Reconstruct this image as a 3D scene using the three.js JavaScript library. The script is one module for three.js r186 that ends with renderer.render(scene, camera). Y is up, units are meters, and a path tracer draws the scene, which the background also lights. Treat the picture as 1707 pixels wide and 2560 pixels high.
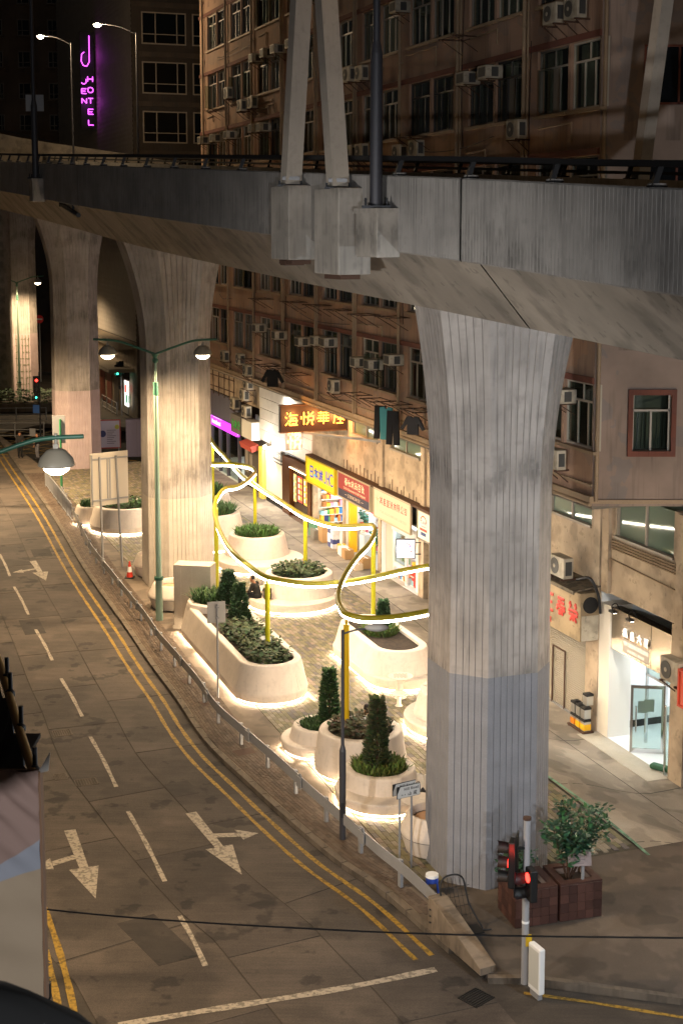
import * as THREE from 'three';
import { mergeGeometries } from 'three/addons/utils/BufferGeometryUtils.js';
import { RoundedBoxGeometry } from 'three/addons/geometries/RoundedBoxGeometry.js';
import { MarchingCubes } from 'three/addons/objects/MarchingCubes.js';
import { RectAreaLightUniformsLib } from 'three/addons/lights/RectAreaLightUniformsLib.js';

// ---------------------------------------------------------------- camera, sky, exposure
const scene = new THREE.Scene();
const camera = new THREE.PerspectiveCamera(40.17, 1707 / 2560, 0.3, 600);
camera.position.set(0, 15.5, 0);
camera.rotation.set(-Math.atan(428 / 3500), 0, 0);
camera.focus = 44; camera.userData.fStop = 5.6;
camera.setViewOffset(1707, 2560, 0, 280, 1707, 2560);      // a slightly shifted lens keeps the verticals nearly parallel
const renderer = new THREE.WebGLRenderer({ antialias: true });
renderer.toneMapping = THREE.LinearToneMapping;
renderer.toneMappingExposure = 1.14;
renderer.shadowMap.enabled = true;
RectAreaLightUniformsLib.init();
{ // an even, faint night sky lit by the city
  const n = 64 * 32, d = new Float32Array(n * 4);
  for (let i = 0; i < n; i++) d.set([0.0115, 0.0105, 0.010, 1], i * 4);
  const sky = new THREE.DataTexture(d, 64, 32, THREE.RGBAFormat, THREE.FloatType);
  sky.mapping = THREE.EquirectangularReflectionMapping; sky.needsUpdate = true;
  scene.background = sky; scene.environment = sky;
}
// lamp strengths, added fill lights included, all in one place
const STREET = 420, DECK_LAMP = 25, LOOP = 7, PLANTER_LED = 24, FILL_SPOT = 820, FILL_LAMP = 1100;
const WARM = [1, 0.6, 0.27], WARM2 = [1, 0.72, 0.42], LEDW = [1, 0.76, 0.52], COOL = [0.82, 0.91, 1], NEUTRAL = [1, 0.93, 0.84];

// ---------------------------------------------------------------- helpers
let seed = 7;
const R = () => { seed = (seed * 1664525 + 1013904223) >>> 0; return seed / 4294967296; };
const rr = (a, b) => a + (b - a) * R();
const V = (x, y, z) => new THREE.Vector3(x, y, z);
const ss = (t) => { t = Math.min(1, Math.max(0, t)); return t * t * (3 - 2 * t); };
const names = {};
const numbered = (n) => { const k = names[n] = (names[n] ?? -1) + 1; return k ? n + '_' + String(k).padStart(3, '0') : n; };
function clean(g) {
  if (g.index) g = g.toNonIndexed();
  for (const k of Object.keys(g.attributes)) if (!['position', 'normal', 'uv', 'color'].includes(k)) g.deleteAttribute(k);
  if (!g.attributes.normal) g.computeVertexNormals();
  return g;
}
// uv in metres from the face's own direction
function boxUV(g, tile = 4) {
  const p = g.attributes.position, uv = new Float32Array(p.count * 2);
  const a = V(), b = V(), c = V(), n = V();
  for (let i = 0; i < p.count; i += 3) {
    a.fromBufferAttribute(p, i); b.fromBufferAttribute(p, i + 1); c.fromBufferAttribute(p, i + 2);
    n.copy(b).sub(a).cross(c.clone().sub(a));
    const x = Math.abs(n.x), y = Math.abs(n.y), z = Math.abs(n.z);
    [a, b, c].forEach((q, k) => {
      const [u, v] = y >= x && y >= z ? [q.x, q.z] : x >= z ? [q.z, q.y] : [q.x, q.y];
      uv[(i + k) * 2] = u / tile; uv[(i + k) * 2 + 1] = v / tile;
    });
  }
  g.setAttribute('uv', new THREE.BufferAttribute(uv, 2));
  return g;
}
function join(list, tile = 4) {
  list = [].concat(list).map((g) => { g = clean(g.clone()); if (g.attributes.color) g.deleteAttribute('color'); if (!g.attributes.uv) g.setAttribute('uv', new THREE.BufferAttribute(new Float32Array(g.attributes.position.count * 2), 2)); return g; });
  const m = list.length > 1 ? mergeGeometries(list) : list[0];
  return tile ? boxUV(m, tile) : m;
}
const top = (o) => { o.name = numbered(o.name); scene.add(o); return o; };
function mesh(name, geo, mat, parent, tile = 4) {
  const m = new THREE.Mesh(Array.isArray(geo) || tile ? join(geo, tile) : geo, mat);
  m.name = name; m.castShadow = m.receiveShadow = true;
  if (parent) parent.add(m); else top(m);
  return m;
}
const part = (name, geo, mat, parent, at) => { const m = new THREE.Mesh(geo, mat); m.name = name; m.castShadow = m.receiveShadow = true; if (at) m.position.set(...at); parent.add(m); return m; };
function tag(o, label, category, group) { o.userData = { label, category }; if (group) o.userData.group = group; return o; }
const structure = (o, label) => { o.userData = { kind: 'structure' }; if (label) o.userData.label = label; return o; };
function thing(name, label, category, [x, y, z] = [0, 0, 0], turn = 0, group) {
  const o = new THREE.Group(); o.name = name; o.position.set(x, y, z); o.rotation.y = turn; top(o);
  return tag(o, label, category, group);
}
function copyOf(src, label, [x, y, z], turn = 0, group) {
  const o = src.clone(); o.name = numbered(src.name.replace(/_\d{3}$/, '')); scene.add(o);
  o.position.set(x, y, z); o.rotation.y = turn;
  return tag(o, label, src.userData.category, group ?? src.userData.group);
}
const box = (w, h, d, x = 0, y = 0, z = 0, ry = 0, rx = 0, rz = 0) => { const g = new THREE.BoxGeometry(w, h, d); if (rz) g.rotateZ(rz); if (rx) g.rotateX(rx); if (ry) g.rotateY(ry); return g.translate(x, y, z); };
const span = (x0, x1, y0, y1, z0, z1) => box(x1 - x0, y1 - y0, z1 - z0, (x0 + x1) / 2, (y0 + y1) / 2, (z0 + z1) / 2);
const rbox = (w, h, d, r, x = 0, y = 0, z = 0) => new RoundedBoxGeometry(w, h, d, 2, r).translate(x, y, z);
const cyl = (r0, r1, h, x = 0, y = 0, z = 0, seg = 16) => new THREE.CylinderGeometry(r1, r0, h, seg).translate(x, y + h / 2, z);
const disc = (r, h, x, y, z, seg = 28) => new THREE.CylinderGeometry(r, r, h, seg).translate(x, y, z);
const bar = (a, b, r, seg = 8) => { const A = V(...a), B = V(...b), d = B.clone().sub(A), g = new THREE.CylinderGeometry(r, r, d.length(), seg); g.applyQuaternion(new THREE.Quaternion().setFromUnitVectors(V(0, 1, 0), d.clone().normalize())); const m = A.add(B).multiplyScalar(0.5); return g.translate(m.x, m.y, m.z); };
const beam = (a, b, w, h) => { const A = V(...a), B = V(...b), d = B.clone().sub(A), g = new THREE.BoxGeometry(w, h, d.length()); g.lookAt(d); const m = A.add(B).multiplyScalar(0.5); return g.translate(m.x, m.y, m.z); };
const tube = (pts, r, n = 60, rad = 8, closed = false) => new THREE.TubeGeometry(new THREE.CatmullRomCurve3(pts.map((p) => V(...p)), closed, 'centripetal'), n, r, rad, closed);
const lathe = (pts, seg = 40) => new THREE.LatheGeometry(pts.map(([r, y]) => new THREE.Vector2(r, y)), seg);
const ball = (r, x, y, z, sx = 1, sy = 1, sz = 1) => new THREE.SphereGeometry(r, 16, 12).scale(sx, sy, sz).translate(x, y, z);
// flat outline given as [x, depth] pairs, laid level with its top at y
const level = (pts, y, thick) => { const s = new THREE.Shape(pts.map(([x, d]) => new THREE.Vector2(x, d))); return new THREE.ExtrudeGeometry(s, { depth: thick, bevelEnabled: false }).rotateX(-Math.PI / 2).translate(0, y - thick, 0); };
function grid(nu, nv, f) { // surface from f(u, v) -> [x, y, z]
  const p = [], uv = [], ix = [];
  for (let j = 0; j <= nv; j++) for (let i = 0; i <= nu; i++) { p.push(...f(i / nu, j / nv)); uv.push(i / nu, j / nv); }
  for (let j = 0; j < nv; j++) for (let i = 0; i < nu; i++) { const a = j * (nu + 1) + i, b = a + nu + 1; ix.push(a, a + 1, b, a + 1, b + 1, b); }
  const g = new THREE.BufferGeometry(); g.setAttribute('position', new THREE.Float32BufferAttribute(p, 3)); g.setAttribute('uv', new THREE.Float32BufferAttribute(uv, 2)); g.setIndex(ix); g.computeVertexNormals();
  return g;
}
// the frame of the shop street: x along the facade towards the viewer, z out into the street
const FA = [3.2205, 58.3466], FU = [0.34034, -0.9403], FN = [-0.9403, -0.34034], TURN = -1.2235;
const W = (x, y, o) => [FA[0] + FU[0] * x + FN[0] * o, y, -(FA[1] + FU[1] * x + FN[1] * o)];
const WD = (x, o) => [FA[0] + FU[0] * x + FN[0] * o, FA[1] + FU[1] * x + FN[1] * o];
const onFacade = (name, label, category, x, y, o, group) => thing(name, label, category, W(x, y, o), TURN, group);
const toFacade = (X, D) => [(X - FA[0]) * FU[0] + (D - FA[1]) * FU[1], (X - FA[0]) * FN[0] + (D - FA[1]) * FN[1]];
function lightAt(kind, name, color, intensity, pos, opt = {}) {
  const l = kind === 'rect' ? new THREE.RectAreaLight(0xffffff, intensity, opt.w, opt.h) : kind === 'spot' ? new THREE.SpotLight(0xffffff, intensity, 0, opt.angle ?? 1, opt.pen ?? 0.6, 2) : new THREE.PointLight(0xffffff, intensity, 0, 2);
  l.name = name; l.color.setRGB(...color); l.position.set(...pos);
  if (opt.to) { if (kind === 'spot') { l.target.position.set(...opt.to); scene.add(l.target); } else l.lookAt(...opt.to); }
  if (kind !== 'rect') { l.castShadow = true; l.shadow.radius = opt.soft ?? 6; }
  scene.add(l); return l;
}

// ---------------------------------------------------------------- textures and materials
const hash = (x, y, s) => { let h = (x * 374761393 + y * 668265263 + s * 974634777) | 0; h = Math.imul(h ^ (h >>> 13), 1274126177); return ((h ^ (h >>> 16)) >>> 0) / 4294967296; };
function vnoise(x, y, per, s) {
  const xi = Math.floor(x), yi = Math.floor(y), fx = x - xi, fy = y - yi, u = fx * fx * (3 - 2 * fx), v = fy * fy * (3 - 2 * fy), m = (k) => ((k % per) + per) % per;
  const a = hash(m(xi), m(yi), s), b = hash(m(xi + 1), m(yi), s), c = hash(m(xi), m(yi + 1), s), d = hash(m(xi + 1), m(yi + 1), s);
  return a + (b - a) * u + (c - a) * v + (a - b - c + d) * u * v;
}
const fbm = (u, v, per, oct, s) => { let t = 0, w = 0.5, n = 0; for (let o = 0; o < oct; o++) { t += w * vnoise(u * per, v * per, per, s + o); n += w; w *= 0.55; per *= 2; } return t / n; };
function makeTex(size, f, srgb = true) {
  const d = new Uint8Array(size * size * 4);
  for (let j = 0; j < size; j++) for (let i = 0; i < size; i++) { const c = f(i / size, j / size); for (let k = 0; k < 3; k++) d[(j * size + i) * 4 + k] = Math.max(0, Math.min(255, 255 * (c.length ? c[k] : c))); d[(j * size + i) * 4 + 3] = 255; }
  const t = new THREE.DataTexture(d, size, size); t.wrapS = t.wrapT = THREE.RepeatWrapping; t.magFilter = THREE.LinearFilter; t.minFilter = THREE.LinearMipmapLinearFilter; t.needsUpdate = true;
  if (srgb) t.colorSpace = THREE.SRGBColorSpace;
  return t;
}
const TEX = {
  // board-marked concrete with rain streaks and grime spots
  concrete: makeTex(512, (u, v) => { const a = fbm(u, v, 6, 5, 1), st = fbm(u * 6, v * 0.5, 8, 3, 9), sp = fbm(u, v, 24, 3, 21); const mold = ss((fbm(u, v, 3, 5, 13) - 0.5) / 0.2) * ss((fbm(u * 3, v, 12, 4, 17) - 0.42) / 0.25); let c = 0.72 + 0.28 * a - 0.3 * Math.max(0, st - 0.5) - 0.13 * mold - 0.1 * Math.max(0, sp - 0.6) * 2; return [c, c * 0.985, c * 0.96]; }),
  plaster: makeTex(512, (u, v) => { const a = fbm(u, v, 4, 6, 31), p = fbm(u, v, 7, 4, 41), st = fbm(u * 5, v * 0.4, 8, 3, 47); let c = 0.72 + 0.28 * a - (st > 0.6 ? 0.5 * (st - 0.6) : 0); return p > 0.62 ? [c * 0.93, c * 0.94, c * 0.96] : [c, c * 0.97, c * 0.95]; }),
  peeling: makeTex(512, (u, v) => { const a = fbm(u, v, 5, 6, 51), e = fbm(u, v, 9, 5, 57), d = fbm(u, v, 30, 3, 59); let c = 0.72 + 0.28 * a; c *= 1 - 0.16 * ss((e - 0.45) / 0.3); if (d > 0.74) c *= 0.88; return [c, c * 0.965, c * 0.91]; }),
  road: makeTex(512, (u, v) => { const a = fbm(u, v, 5, 5, 61), g = hash(u * 512 | 0, v * 512 | 0, 63), w = fbm(u * 1.0, v * 12, 8, 3, 67); const oil = ss((fbm(u, v, 10, 4, 69) - 0.62) / 0.1), patch = fbm(u, v, 3, 4, 65); let c = 0.62 + 0.26 * a + 0.14 * w + 0.2 * (g - 0.5) - 0.22 * oil - 0.12 * ss((patch - 0.5) / 0.15); return [c, c * 0.975, c * 0.95]; }),
  alley: makeTex(512, (u, v) => { const a = fbm(u, v, 3, 6, 71), p = fbm(u, v, 5, 4, 77), g = hash(u * 512 | 0, v * 512 | 0, 73); let c = 0.66 + 0.3 * a + 0.1 * (g - 0.5); c *= 1 + 0.14 * ss((p - 0.55) / 0.1) - 0.16 * ss((0.42 - p) / 0.1); return [c, c * 0.985, c * 0.96]; }),
  fine: makeTex(256, (u, v) => { const a = fbm(u, v, 8, 4, 81), g = hash(u * 256 | 0, v * 256 | 0, 83); const c = 0.86 + 0.12 * a + 0.06 * (g - 0.5); return [c, c, c]; }),
  cast: makeTex(512, (u, v) => { const a = fbm(u, v, 6, 5, 111), st = fbm(u * 8, v * 0.7, 8, 3, 117), sc = fbm(u, v, 40, 3, 119), b = fbm(u, v, 4, 4, 121); const c = 0.9 + 0.1 * a - 0.14 * Math.max(0, st - 0.55) - 0.03 * ss((sc - 0.55) / 0.2) - 0.03 * ss((b - 0.45) / 0.25); return [c, c * 0.985, c * 0.965]; }),
  bump: makeTex(256, (u, v) => { const a = fbm(u, v, 16, 4, 91); return [a, a, a]; }, false),
  tar: makeTex(256, (u, v) => { const a = fbm(u, v, 24, 4, 95); const c = 0.7 + 0.3 * ss((a - 0.3) / 0.25); return [c, c, c]; }),
  wood: makeTex(256, (u, v) => { const c = 0.7 + 0.3 * fbm(u * 8, v, 8, 4, 97); return [c, c * 0.96, c * 0.9]; }),
};
const col = (hex) => new THREE.Color(hex);
const mat = (hex, rough = 0.85, o = {}) => new THREE.MeshStandardMaterial({ color: col(hex), roughness: rough, metalness: 0, ...o });
const textured = (hex, map, rough = 0.9, bump = 0.004) => mat(hex, rough, { map, ...(bump ? { bumpMap: TEX.bump, bumpScale: bump } : {}) });
const glow = (rgb, k, base = 0x111111) => { const m = mat(base, 0.5); m.emissive.setRGB(...rgb); m.emissiveIntensity = k; return m; };
const leafMat = (rough = 0.8) => new THREE.MeshPhysicalMaterial({ color: 0xffffff, roughness: rough, vertexColors: true, side: THREE.DoubleSide });
const M = {
  pier: textured('#b0aaa6', TEX.concrete), pierPaint: textured('#86868a', TEX.fine), pierPaintPale: textured('#bdb2a4', TEX.fine), pierPink: textured('#b7a4a2', TEX.fine),
  deck: textured('#9c9a98', TEX.concrete), deckUnder: textured('#a29d97', TEX.peeling), steelWhite: textured('#b9b1a6', TEX.cast, 0.55, 0), bracket: textured('#aaa59e', TEX.concrete),
  darkSteel: mat('#24262a', 0.5, { metalness: 0.3 }), railBlack: mat('#0e0e10', 0.6), galv: textured('#8f8f90', TEX.fine, 0.42, 0), lampPole: mat('#3b3b40', 0.5, { metalness: 0.2 }),
  wallPink: textured('#b5967f', TEX.plaster), wallBand: textured('#7a4a3c', TEX.plaster), wallLow: textured('#cfc0ae', TEX.peeling), wallSide: textured('#9d8c80', TEX.plaster), pipe: textured('#9c8468', TEX.fine, 0.7, 0),
  frame: mat('#8d8275', 0.5), frameDark: mat('#3e3a36', 0.5), roomDark: mat('#6e675d', 0.95), curtain: mat('#8a7d6c', 0.95), curtainDark: mat('#3b332c', 0.95),
  glass: new THREE.MeshPhysicalMaterial({ color: 0xdfe8e4, roughness: 0.04, transmission: 1, thickness: 0, ior: 1.5 }), glassGreen: new THREE.MeshPhysicalMaterial({ color: 0x9fb3a2, roughness: 0.05, transmission: 0.55, thickness: 0, ior: 1.5 }),
  acWhite: textured('#c9c4b8', TEX.peeling, 0.6, 0), acGrille: mat('#3a3937', 0.7), rust: textured('#4d3527', TEX.fine, 0.9, 0),
  planter: textured('#d9cfc5', TEX.cast, 0.7, 0), planterLow: textured('#cfc4b2', TEX.fine, 0.7, 0), soil: textured('#33261a', TEX.tar, 1), yellow: mat('#a8a30a', 0.42), yellowTube: mat('#8d8516', 0.45), yellowGold: mat('#c2a00c', 0.42),
  led: glow([1, 0.88, 0.72], 43, 0xffffff), ledWarm: glow([1, 0.8, 0.52], 16, 0xffffff),
  road: textured('#57504a', TEX.road, 0.93, 0.006), roadJoint: mat('#17140f', 1), asphalt: textured('#4a443d', TEX.road, 0.95, 0.006), kerb: textured('#6e6459', TEX.concrete), alley: textured('#a1998e', TEX.alley, 0.85), paveConc: textured('#7c6f62', TEX.alley), base: mat('#2a2622', 1),
  paintWhite: textured('#968c7d', TEX.tar, 0.8, 0), paintYellow: textured('#8e7020', TEX.tar, 0.8, 0), paintGreen: textured('#6f957b', TEX.tar, 0.8, 0),
  green: mat('#2c5a48', 0.45), greenPale: mat('#7d9482', 0.45), hood: mat('#8e8778', 0.45), bulb: glow([1, 0.82, 0.55], 14, 0xffffff),
  cabinet: textured('#b9ac98', TEX.fine, 0.7, 0), black: mat('#0b0b0c', 0.6), rubber: mat('#151515', 0.8), white: mat('#d8d8d6', 0.5), signGrey: mat('#8d8d8f', 0.5),
  skin: mat('#9a6a4e', 0.6), hair: mat('#1a1411', 0.8), bronze: mat('#5a3416', 0.35, { metalness: 0.6 }), chrome: mat('#c9c9c9', 0.16, { metalness: 1 }), shutter: textured('#8d8474', TEX.fine, 0.5, 0),
};
// ---------------------------------------------------------------- lettering: characters as strokes on a ten by ten grid
const GLYPH = {
  海: '1021 0314 0927 4033 3292 4439 4484 8489 3999 2696 5565 5878', 悦: '2029 0305 3344 5062 9072 5393965653 6649 868999', 華: '1191 3032 7072 1393 0595 3436 7476 1797 5259', 庭: '5051 1191 2119 4384 4686 6369 3989 2497',
  日: '2129 218189 2585 2989', 本: '1393 5159 5318 5398 3777', 城: '1343 2128 1847 4393 434639 456568 617699 8568 7182', 泰: '2181 2383 1595 5217 6597 5659 3748 7668 3948 6779', 和: '4122 1454 3239 3416 3455 6494986864', 家: '5051 1213 1292 9293 2474 6435 5459 4627 5718 8465 6599', 品: '3171743431 1545481815 6595986865', 百: '1191 5143 2383892923 2686', 貨: '3012 2125 6154 5284 3474783834 3666 4829 6899',
  其: '3037 7077 1292 3474 3565 0797 3819 7899', 星: '3171743431 3272 3524 2686 5459 3777 1999', 亞: '1191 1999 4149 6169 432327 2747 638387 8767', 洲: '1021 0314 0927 4149 6168 8089 5455 7475', 有: '1292 5009 4349 4383 8389 4585 4787', 限: '1019 1030 3023 2335 3515 5080 8084 5282 5484 5059 6499 8567', 公: '4015 6095 5528 2888 6799', 司: '1181 8188 8878 1363 2565682825',
  正: '1191 5159 5585 2529 0999', 榮: '2023 1132 7073 6182 1494 1415 9495 1696 5559 5629 5689', 業: '4043 6063 2133 8173 0494 3545 2686 0797 5459 5719 5799', 昌: '3171743431 3272 2585892925 2787', 大: '1393 5053 5319 5399', 廈: '5051 1191 2119 3383 4474774744 4676 5739 4889', 山: '1418 1888 8388 5158', 道: '1122 0424 2427 0817 1799 4142 7061 3292 4474784844 4676',
  自: '5041 2282892922 2484 2686', 助: '1141 1118 4148 1343 1545 0847 5393 9388 8878 7159', 洗: '1021 0314 0927 5042 4383 6066 3696 5639 7679 7999', 衣: '5051 1292 5217 3639 3948 5299',
};
const strokesOf = (ch) => (GLYPH[ch] ?? '1191 5159 2585 1999').split(' ').map((s) => { const o = []; for (let i = 0; i + 1 < s.length; i += 2) o.push([+s[i], +s[i + 1]]); return o; });
function drawGlyphs(c, text, x, y, size, gap, color, w) {
  c.strokeStyle = color; c.lineWidth = w; c.lineCap = 'round'; c.lineJoin = 'round';
  [...text].forEach((ch, i) => { for (const s of strokesOf(ch)) { c.beginPath(); s.forEach(([a, b], k) => c[k ? 'lineTo' : 'moveTo'](x + i * (size + gap) + a * size / 9, y + b * size / 9)); c.stroke(); } });
}
function canvasMat(w, h, draw, rough = 0.6, emit = 0) {
  const cv = document.createElement('canvas'); cv.width = w; cv.height = h; const c = cv.getContext('2d'); draw(c, w, h);
  const t = new THREE.CanvasTexture(cv); t.colorSpace = THREE.SRGBColorSpace; t.magFilter = THREE.LinearFilter;
  const m = mat(0xffffff, rough, { map: t });
  if (emit) { m.emissive.setRGB(1, 1, 1); m.emissiveMap = t; m.emissiveIntensity = emit; }
  return m;
}
// the same strokes as round bars in space, text running along +x in the plane facing +z
function strokeBars(text, size, gap, r, upright = true) {
  const out = [];
  [...text].forEach((ch, i) => { for (const s of strokesOf(ch)) for (let k = 0; k + 1 < s.length; k++) { const q = ([a, b]) => [i * (size + gap) + a * size / 9, (9 - b) * size / 9, 0]; if (s[k] + '' !== s[k + 1] + '') out.push(bar(q(s[k]), q(s[k + 1]), r, 6)); } });
  return out;
}
const print = (w, h, m, parent, [x, y, z], ry = 0) => { const p = new THREE.Mesh(new THREE.PlaneGeometry(w, h), m); p.name = 'print'; p.position.set(x, y, z); p.rotation.y = ry; parent.add(p); return p; };
// ================================================================ THE GROUND
structure(mesh('ground', level([[-140, -20], [120, -20], [120, 320], [-140, 320]], -1.2, 0.2), M.base));
const RY = -0.12;                                            // road level; pavements lie at 0
const KERB = [[-26.5, 106], [-22, 93], [-16.05, 75.9], [-11.71, 62.65], [-8.37, 53.2], [-6.72, 48.4], [-5.58, 45.3], [-4.13, 41.1], [-2.64, 37.95], [-1.29, 35.23], [0.05, 32.76], [0.91, 31.52], [1.97, 29.41], [2.45, 28.5], [3.05, 27.5]];
const roadEdge = new THREE.CatmullRomCurve3([...KERB.slice(0, -1), [3.1, 27.1], [4.6, 22.5], [6.2, 16]].map(([x, d]) => V(x, 0, -d)), false, 'centripetal');
const roadAt = (t, off) => { const p = roadEdge.getPointAt(t), g = roadEdge.getTangentAt(t); return [p.x - g.z * off, -(p.z + g.x * off)]; };   // off: metres into the road from the right kerb
const RL = roadEdge.getLength();
structure(mesh('road', level([[-75, 150], [-75, 8], [40, 8], [40, 27], [9, 26.2], [3.1, 27.6], ...[0.98, 0.9, 0.8, 0.7, 0.6, 0.5, 0.4, 0.3, 0.2, 0.1, 0].map((t) => roadAt(t * 0.86, 0)).reverse().reverse(), [-24, 112], [10, 102], [10, 150]], RY - 0.012, 0.3), M.asphalt, null, 6), 'brown grey road curving under the flyover');
const road = scene.children.find((o) => o.name === 'road');
{ // concrete road slabs with tarred joints between them
  const lanes = [[0.02, 2.15], [2.15, 4.35], [4.35, 7.6]], tones = [M.road, textured('#5d554e', TEX.road, 0.93, 0.006), textured('#514a45', TEX.road, 0.93, 0.006)];
  for (const [a, b] of lanes) {
    let t = 0.1 + rr(0, 0.01);
    while (t < 0.985) {
      const len = rr(3.6, 6.2) / RL, t1 = Math.min(0.995, t + len), g = 0.018, n = 4, ring = [];
      for (let k = 0; k <= n; k++) ring.push(roadAt(t + g / RL + (t1 - t - 2 * g / RL) * k / n, a + g));
      for (let k = n; k >= 0; k--) ring.push(roadAt(t + g / RL + (t1 - t - 2 * g / RL) * k / n, b - g));
      mesh('slab', level(ring.reverse(), RY, 0.1), tones[Math.floor(R() * 3)], road, 6); t = t1;
    }
  }
}
for (const [t, o, l, w] of [[0.42, 1.0, 1.6, 0.9], [0.55, 3.0, 2.2, 0.8], [0.66, 5.4, 1.4, 1.2], [0.74, 1.4, 1.0, 0.7], [0.81, 4.9, 2.6, 0.9], [0.3, 5.2, 2.4, 1.0], [0.9, 2.6, 1.2, 0.8]]) mesh('tar_patch', level([roadAt(t, o), roadAt(t, o + w), roadAt(t + l / RL, o + w), roadAt(t + l / RL, o)], RY + 0.004, 0.01), textured('#423d39', TEX.road, 0.95, 0.006), road, 4);
// kerbstones
{ const kg = thing('kerb', 'long worn concrete kerb between the road and the paved strip', 'kerb'); kg.userData.kind = 'structure';
  let t = 0; while (t < 0.855) { const t1 = t + 0.95 / RL, q = [roadAt(t, 0.01), roadAt(t1 - 0.03 / RL, 0.01), roadAt(t1 - 0.03 / RL, -0.16), roadAt(t, -0.16)]; mesh('kerbstone', level(q.reverse(), 0.004, 0.2), M.kerb, kg); t = t1; } }
// pavements
const kin = (off) => { const o = []; for (let k = 0; k <= 40; k++) o.push(roadAt(k / 40 * 0.858, off)); return o; };
const stripEdge = [WD(24.7, 10.45), WD(-38, 10.45)];
structure(mesh('pavement', level([...kin(-0.165), [3.0, 27.75], ...stripEdge], -0.005, 0.25), M.paveConc, null, 5), 'narrow pavement along the guardrail');
structure(mesh('corner_pavement', level([WD(24.68, 10.45), [3.02, 27.72], [3.97, 27.6], [6.96, 26.8], [12, 25.5], [20, 23.6], [26, 30], WD(24.68, 0.2)].reverse(), -0.006, 0.25), textured('#5f554c', TEX.alley), null, 5), 'dark concrete footway at the street corner');
mesh('kerbstone', level([[3.05, 27.5], [3.97, 27.5], [6.96, 26.7], [12, 25.4], [20, 23.5], [20, 23.65], [12, 25.55], [6.96, 26.85], [3.97, 27.65], [3.05, 27.65]], 0.003, 0.2), M.kerb, scene.children.find((o) => o.name === 'kerb'));
{ const a = [], b = []; for (let k = 0; k <= 40; k++) { a.push(roadAt(0.12 + k / 40 * 0.86, 8.7)); b.push(roadAt(0.12 + k / 40 * 0.86, 13)); } structure(mesh('left_pavement', level([...a.reverse(), ...b], -0.004, 0.25), M.paveConc, null, 5), 'pavement on the left side of the road'); }
// alley in front of the shops, which falls towards the viewer
const edgeO = (x) => 2.45 + 1.9 * ss((x - 1) / 14);
const T = (x, o) => -0.82 * ss(x / 12) * ss((edgeO(x) - o) / (edgeO(x) - 0.9)) - 0.008;
structure(mesh('alley', grid(80, 10, (u, v) => { const x = -40 + 70 * u, o = -0.3 + (edgeO(x) + 0.3) * v; return W(x, T(x, o), o); }), M.alley, null, 6), 'grey concrete alley in front of the shops');
{ const js = []; for (const x of [-30, -22, -14, -7, 0, 6, 11, 15.5, 20, 24]) js.push(grid(8, 1, (u, v) => { const o = 0.1 + (edgeO(x) - 0.2) * u; return W(x + 0.3 * u + v * 0.03, T(x, o) + 0.004, o); })); js.push(grid(60, 1, (u, v) => { const x = -38 + 64 * u, o = 1.5 + v * 0.03; return W(x, T(x, o) + 0.004, o); })); mesh('joint', js, M.roadJoint, scene.children.find((o) => o.name === 'alley')); }
{ const gl = mesh('painted_line', grid(40, 1, (u, v) => { const x = 11 + 14.1 * u, o = 4.33 + 0.09 * v + 0.12 * Math.sin(x * 0.5); return W(x, 0.012, o); }), M.paintGreen, scene.children.find((o) => o.name === 'alley')); gl.userData.label = 'thin green painted line along the alley edge'; }
structure(mesh('plaza', level([WD(-38, 10.44), ...[-38, -20, 0, 4, 8, 12, 16, 20, 24.66].map((x) => WD(x, edgeO(x))), WD(24.66, 10.44)], -0.03, 0.2), textured('#4a4438', TEX.alley), null, 5), 'paved plaza below the flyover');
const plaza = scene.children.find((o) => o.name === 'plaza');
{ // small mixed pavers: the nearest three hundred one by one, the rest together
  const geo = clean(new THREE.BoxGeometry(0.288, 0.04, 0.138)), tone = ['#766f53', '#8a806e', '#665f5b', '#756d5b', '#8a7a6b', '#5f5d49'].map((c) => textured(c, TEX.fine, 0.85, 0.002));
  const cells = [];
  for (let j = 0; j < 56; j++) for (let i = 0; i < 210; i++) {
    const x = -38 + (i + (j % 2) * 0.5) * 0.3, o = 10.36 - j * 0.15; if (x > 24.4 || o < edgeO(x) + 0.1) continue;
    const k = R(); cells.push({ x, o, y: -0.02 + rr(-0.002, 0.002), tone: k < 0.34 ? 0 : k < 0.5 ? 1 : k < 0.66 ? 2 : k < 0.84 ? 3 : k < 0.92 ? 4 : 5 });
  }
  cells.sort((a, b) => b.x - a.x);
  const near = cells.filter((c) => c.x > 15 && (c.o < 5.9 || c.x < 22)).slice(0, 300), set = new Set(near);
  for (const c of near) { const m = new THREE.Mesh(geo, tone[c.tone]); m.name = 'paver'; m.position.set(...W(c.x, c.y, c.o)); m.rotation.y = TURN; m.castShadow = m.receiveShadow = true; plaza.add(m); }
  const rest = cells.filter((c) => !set.has(c)), im = new THREE.InstancedMesh(geo, textured('#ffffff', TEX.fine, 0.85, 0.002), rest.length), q = new THREE.Object3D(); q.rotation.y = TURN;
  rest.forEach((c, i) => { q.position.set(...W(c.x, c.y, c.o)); q.updateMatrix(); im.setMatrixAt(i, q.matrix); im.setColorAt(i, tone[c.tone].color); });
  im.name = 'paver'; im.userData.kind = 'stuff'; im.receiveShadow = true; plaza.add(im);
}
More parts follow.
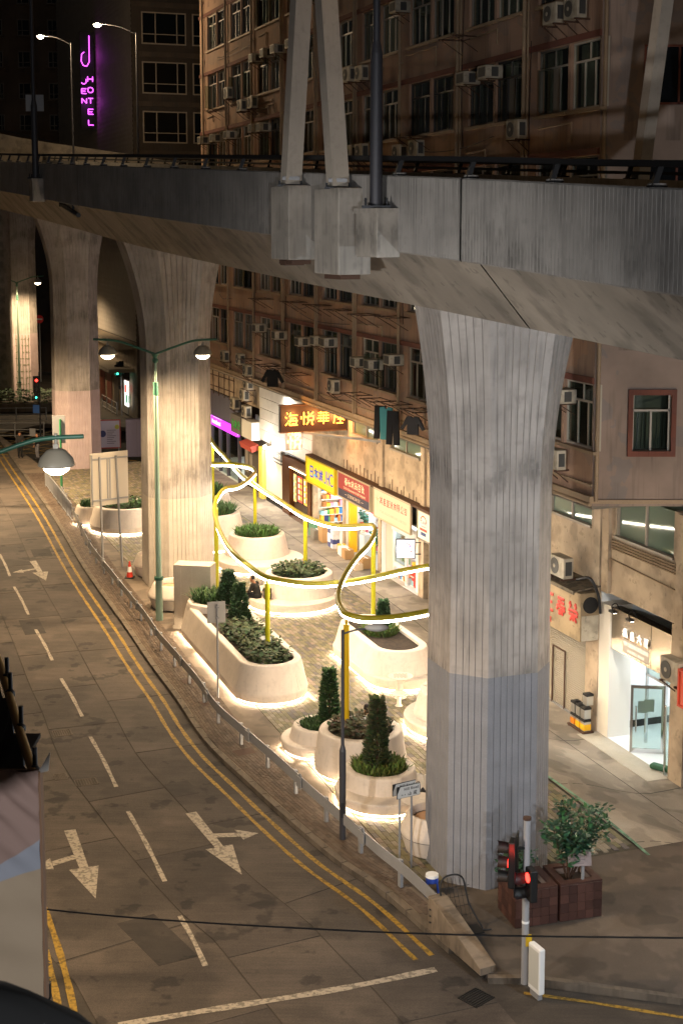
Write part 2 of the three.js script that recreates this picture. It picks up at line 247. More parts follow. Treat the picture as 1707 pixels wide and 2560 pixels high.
{ // red brown brick paving along the kerb
  const geo = clean(new THREE.BoxGeometry(0.2, 0.03, 0.095)), list = [], strip = scene.children.find((o) => o.name === 'pavement');
  for (let s = 0.2; s < 0.855; s += 0.205 / RL) { const g = roadEdge.getTangentAt(s), rot = Math.atan2(-g.z, g.x); for (let j = 0; j < 12; j++) { const [X, D] = roadAt(s + (j % 2) * 0.1 / RL, -0.25 - j * 0.1); if (toFacade(X, D)[1] < 10.6 || s > 0.845) continue; list.push([X, D, rot]); } }
  const im = new THREE.InstancedMesh(geo, textured('#ffffff', TEX.fine, 0.92, 0.002), list.length), q = new THREE.Object3D(), c = new THREE.Color();
  list.forEach(([X, D, r], i) => { q.position.set(X, -0.009 + rr(-0.002, 0.002), -D); q.rotation.y = r; q.updateMatrix(); im.setMatrixAt(i, q.matrix); im.setColorAt(i, c.set(['#55463a', '#5c4c3e', '#4d3f34', '#605244'][Math.floor(R() * 4)])); });
  im.name = 'brick_paver'; im.userData.kind = 'stuff'; im.receiveShadow = true; strip.add(im);
}
// painted markings
const ribbon = (pts, w, y) => { const c = pts.map(([x, d]) => V(x, 0, -d)), curve = new THREE.CatmullRomCurve3(c), n = Math.max(2, Math.round(curve.getLength() / 0.5)); return grid(n, 1, (u, v) => { const p = curve.getPointAt(u), g = curve.getTangentAt(u), k = (v - 0.5) * w * (1 + 0.16 * Math.sin(u * n * 1.7)); return [p.x + g.z * k, y, p.z - g.x * k]; }); };
const along = (off, a, b) => { const o = []; for (let k = 0; k <= 30; k++) o.push(roadAt(a + (b - a) * k / 30, off)); return o; };
const PY = RY + 0.005;
const marking = (label, geo, m = M.paintWhite) => { const o = mesh('road_marking', geo, m, road, 1.5); o.userData.label = label; return o; };
marking('double yellow line beside the pavement kerb', [ribbon(along(0.38, 0.05, 0.86), 0.12, PY), ribbon(along(0.78, 0.05, 0.86), 0.11, PY)], M.paintYellow);
marking('double yellow line on the far left of the road', [ribbon([[-8.9, 36], [-7.2, 31.6], [-6.2, 29], [-5.35, 26.4], [-4.4, 23]], 0.14, PY), ribbon([[-9.2, 36], [-7.5, 31.6], [-6.5, 29], [-5.65, 26.4], [-4.7, 23]], 0.14, PY)], M.paintYellow);
marking('single yellow line along the side street kerb', ribbon([[3.75, 27.15], [5.2, 26.75], [6.96, 26.2], [9.5, 25.5]], 0.1, PY - 0.008), M.paintYellow);
for (const [a, b] of [[[-16.5, 66.3], [-15, 62]], [[-14.37, 60.1], [-12.74, 55.6]], [[-12, 53.5], [-10.52, 49.5]], [[-9.8, 47.45], [-8.35, 43.6]], [[-7.77, 41.8], [-6.34, 37.86]], [[-5.76, 36.2], [-4.25, 32.1]], [[-3.7, 30.4], [-2.9, 28.2]]]) marking('white lane dash', ribbon([a, [(a[0] + b[0]) / 2 + 0.03, (a[1] + b[1]) / 2], b], 0.11, PY));
marking('white stop line across the road', ribbon([[-4.4, 25.95], [-2.8, 26.45], [0, 27.3], [2.0, 28.05]], 0.2, PY + 0.003));
// arrows point towards the viewer, one arm turning aside
function arrow(X, D, dir, side, k = 1) {
  const u = V(Math.sin(dir), 0, Math.cos(dir)), r = V(u.z, 0, -u.x), q = (f, s) => [X + (u.x * f + r.x * s * side) * k, D - (u.z * f + r.z * s * side) * k];
  const poly = (pts) => level(pts.map(([f, s]) => q(f, s)), PY + 0.002, 0.004);
  marking('white straight on and turn arrow', [poly([[0, -0.15], [2.3, -0.11], [2.3, 0.11], [0, 0.15]]), poly([[2.31, -0.36], [4.0, 0], [2.31, 0.36]]), poly([[1.5, 0.12], [1.75, 0.12], [1.95, 0.7], [1.7, 0.7]]), poly([[1.5, 0.71], [2.15, 0.71], [1.95, 1.2]])]);
}
arrow(-7.1, 35, 0.34, -1); arrow(-4.05, 36.1, 0.42, 1); arrow(-14.6, 64.9, 0.36, -1);
{ // yellow box junction far behind the second pier
  const ls = []; for (let k = 0; k < 9; k++) { ls.push(ribbon([WD(-60 + k * 3, 4), WD(-46 + k * 0.5, 14 - k)], 0.14, PY - 0.006)); ls.push(ribbon([WD(-62 + k * 2.2, 14), WD(-48 + k * 0.6, 4 + k)], 0.14, PY - 0.002)); }
  marking('yellow hatched box junction beyond the second pier', ls, M.paintYellow);
  marking('white crossing stripes near the clad building', [ribbon([WD(-64, 4.4), WD(-58, 4.2)], 0.5, PY), ribbon([WD(-64, 2.9), WD(-57, 2.6)], 0.5, PY)]);
}
const manhole = (X, D, w, d, label) => { const g = thing('manhole_cover', label, 'manhole cover', [X, RY + 0.004, -D], 0.35, 'covers in the road'); mesh('frame', [box(w, 0.012, 0.04, 0, 0, d / 2), box(w, 0.012, 0.04, 0, 0, -d / 2), box(0.04, 0.012, d, w / 2, 0, 0), box(0.04, 0.012, d, -w / 2, 0, 0)], M.kerb, g); const b = []; for (let i = 1; i < 6; i++) b.push(box(w - 0.06, 0.01, 0.03, 0, 0, -d / 2 + d * i / 6)); for (let i = 1; i < 8; i++) b.push(box(0.03, 0.01, d - 0.06, -w / 2 + w * i / 8, 0, 0)); mesh('cover', b, M.kerb, g); return g; };
manhole(-8.7, 42.1, 0.55, 0.5, 'ribbed cover in the left lane nearest the second lane dash'); manhole(-7.25, 38.2, 0.6, 0.45, 'wide ribbed cover in the left lane above the arrow'); manhole(-8.05, 38.6, 0.35, 0.45, 'small cover in the left lane touching the hoarding'); manhole(6.7, 24.6, 0.75, 0.7, 'dark square cover in the side street');
{ const g = thing('drain_grate', 'black iron drain grate at the corner beside the yellow lines', 'grate', [2.75, RY + 0.008, -26.95], 0.75); for (let i = 0; i < 7; i++) mesh('grate_bar', box(0.5, 0.02, 0.03, 0, 0, -0.2 + i * 0.065), M.black, g); mesh('frame', [box(0.54, 0.02, 0.03, 0, 0, 0.24), box(0.54, 0.02, 0.03, 0, 0, -0.25), box(0.03, 0.02, 0.5, 0.27, 0, 0), box(0.03, 0.02, 0.5, -0.27, 0, 0)], M.black, g); }
for (const [X, D] of [[-4.35, 44.6], [-2.9, 40.2], [-5.2, 46.8]]) { const g = thing('footway_cover', 'rusty square cover in the paved strip, ' + ['beside the long planter', 'near the small round planter', 'behind the sign post'][[-4.35, -2.9, -5.2].indexOf(X)], 'cover', [X, 0.004, -D], 0.5, 'covers in the paved strip'); mesh('plate', box(0.6, 0.012, 0.5), M.rust, g); mesh('rim', [box(0.66, 0.01, 0.03, 0, 0, 0.265), box(0.66, 0.01, 0.03, 0, 0, -0.265)], M.kerb, g); }

// ================================================================ THE FLYOVER
const EDGE = [[10.2, 9, 0.1], [5.08, 20.8, 0.59], [2.2, 27.4, 0.98], [-2.72, 37.6, 1.54], [-8.96, 51.8, 2.3], [-14, 65, 3.0], [-19.4, 78.6, 3.75], [-28, 100, 4.9], [-37, 124, 6.2]];
const deckCurve = new THREE.CatmullRomCurve3(EDGE.map(([x, d, y]) => V(x, 15.5 + y, -d)), false, 'centripetal');
function deckFrame(curve, t) { const p = curve.getPointAt(t), g = curve.getTangentAt(t).setY(0).normalize(); return { p, g, r: V(-g.z, 0, g.x) }; }   // r points across the deck, away from the road below
const onDeck = (t, a, y) => { const { p, r } = deckFrame(deckCurve, t); return [p.x + r.x * a, p.y + y, p.z + r.z * a]; };
const DL = deckCurve.getLength();
const tOfD = (curve, D) => { let a = 0, b = 1; for (let i = 0; i < 40; i++) { const m = (a + b) / 2; -curve.getPointAt(m).z < D ? a = m : b = m; } return a; };
function sweep(curve, t0, t1, prof, groove, step) {
  const L = curve.getLength(), st = [], n = Math.max(1, Math.round((t1 - t0) * L / step));
  for (let k = 0; k <= n; k++) { const t = t0 + (t1 - t0) * k / n; if (groove && k > 0 && k < n) st.push([t - 0.014 / L, 0], [t, 1], [t + 0.014 / L, 0]); else st.push([t, 0]); }
  const P = [], ix = [], m = prof(t0).length;
  for (const [t, dent] of st) { const { p, r } = deckFrame(curve, t); prof(t).forEach(([a, y, g]) => { const q = a + (dent && g ? groove * g : 0); P.push(p.x + r.x * q, p.y + y, p.z + r.z * q); }); }
  for (let k = 0; k + 1 < st.length; k++) for (let i = 0; i + 1 < m; i++) { const a = k * m + i, b = a + m; ix.push(a, a + 1, b, a + 1, b + 1, b); }
  const g = new THREE.BufferGeometry(); g.setAttribute('position', new THREE.Float32BufferAttribute(P, 3)); g.setIndex(ix); const h = g.toNonIndexed(); h.computeVertexNormals(); return h;
}
const flyover = thing('flyover', 'grey concrete road flyover on flared piers crossing above the plaza', 'flyover');
const girder = (t) => { const D = -deckCurve.getPointAt(t).z; return -2.86 - 0.09 * ss((D - 20) / 8); };
const cuts = [0, ...[27.2, 55, 86].map((d) => tOfD(deckCurve, d)), 1];
for (let i = 0; i + 1 < cuts.length; i++) {
  const a = cuts[i] + 0.03 / DL, b = cuts[i + 1] - 0.03 / DL, fine = i < 3;
  mesh('parapet', sweep(deckCurve, a, b, () => [[0.25, -1], [0.25, 0], [0.03, 0], [0, -0.03, 1], [0, -1.57, 1], [0.03, -1.6], [0.3, -1.6]], 0.007, fine ? 0.115 : 0.6), M.deck, flyover, 5);
  mesh('girder', sweep(deckCurve, a, b, (t) => [[0.3, -1.6], [0.42, -1.62], [1.6, girder(t)], [6.9, girder(t)], [8.1, -1.62], [8.2, -1.6]], 0, 1.2), M.deckUnder, flyover, 5);
  mesh('parapet', sweep(deckCurve, a, b, () => [[8.2, -1.6], [8.5, -1.6], [8.5, 0], [8.25, 0], [8.25, -1]], 0, 1.2), M.deck, flyover, 5);
  mesh('roadway', sweep(deckCurve, a, b, () => [[8.25, -1], [0.25, -1]], 0, 1.2), M.asphalt, flyover, 5);
}
for (const [a, y, r] of [[0.12, 0.36, 0.05], [8.38, 0.36, 0.05], [8.38, 0.16, 0.04]]) mesh('handrail', sweep(deckCurve, 0, 1, () => [[a - 0.07, y - r], [a - 0.07, y + r], [a + 0.07, y + r], [a + 0.07, y - r], [a - 0.07, y - r]], 0, 1.0), M.railBlack, flyover);
{ const geo = join([beam([0, 0.02, 0.06], [0.02, 0.36, -0.05], 0.1, 0.09), box(0.24, 0.03, 0.22, 0, 0.012, 0)]), rest = join([box(0.2, 0.09, 0.2, 0, 0.04, 0)]);
  for (let s = 2; s < DL - 4; s += 2.95) for (const a of [0.125, 8.375]) { const { p, g, r } = deckFrame(deckCurve, s / DL); const b = part('rail_bracket', geo, M.railBlack, flyover, [p.x + r.x * a, p.y, p.z + r.z * a]); b.rotation.y = Math.atan2(g.x, g.z) + Math.PI / 2; if (a < 1) { const c = part('coping_block', rest, M.deck, flyover, [p.x + r.x * a, p.y - 0.03, p.z + r.z * a]); c.rotation.y = b.rotation.y; } } }
{ const k = tOfD(deckCurve, 61.5); mesh('drain_pipe', [bar(onDeck(k, 0.5, -1.75), onDeck(k - 4.2 / DL, 0.5, -2.05), 0.1), bar(onDeck(k, 0.5, -1.4), onDeck(k, 0.5, -1.85), 0.11), bar(onDeck(k - 1 / DL, 0.5, -1.5), onDeck(k - 1 / DL, 0.5, -1.85), 0.05), bar(onDeck(k - 3 / DL, 0.5, -1.5), onDeck(k - 3 / DL, 0.5, -1.9), 0.05)], M.darkSteel, flyover); }
// bracket blocks and the steel A-frames that rise from them
function bracketBlock(t, w, h, out, name = 'bracket_block') { const { p, g } = deckFrame(deckCurve, t), o = mesh(name, [rbox(w, h, out + 0.2, 0.03, 0, -0.32 - h / 2, 0)], M.bracket, flyover); o.position.set(...onDeck(t, -out / 2 + 0.12, 0)); o.rotation.y = Math.atan2(g.x, g.z) + Math.PI / 2; return o; }
const tA = tOfD(deckCurve, 33.9), tB = tOfD(deckCurve, 31.6);
{ const rough = mesh('rough_concrete', [box(0.75, 0.1, 0.5, 0, -2.13, 0), box(0.3, 0.12, 0.5, -0.1, -2.15, 0.03)], M.rust, bracketBlock(tA, 1.05, 1.75, 0.6)); mesh('rough_concrete', [box(0.8, 0.1, 0.5, 0, -2.28, 0)], M.rust, bracketBlock(tB, 1.25, 1.9, 0.6)); }
function aFrame(label, base1, base2, apex, w) { const f = thing('gantry_frame', label, 'gantry'); for (const b of [base1, base2]) { mesh('leg', beam(b, [apex[0] + (b[0] - apex[0]) * 0.04, apex[1], apex[2] + (b[2] - apex[2]) * 0.04], w, w * 0.85), M.steelWhite, f); mesh('foot_plate', box(w * 1.5, 0.05, w * 1.5, b[0], b[1] - 0.02, b[2]), M.darkSteel, f); for (const [i, j] of [[-1, -1], [1, -1], [1, 1], [-1, 1]]) mesh('bolt', cyl(0.03, 0.03, 0.09, b[0] + i * w * 0.63, b[1], b[2] + j * w * 0.63, 6), M.darkSteel, f); mesh('weld_band', box(w * 1.04, 0.08, w * 1.04, b[0] + (apex[0] - b[0]) * 0.02, b[1] + 0.15, b[2] + (apex[2] - b[2]) * 0.02), M.galv, f); } mesh('cap', box(w * 1.4, 0.3, w * 1.4, ...apex), M.steelWhite, f); return f; }
{ const a = onDeck(tA, -0.28, -0.3), b = onDeck(tB, -0.28, -0.3); aFrame('pale steel A-frame standing on two bracket blocks of the flyover', a, b, [(a[0] + b[0]) / 2, a[1] + 8.3, (a[2] + b[2]) / 2], 0.4); }
{ const k = tOfD(deckCurve, 32.6), a = onDeck(k, 8.8, -0.9), b = onDeck(k - 3.0 / DL, 8.8, -0.9); aFrame('pale steel A-frame beyond the far parapet at the right edge', a, b, [(a[0] + b[0]) / 2, a[1] + 8.3, (a[2] + b[2]) / 2], 0.36); }
// lamp posts on the parapet
function deckLamp(label, D, h, r, reach, withSign) {
  const t = tOfD(deckCurve, D), f = deckFrame(deckCurve, t), blk = mesh('lamp_bracket', [rbox(1.0, 0.95, 0.55, 0.03, 0, 0, 0), box(1.05, 0.1, 0.62, 0, 0.5, 0)], M.bracket, flyover); blk.position.set(...onDeck(t, -0.22, -1.25)); blk.rotation.y = Math.atan2(f.g.x, f.g.z) + Math.PI / 2;
  const q = onDeck(t, -0.26, -0.7), g = thing('deck_lamp_post', label, 'lamp post', q);
  mesh('pole', [cyl(r, r * 0.95, 3.2, 0, 0, 0), cyl(r * 0.95, r * 0.62, 0.25, 0, 3.2, 0), cyl(r * 0.58, r * 0.45, h - 3.4, 0, 3.4, 0)], M.lampPole, g);
  mesh('base_plate', [box(0.6, 0.06, 0.55, 0, 0.03, 0), ...[-1, 1].flatMap((i) => [-1, 1].map((j) => cyl(0.025, 0.025, 0.22, i * 0.22, 0, j * 0.2, 6)))], M.darkSteel, g);
  const tip = [f.r.x * reach, h + 0.35, f.r.z * reach]; mesh('arm', tube([[0, h - 0.1, 0], [f.r.x * 0.4, h + 0.2, f.r.z * 0.4], tip], 0.05, 16), M.lampPole, g);
  const head = mesh('lamp_head', [rbox(0.75, 0.14, 0.3, 0.05, tip[0], tip[1], tip[2])], M.lampPole, g); mesh('lamp_lens', box(0.6, 0.02, 0.24, tip[0], tip[1] - 0.082, tip[2]), M.bulb, head);
  lightAt('spot', 'deck_lamp_light', WARM, DECK_LAMP, [q[0] + tip[0], q[1] + tip[1] - 0.16, q[2] + tip[2]], { soft: 8, angle: 1.35, pen: 0.4, to: [q[0] + tip[0] + f.r.x * 0.8, q[1] + tip[1] - 5, q[2] + tip[2] + f.r.z * 0.8] });
  if (withSign) mesh('sign_back', [box(0.8, 0.72, 0.03, 0, 3.35, -0.2), box(0.7, 0.05, 0.05, 0, 3.5, -0.16), box(0.7, 0.05, 0.05, 0, 3.2, -0.16)], M.signGrey, g);
  return g;
}
deckLamp('tall grey lamp post on the parapet right of the A-frame', 30.0, 10.5, 0.135, 2.2);
deckLamp('tall grey lamp post with a sign back at the left of the flyover', 63.5, 13, 0.15, 2.2, true);
deckLamp('grey lamp post on the flyover at the right, mostly above the picture', 15.2, 10.5, 0.135, 2.2);

// ---- piers
function octagon() {
  const a = 1.25, c = 0.64, v = [[a, -a + c], [a, a - c], [a - c, a], [-a + c, a], [-a, a - c], [-a, -a + c], [-a + c, -a], [a - c, -a]], out = [];
  v.forEach(([x0, z0], i) => { const [x1, z1] = v[(i + 1) % 8], L = Math.hypot(x1 - x0, z1 - z0), n = Math.round(L / 0.152), nx = (z1 - z0) / L, nz = -(x1 - x0) / L;
    for (let k = 0; k < n; k++) { const j = k ? rr(-0.012, 0.012) : 0, s = L * k / n + j, at = (t, d) => [x0 + (x1 - x0) * t / L - nx * d, z0 + (z1 - z0) * t / L - nz * d]; if (k) out.push(at(s - 0.012, 0), at(s, 0.022), at(s + 0.012, 0)); else out.push(at(0, 0)); } });
  return out;
}
function pier(label, X, D, yTop, paintTop, mLow, wide = 1, out = 0.6, back = 0.45) { const mUp = M.pier;
  const g = thing('flyover_pier', label, 'pier', [X, 0, -D], TURN, 'flared piers of the flyover'), ring = octagon(), h0 = yTop - 4.4;
  const shell = (ys, s) => { const P = [], ix = [], n = ring.length; for (const y of ys) { const k = y > h0 ? ((y - h0) / 4.4) ** 1.9 : 0, taper = 1 + 0.035 * (1 - Math.min(1, y / 8)); for (const [x, z] of ring) P.push(x * wide * taper * s * (1 + 0.16 * k), y, z * wide * taper * s * (1 + (z > 0 ? out : back) * k)); } for (let j = 0; j + 1 < ys.length; j++) for (let i = 0; i < n; i++) { const a = j * n + i, b = j * n + (i + 1) % n; ix.push(a, a + n, b, b, a + n, b + n); } const q = new THREE.BufferGeometry(); q.setAttribute('position', new THREE.Float32BufferAttribute(P, 3)); q.setIndex(ix); const r = q.toNonIndexed(); r.computeVertexNormals(); return r; };
  const ys = [paintTop, 6, 8, h0].filter((y, i) => !i || y > paintTop + 0.1); for (let k = 1; k <= 13; k++) ys.push(h0 + 4.4 * k / 12);
  mesh('shaft', shell(ys.sort((a, b) => a - b), 1), mUp, g, 5);
  mesh('painted_base', shell([-0.1, paintTop * 0.5, paintTop], 1.0015), mLow, g, 3);
  return g;
}
pier('large grey flared pier nearest the viewer, crossing the shop street', 3.55, 32.9, 13.75, 5.15, M.pierPaint, 1.04, 0.3, 0.5);
pier('lamp-lit flared pier behind the green double lamp', -7.25, 60.8, 14.75, 3.95, M.pierPaintPale, 1.12);
const pierThree = pier('flared pier with a pinkish base left of the lamp-lit one', -17.4, 91.2, 16.0, 5.1, M.pierPink, 1.14);
const pierFour = pier('leftmost pier with bamboo stems painted on its base', -30.2, 131.5, 18.4, 5.8, M.pierPink, 1.2);
{ // painted bamboo on the far pier's base
  const stems = [], leaves = []; for (let i = 0; i < 5; i++) { const z = -0.56 + i * 0.28; stems.push(box(0.012, 5.6, 0.045, 1.575, 2.9, z)); for (let k = 0; k < 9; k++) leaves.push(box(0.012, 0.05, 0.2, 1.577, 0.5 + k * 0.6, z + rr(-0.1, 0.1), 0, rr(-0.6, 0.6))); stems.push(box(0.012, 5.6, 0.04, 1.13 + 0 * i, 2.9, 0)); }
  const rot = join([...stems.slice(0, 99).filter((_, k) => k % 2 === 0), ...leaves], 0); part('painted_bamboo', rot, mat('#55603f', 0.9), pierFour);
  const side = rot.clone().translate(-1.575, 0, 0).scale(1, 1, 0.9).translate(1.575, 0, 0).rotateY(-Math.PI / 4).translate(-0.165, 0, -0.0); part('painted_bamboo', side, mat('#55603f', 0.9), pierFour);
}
// ---- a second ramp in the distance on the left
{ const c = new THREE.CatmullRomCurve3([V(-60, 27.6, -128), V(-40, 25.4, -122), V(-28.8, 23.4, -119), V(-20, 21.3, -117), V(-11, 19.2, -121)]), g = thing('ramp_flyover', 'pale curved ramp of another flyover in the left distance', 'flyover');
  mesh('parapet', sweep(c, 0, 1, () => [[-0.1, 0], [-0.1, -2.6], [6, -2.6], [6, 0.4], [5.8, 0.4], [5.8, -1], [0.1, -1], [0.1, 0], [-0.1, 0]], 0, 2), M.deckUnder, g); mesh('handrail', sweep(c, 0, 1, () => [[-0.05, 0.35], [-0.05, 0.45], [0.05, 0.45], [0.05, 0.35], [-0.05, 0.35]], 0, 2), M.railBlack, g);
  mesh('pier', [cyl(1.2, 1.2, 20, -30, 0, -122.5)], M.deckUnder, g); mesh('sign_plate', [box(0.95, 0.95, 0.04, -15.7, 21.35, -116.6), box(0.08, 2.2, 0.08, -15.7, 20.4, -116.7)], M.signGrey, g); }
// ================================================================ THE APARTMENT BUILDING
const OV = 2.2, X0 = -27.6, X1 = 18.2, HB = 7.55, HT = 34.5;
const apt = thing('apartment_building', 'long pink plaster apartment block with rows of windows above the shops', 'building', W(0, 0, 0), TURN);
const rows = []; for (let k = 0; k < 8; k++) rows.push(9.05 + 3.3 * k);
const bays = []; for (let k = 0; k < 9; k++) bays.push(-26.65 + 5 * k + (k > 6 ? 0.25 : 0));
const WH = 1.95;
{ // walls: storey bands and the strips between the windows
  const w = [], b = [], th = 0.25, z0 = OV - th;
  w.push(span(X0, X1, HB, rows[0], z0, OV)); rows.forEach((s, i) => { const t = s + WH, n = i + 1 < rows.length ? rows[i + 1] : HT; w.push(span(X0, X1, t, n, z0, OV)); b.push(span(X0, X1, t + 0.02, t + 0.2, OV, OV + 0.07)); });
  rows.forEach((s) => { const holes = bays.flatMap((x) => [[x + 0.75, x + 2.68], [x + 2.84, x + 4.75]]); let at = X0; for (const [a, c] of holes) { if (a > at) w.push(span(at, a, s, s + WH, z0, OV)); at = c; } if (at < X1) w.push(span(at, X1, s, s + WH, z0, OV)); });
  mesh('wall', w, M.wallPink, apt, 7); b.forEach((g) => mesh('lintel_band', g, M.wallBand, apt, 5));
  const sl = [span(X0, X1, HB - 0.25, HB, -3.4, OV), ...rows.map((s) => span(X0, X1, s - 1.0, s - 0.8, -3.4, z0))]; mesh('floor_slab', sl, M.roomDark, apt);
  mesh('room_wall', [span(X0, X1, HB, HT, -1.4, -1.3), span(X1 - 0.25, X1, HB, HT, -1.3, z0), ...bays.map((x) => span(x - 0.05, x + 0.05, HB, HT, -1.3, z0))], M.roomDark, apt);
  mesh('roof', span(X0, X1, HT, HT + 0.4, -12, OV + 0.1), M.wallPink, apt); mesh('rear_wall', span(X0, X1, 0, HT, -12, -11.8), M.wallPink, apt); mesh('side_wall', span(X0, X0 + 0.25, HB, HT, -11.8, z0 - 0.01), M.wallPink, apt, 7);
  mesh('cornice', [span(X0, X1 + 0.1, HB - 0.02, HB + 0.16, OV, OV + 0.14), span(X0, X1, HB + 0.42, HB + 0.5, OV, OV + 0.06)], M.pipe, apt);
  mesh('eave_pipe', bar([X0, HB - 0.1, OV + 0.06], [X1, HB - 0.1, OV + 0.06], 0.07), M.pipe, apt);
}
{ // windows: a frame, two top panes and three casements each
  const w = 1.92, f = join([span(0, w, 0, 0.07, -0.05, 0.03), span(0, w, WH - 0.06, WH, -0.05, 0.03), span(0, 0.06, 0.07, WH - 0.06, -0.05, 0.03), span(w - 0.06, w, 0.07, WH - 0.06, -0.05, 0.03), span(0.06, w - 0.06, 1.36, 1.42, -0.045, 0.025), ...[0.66, 1.26].map((x) => span(x - 0.025, x + 0.025, 0.07, 1.36, -0.04, 0.02)), span(0.935, 0.985, 1.42, WH - 0.06, -0.04, 0.02)]);
  const pl = new THREE.BoxGeometry(0.56, 1.26, 0.008), pt = new THREE.BoxGeometry(0.86, 0.46, 0.008), cu = new THREE.BoxGeometry(0.9, 1.85, 0.02), sill = join([span(-0.05, w + 0.05, -0.1, -0.005, -0.05, 0.14)]);
  const frames = [M.frame, mat('#a79c8c', 0.5), M.frameDark, mat('#6f6a60', 0.5)];
  for (const [r, s] of rows.entries()) for (const x of bays) for (const dx of [0.755, 2.835]) {
    const g = new THREE.Group(); g.name = 'window'; g.position.set(x + dx, s, OV - 0.12); apt.add(g);
    part('frame', f, frames[Math.floor(R() * 4)], g); part('sill', sill, M.pipe, g, [0, 0, 0.1]);
    for (const px of [0.35, 0.96, 1.57]) { const p = part('pane', pl, M.glass, g, [px, 0.72, -0.01]); if (R() < 0.14) { p.rotation.y = -rr(0.4, 1.1); p.position.z = 0.2; p.position.x -= 0.05; } }
    for (const px of [0.5, 1.42]) part('pane', pt, M.glass, g, [px, 1.655, -0.01]);
    if (R() < 0.55) part('curtain', cu, R() < 0.5 ? M.curtain : M.curtainDark, g, [R() < 0.5 ? 0.5 : 1.4, 0.97, -0.22]);
  }
  // drain pipes
  for (const x of bays) { mesh('drain_pipe', [cyl(0.065, 0.065, HT - HB - 0.2, x + 0.05, HB + 0.1, OV + 0.11, 10), ...(R() < 0.6 ? [cyl(0.04, 0.04, HT - HB - 0.2, x + 0.25, HB + 0.1, OV + 0.08, 8)] : []), ...[0, 1, 2, 3, 4, 5, 6, 7].map((k) => box(0.2, 0.06, 0.2, x + 0.05, HB + 1 + 3.3 * k, OV + 0.09))], M.pipe, apt); }
  const runs = []; for (let i = 0; i < 26; i++) { const k = Math.floor(R() * 7), x = bays[Math.floor(R() * 9)] + rr(0.4, 1.2), y = rows[k] - rr(0.3, 0.9), L = rr(1, 3); runs.push(bar([x, y, OV + 0.05], [x + L, y + 0.05, OV + 0.05], 0.03, 6), bar([x + L, y + 0.05, OV + 0.05], [x + L, y - rr(0.3, 0.7), OV + 0.05], 0.03, 6)); } mesh('wall_pipe', runs, M.pipe, apt);
}
{ // splayed end wall facing the viewer, overhanging the lobby corner
  const c = W(X1, 0, OV), g = thing('end_wall', 'blank grey pink end wall of the apartment block with one red framed window', 'wall', [c[0], 0, c[2]]);
  const wx0 = 1.13, wx1 = 2.25, wy0 = 9.05, wy1 = 10.7;
  mesh('wall', [span(0, wx0, HB, HT, -0.25, 0), span(wx1, 9, HB, HT, -0.25, 0), span(wx0, wx1, HB, wy0, -0.25, 0), span(wx0, wx1, wy1, HT, -0.25, 0), span(0, 9, HB - 0.15, HB, -3, 0)], M.wallSide, g, 6);
  mesh('cornice', span(-0.05, 9, HB - 0.06, HB + 0.06, 0, 0.1), M.pipe, g);
  const w = new THREE.Group(); w.name = 'window'; g.add(w); mesh('frame', [span(wx0 - 0.14, wx0, wy0 - 0.16, wy1 + 0.16, 0, 0.1), span(wx1, wx1 + 0.14, wy0 - 0.16, wy1 + 0.16, 0, 0.1), span(wx0, wx1, wy1, wy1 + 0.16, 0, 0.1), span(wx0, wx1, wy0 - 0.16, wy0, 0, 0.1)], M.wallBand, w);
  mesh('mullion', [span(wx0, wx1, 10.2, 10.26, -0.15, -0.1), span(1.66, 1.72, wy0, 10.2, -0.15, -0.1), span(wx0, wx0 + 0.06, wy0, wy1, -0.15, -0.1), span(wx1 - 0.06, wx1, wy0, wy1, -0.15, -0.1)], M.frame, w);
  part('pane', new THREE.BoxGeometry(0.5, 1.1, 0.008), M.glass, w, [1.42, 9.62, -0.13]); part('pane', new THREE.BoxGeometry(0.5, 1.1, 0.008), M.glass, w, [1.97, 9.62, -0.13]); part('pane', new THREE.BoxGeometry(1.05, 0.4, 0.008), M.glass, w, [1.69, 10.48, -0.13]);
  mesh('grille', [...[1.3, 1.42, 1.54, 1.85, 1.97, 2.09].map((x) => bar([x, 9.1, -0.18], [x + 0.03, 10.15, -0.18], 0.012, 5))], M.black, w);
  mesh('room', [span(0.6, 2.8, 8.6, 8.7, -2, -0.26), span(0.6, 2.8, 11.3, 11.4, -2, -0.26), span(0.6, 2.8, 8.7, 11.3, -2.1, -2), span(0.5, 0.6, 8.6, 11.4, -2, -0.26), span(2.8, 2.9, 8.6, 11.4, -2, -0.26)], M.curtainDark, g);
  const tl = mesh('room_lamp', box(0.28, 0.06, 0.06, 1.95, 9.3, -1.2), glow([1, 0.95, 0.85], 12, 0xffffff), g); lightAt('point', 'room_lamp_light', NEUTRAL, 0.5, [c[0] + 1.95, 9.45, c[2] - 1.0], { soft: 3 });
  // upper windows beside the A-frame
  for (const y of [15.7, 19.0]) { mesh('window_frame', [span(1.2, 3.2, y, y + 0.06, 0, 0.06), span(1.2, 3.2, y + 1.6, y + 1.66, 0, 0.06), span(1.2, 1.26, y, y + 1.6, 0, 0.06), span(3.14, 3.2, y, y + 1.6, 0, 0.06), span(2.17, 2.23, y, y + 1.6, 0, 0.06)], M.wallBand, g); mesh('window_pane', span(1.26, 3.14, y + 0.06, y + 1.6, 0.01, 0.02), mat('#111417', 0.1), g); }
  mesh('drain_pipe', [cyl(0.06, 0.06, HT - HB, 0.1, HB, 0.1, 10)], M.pipe, g);
}
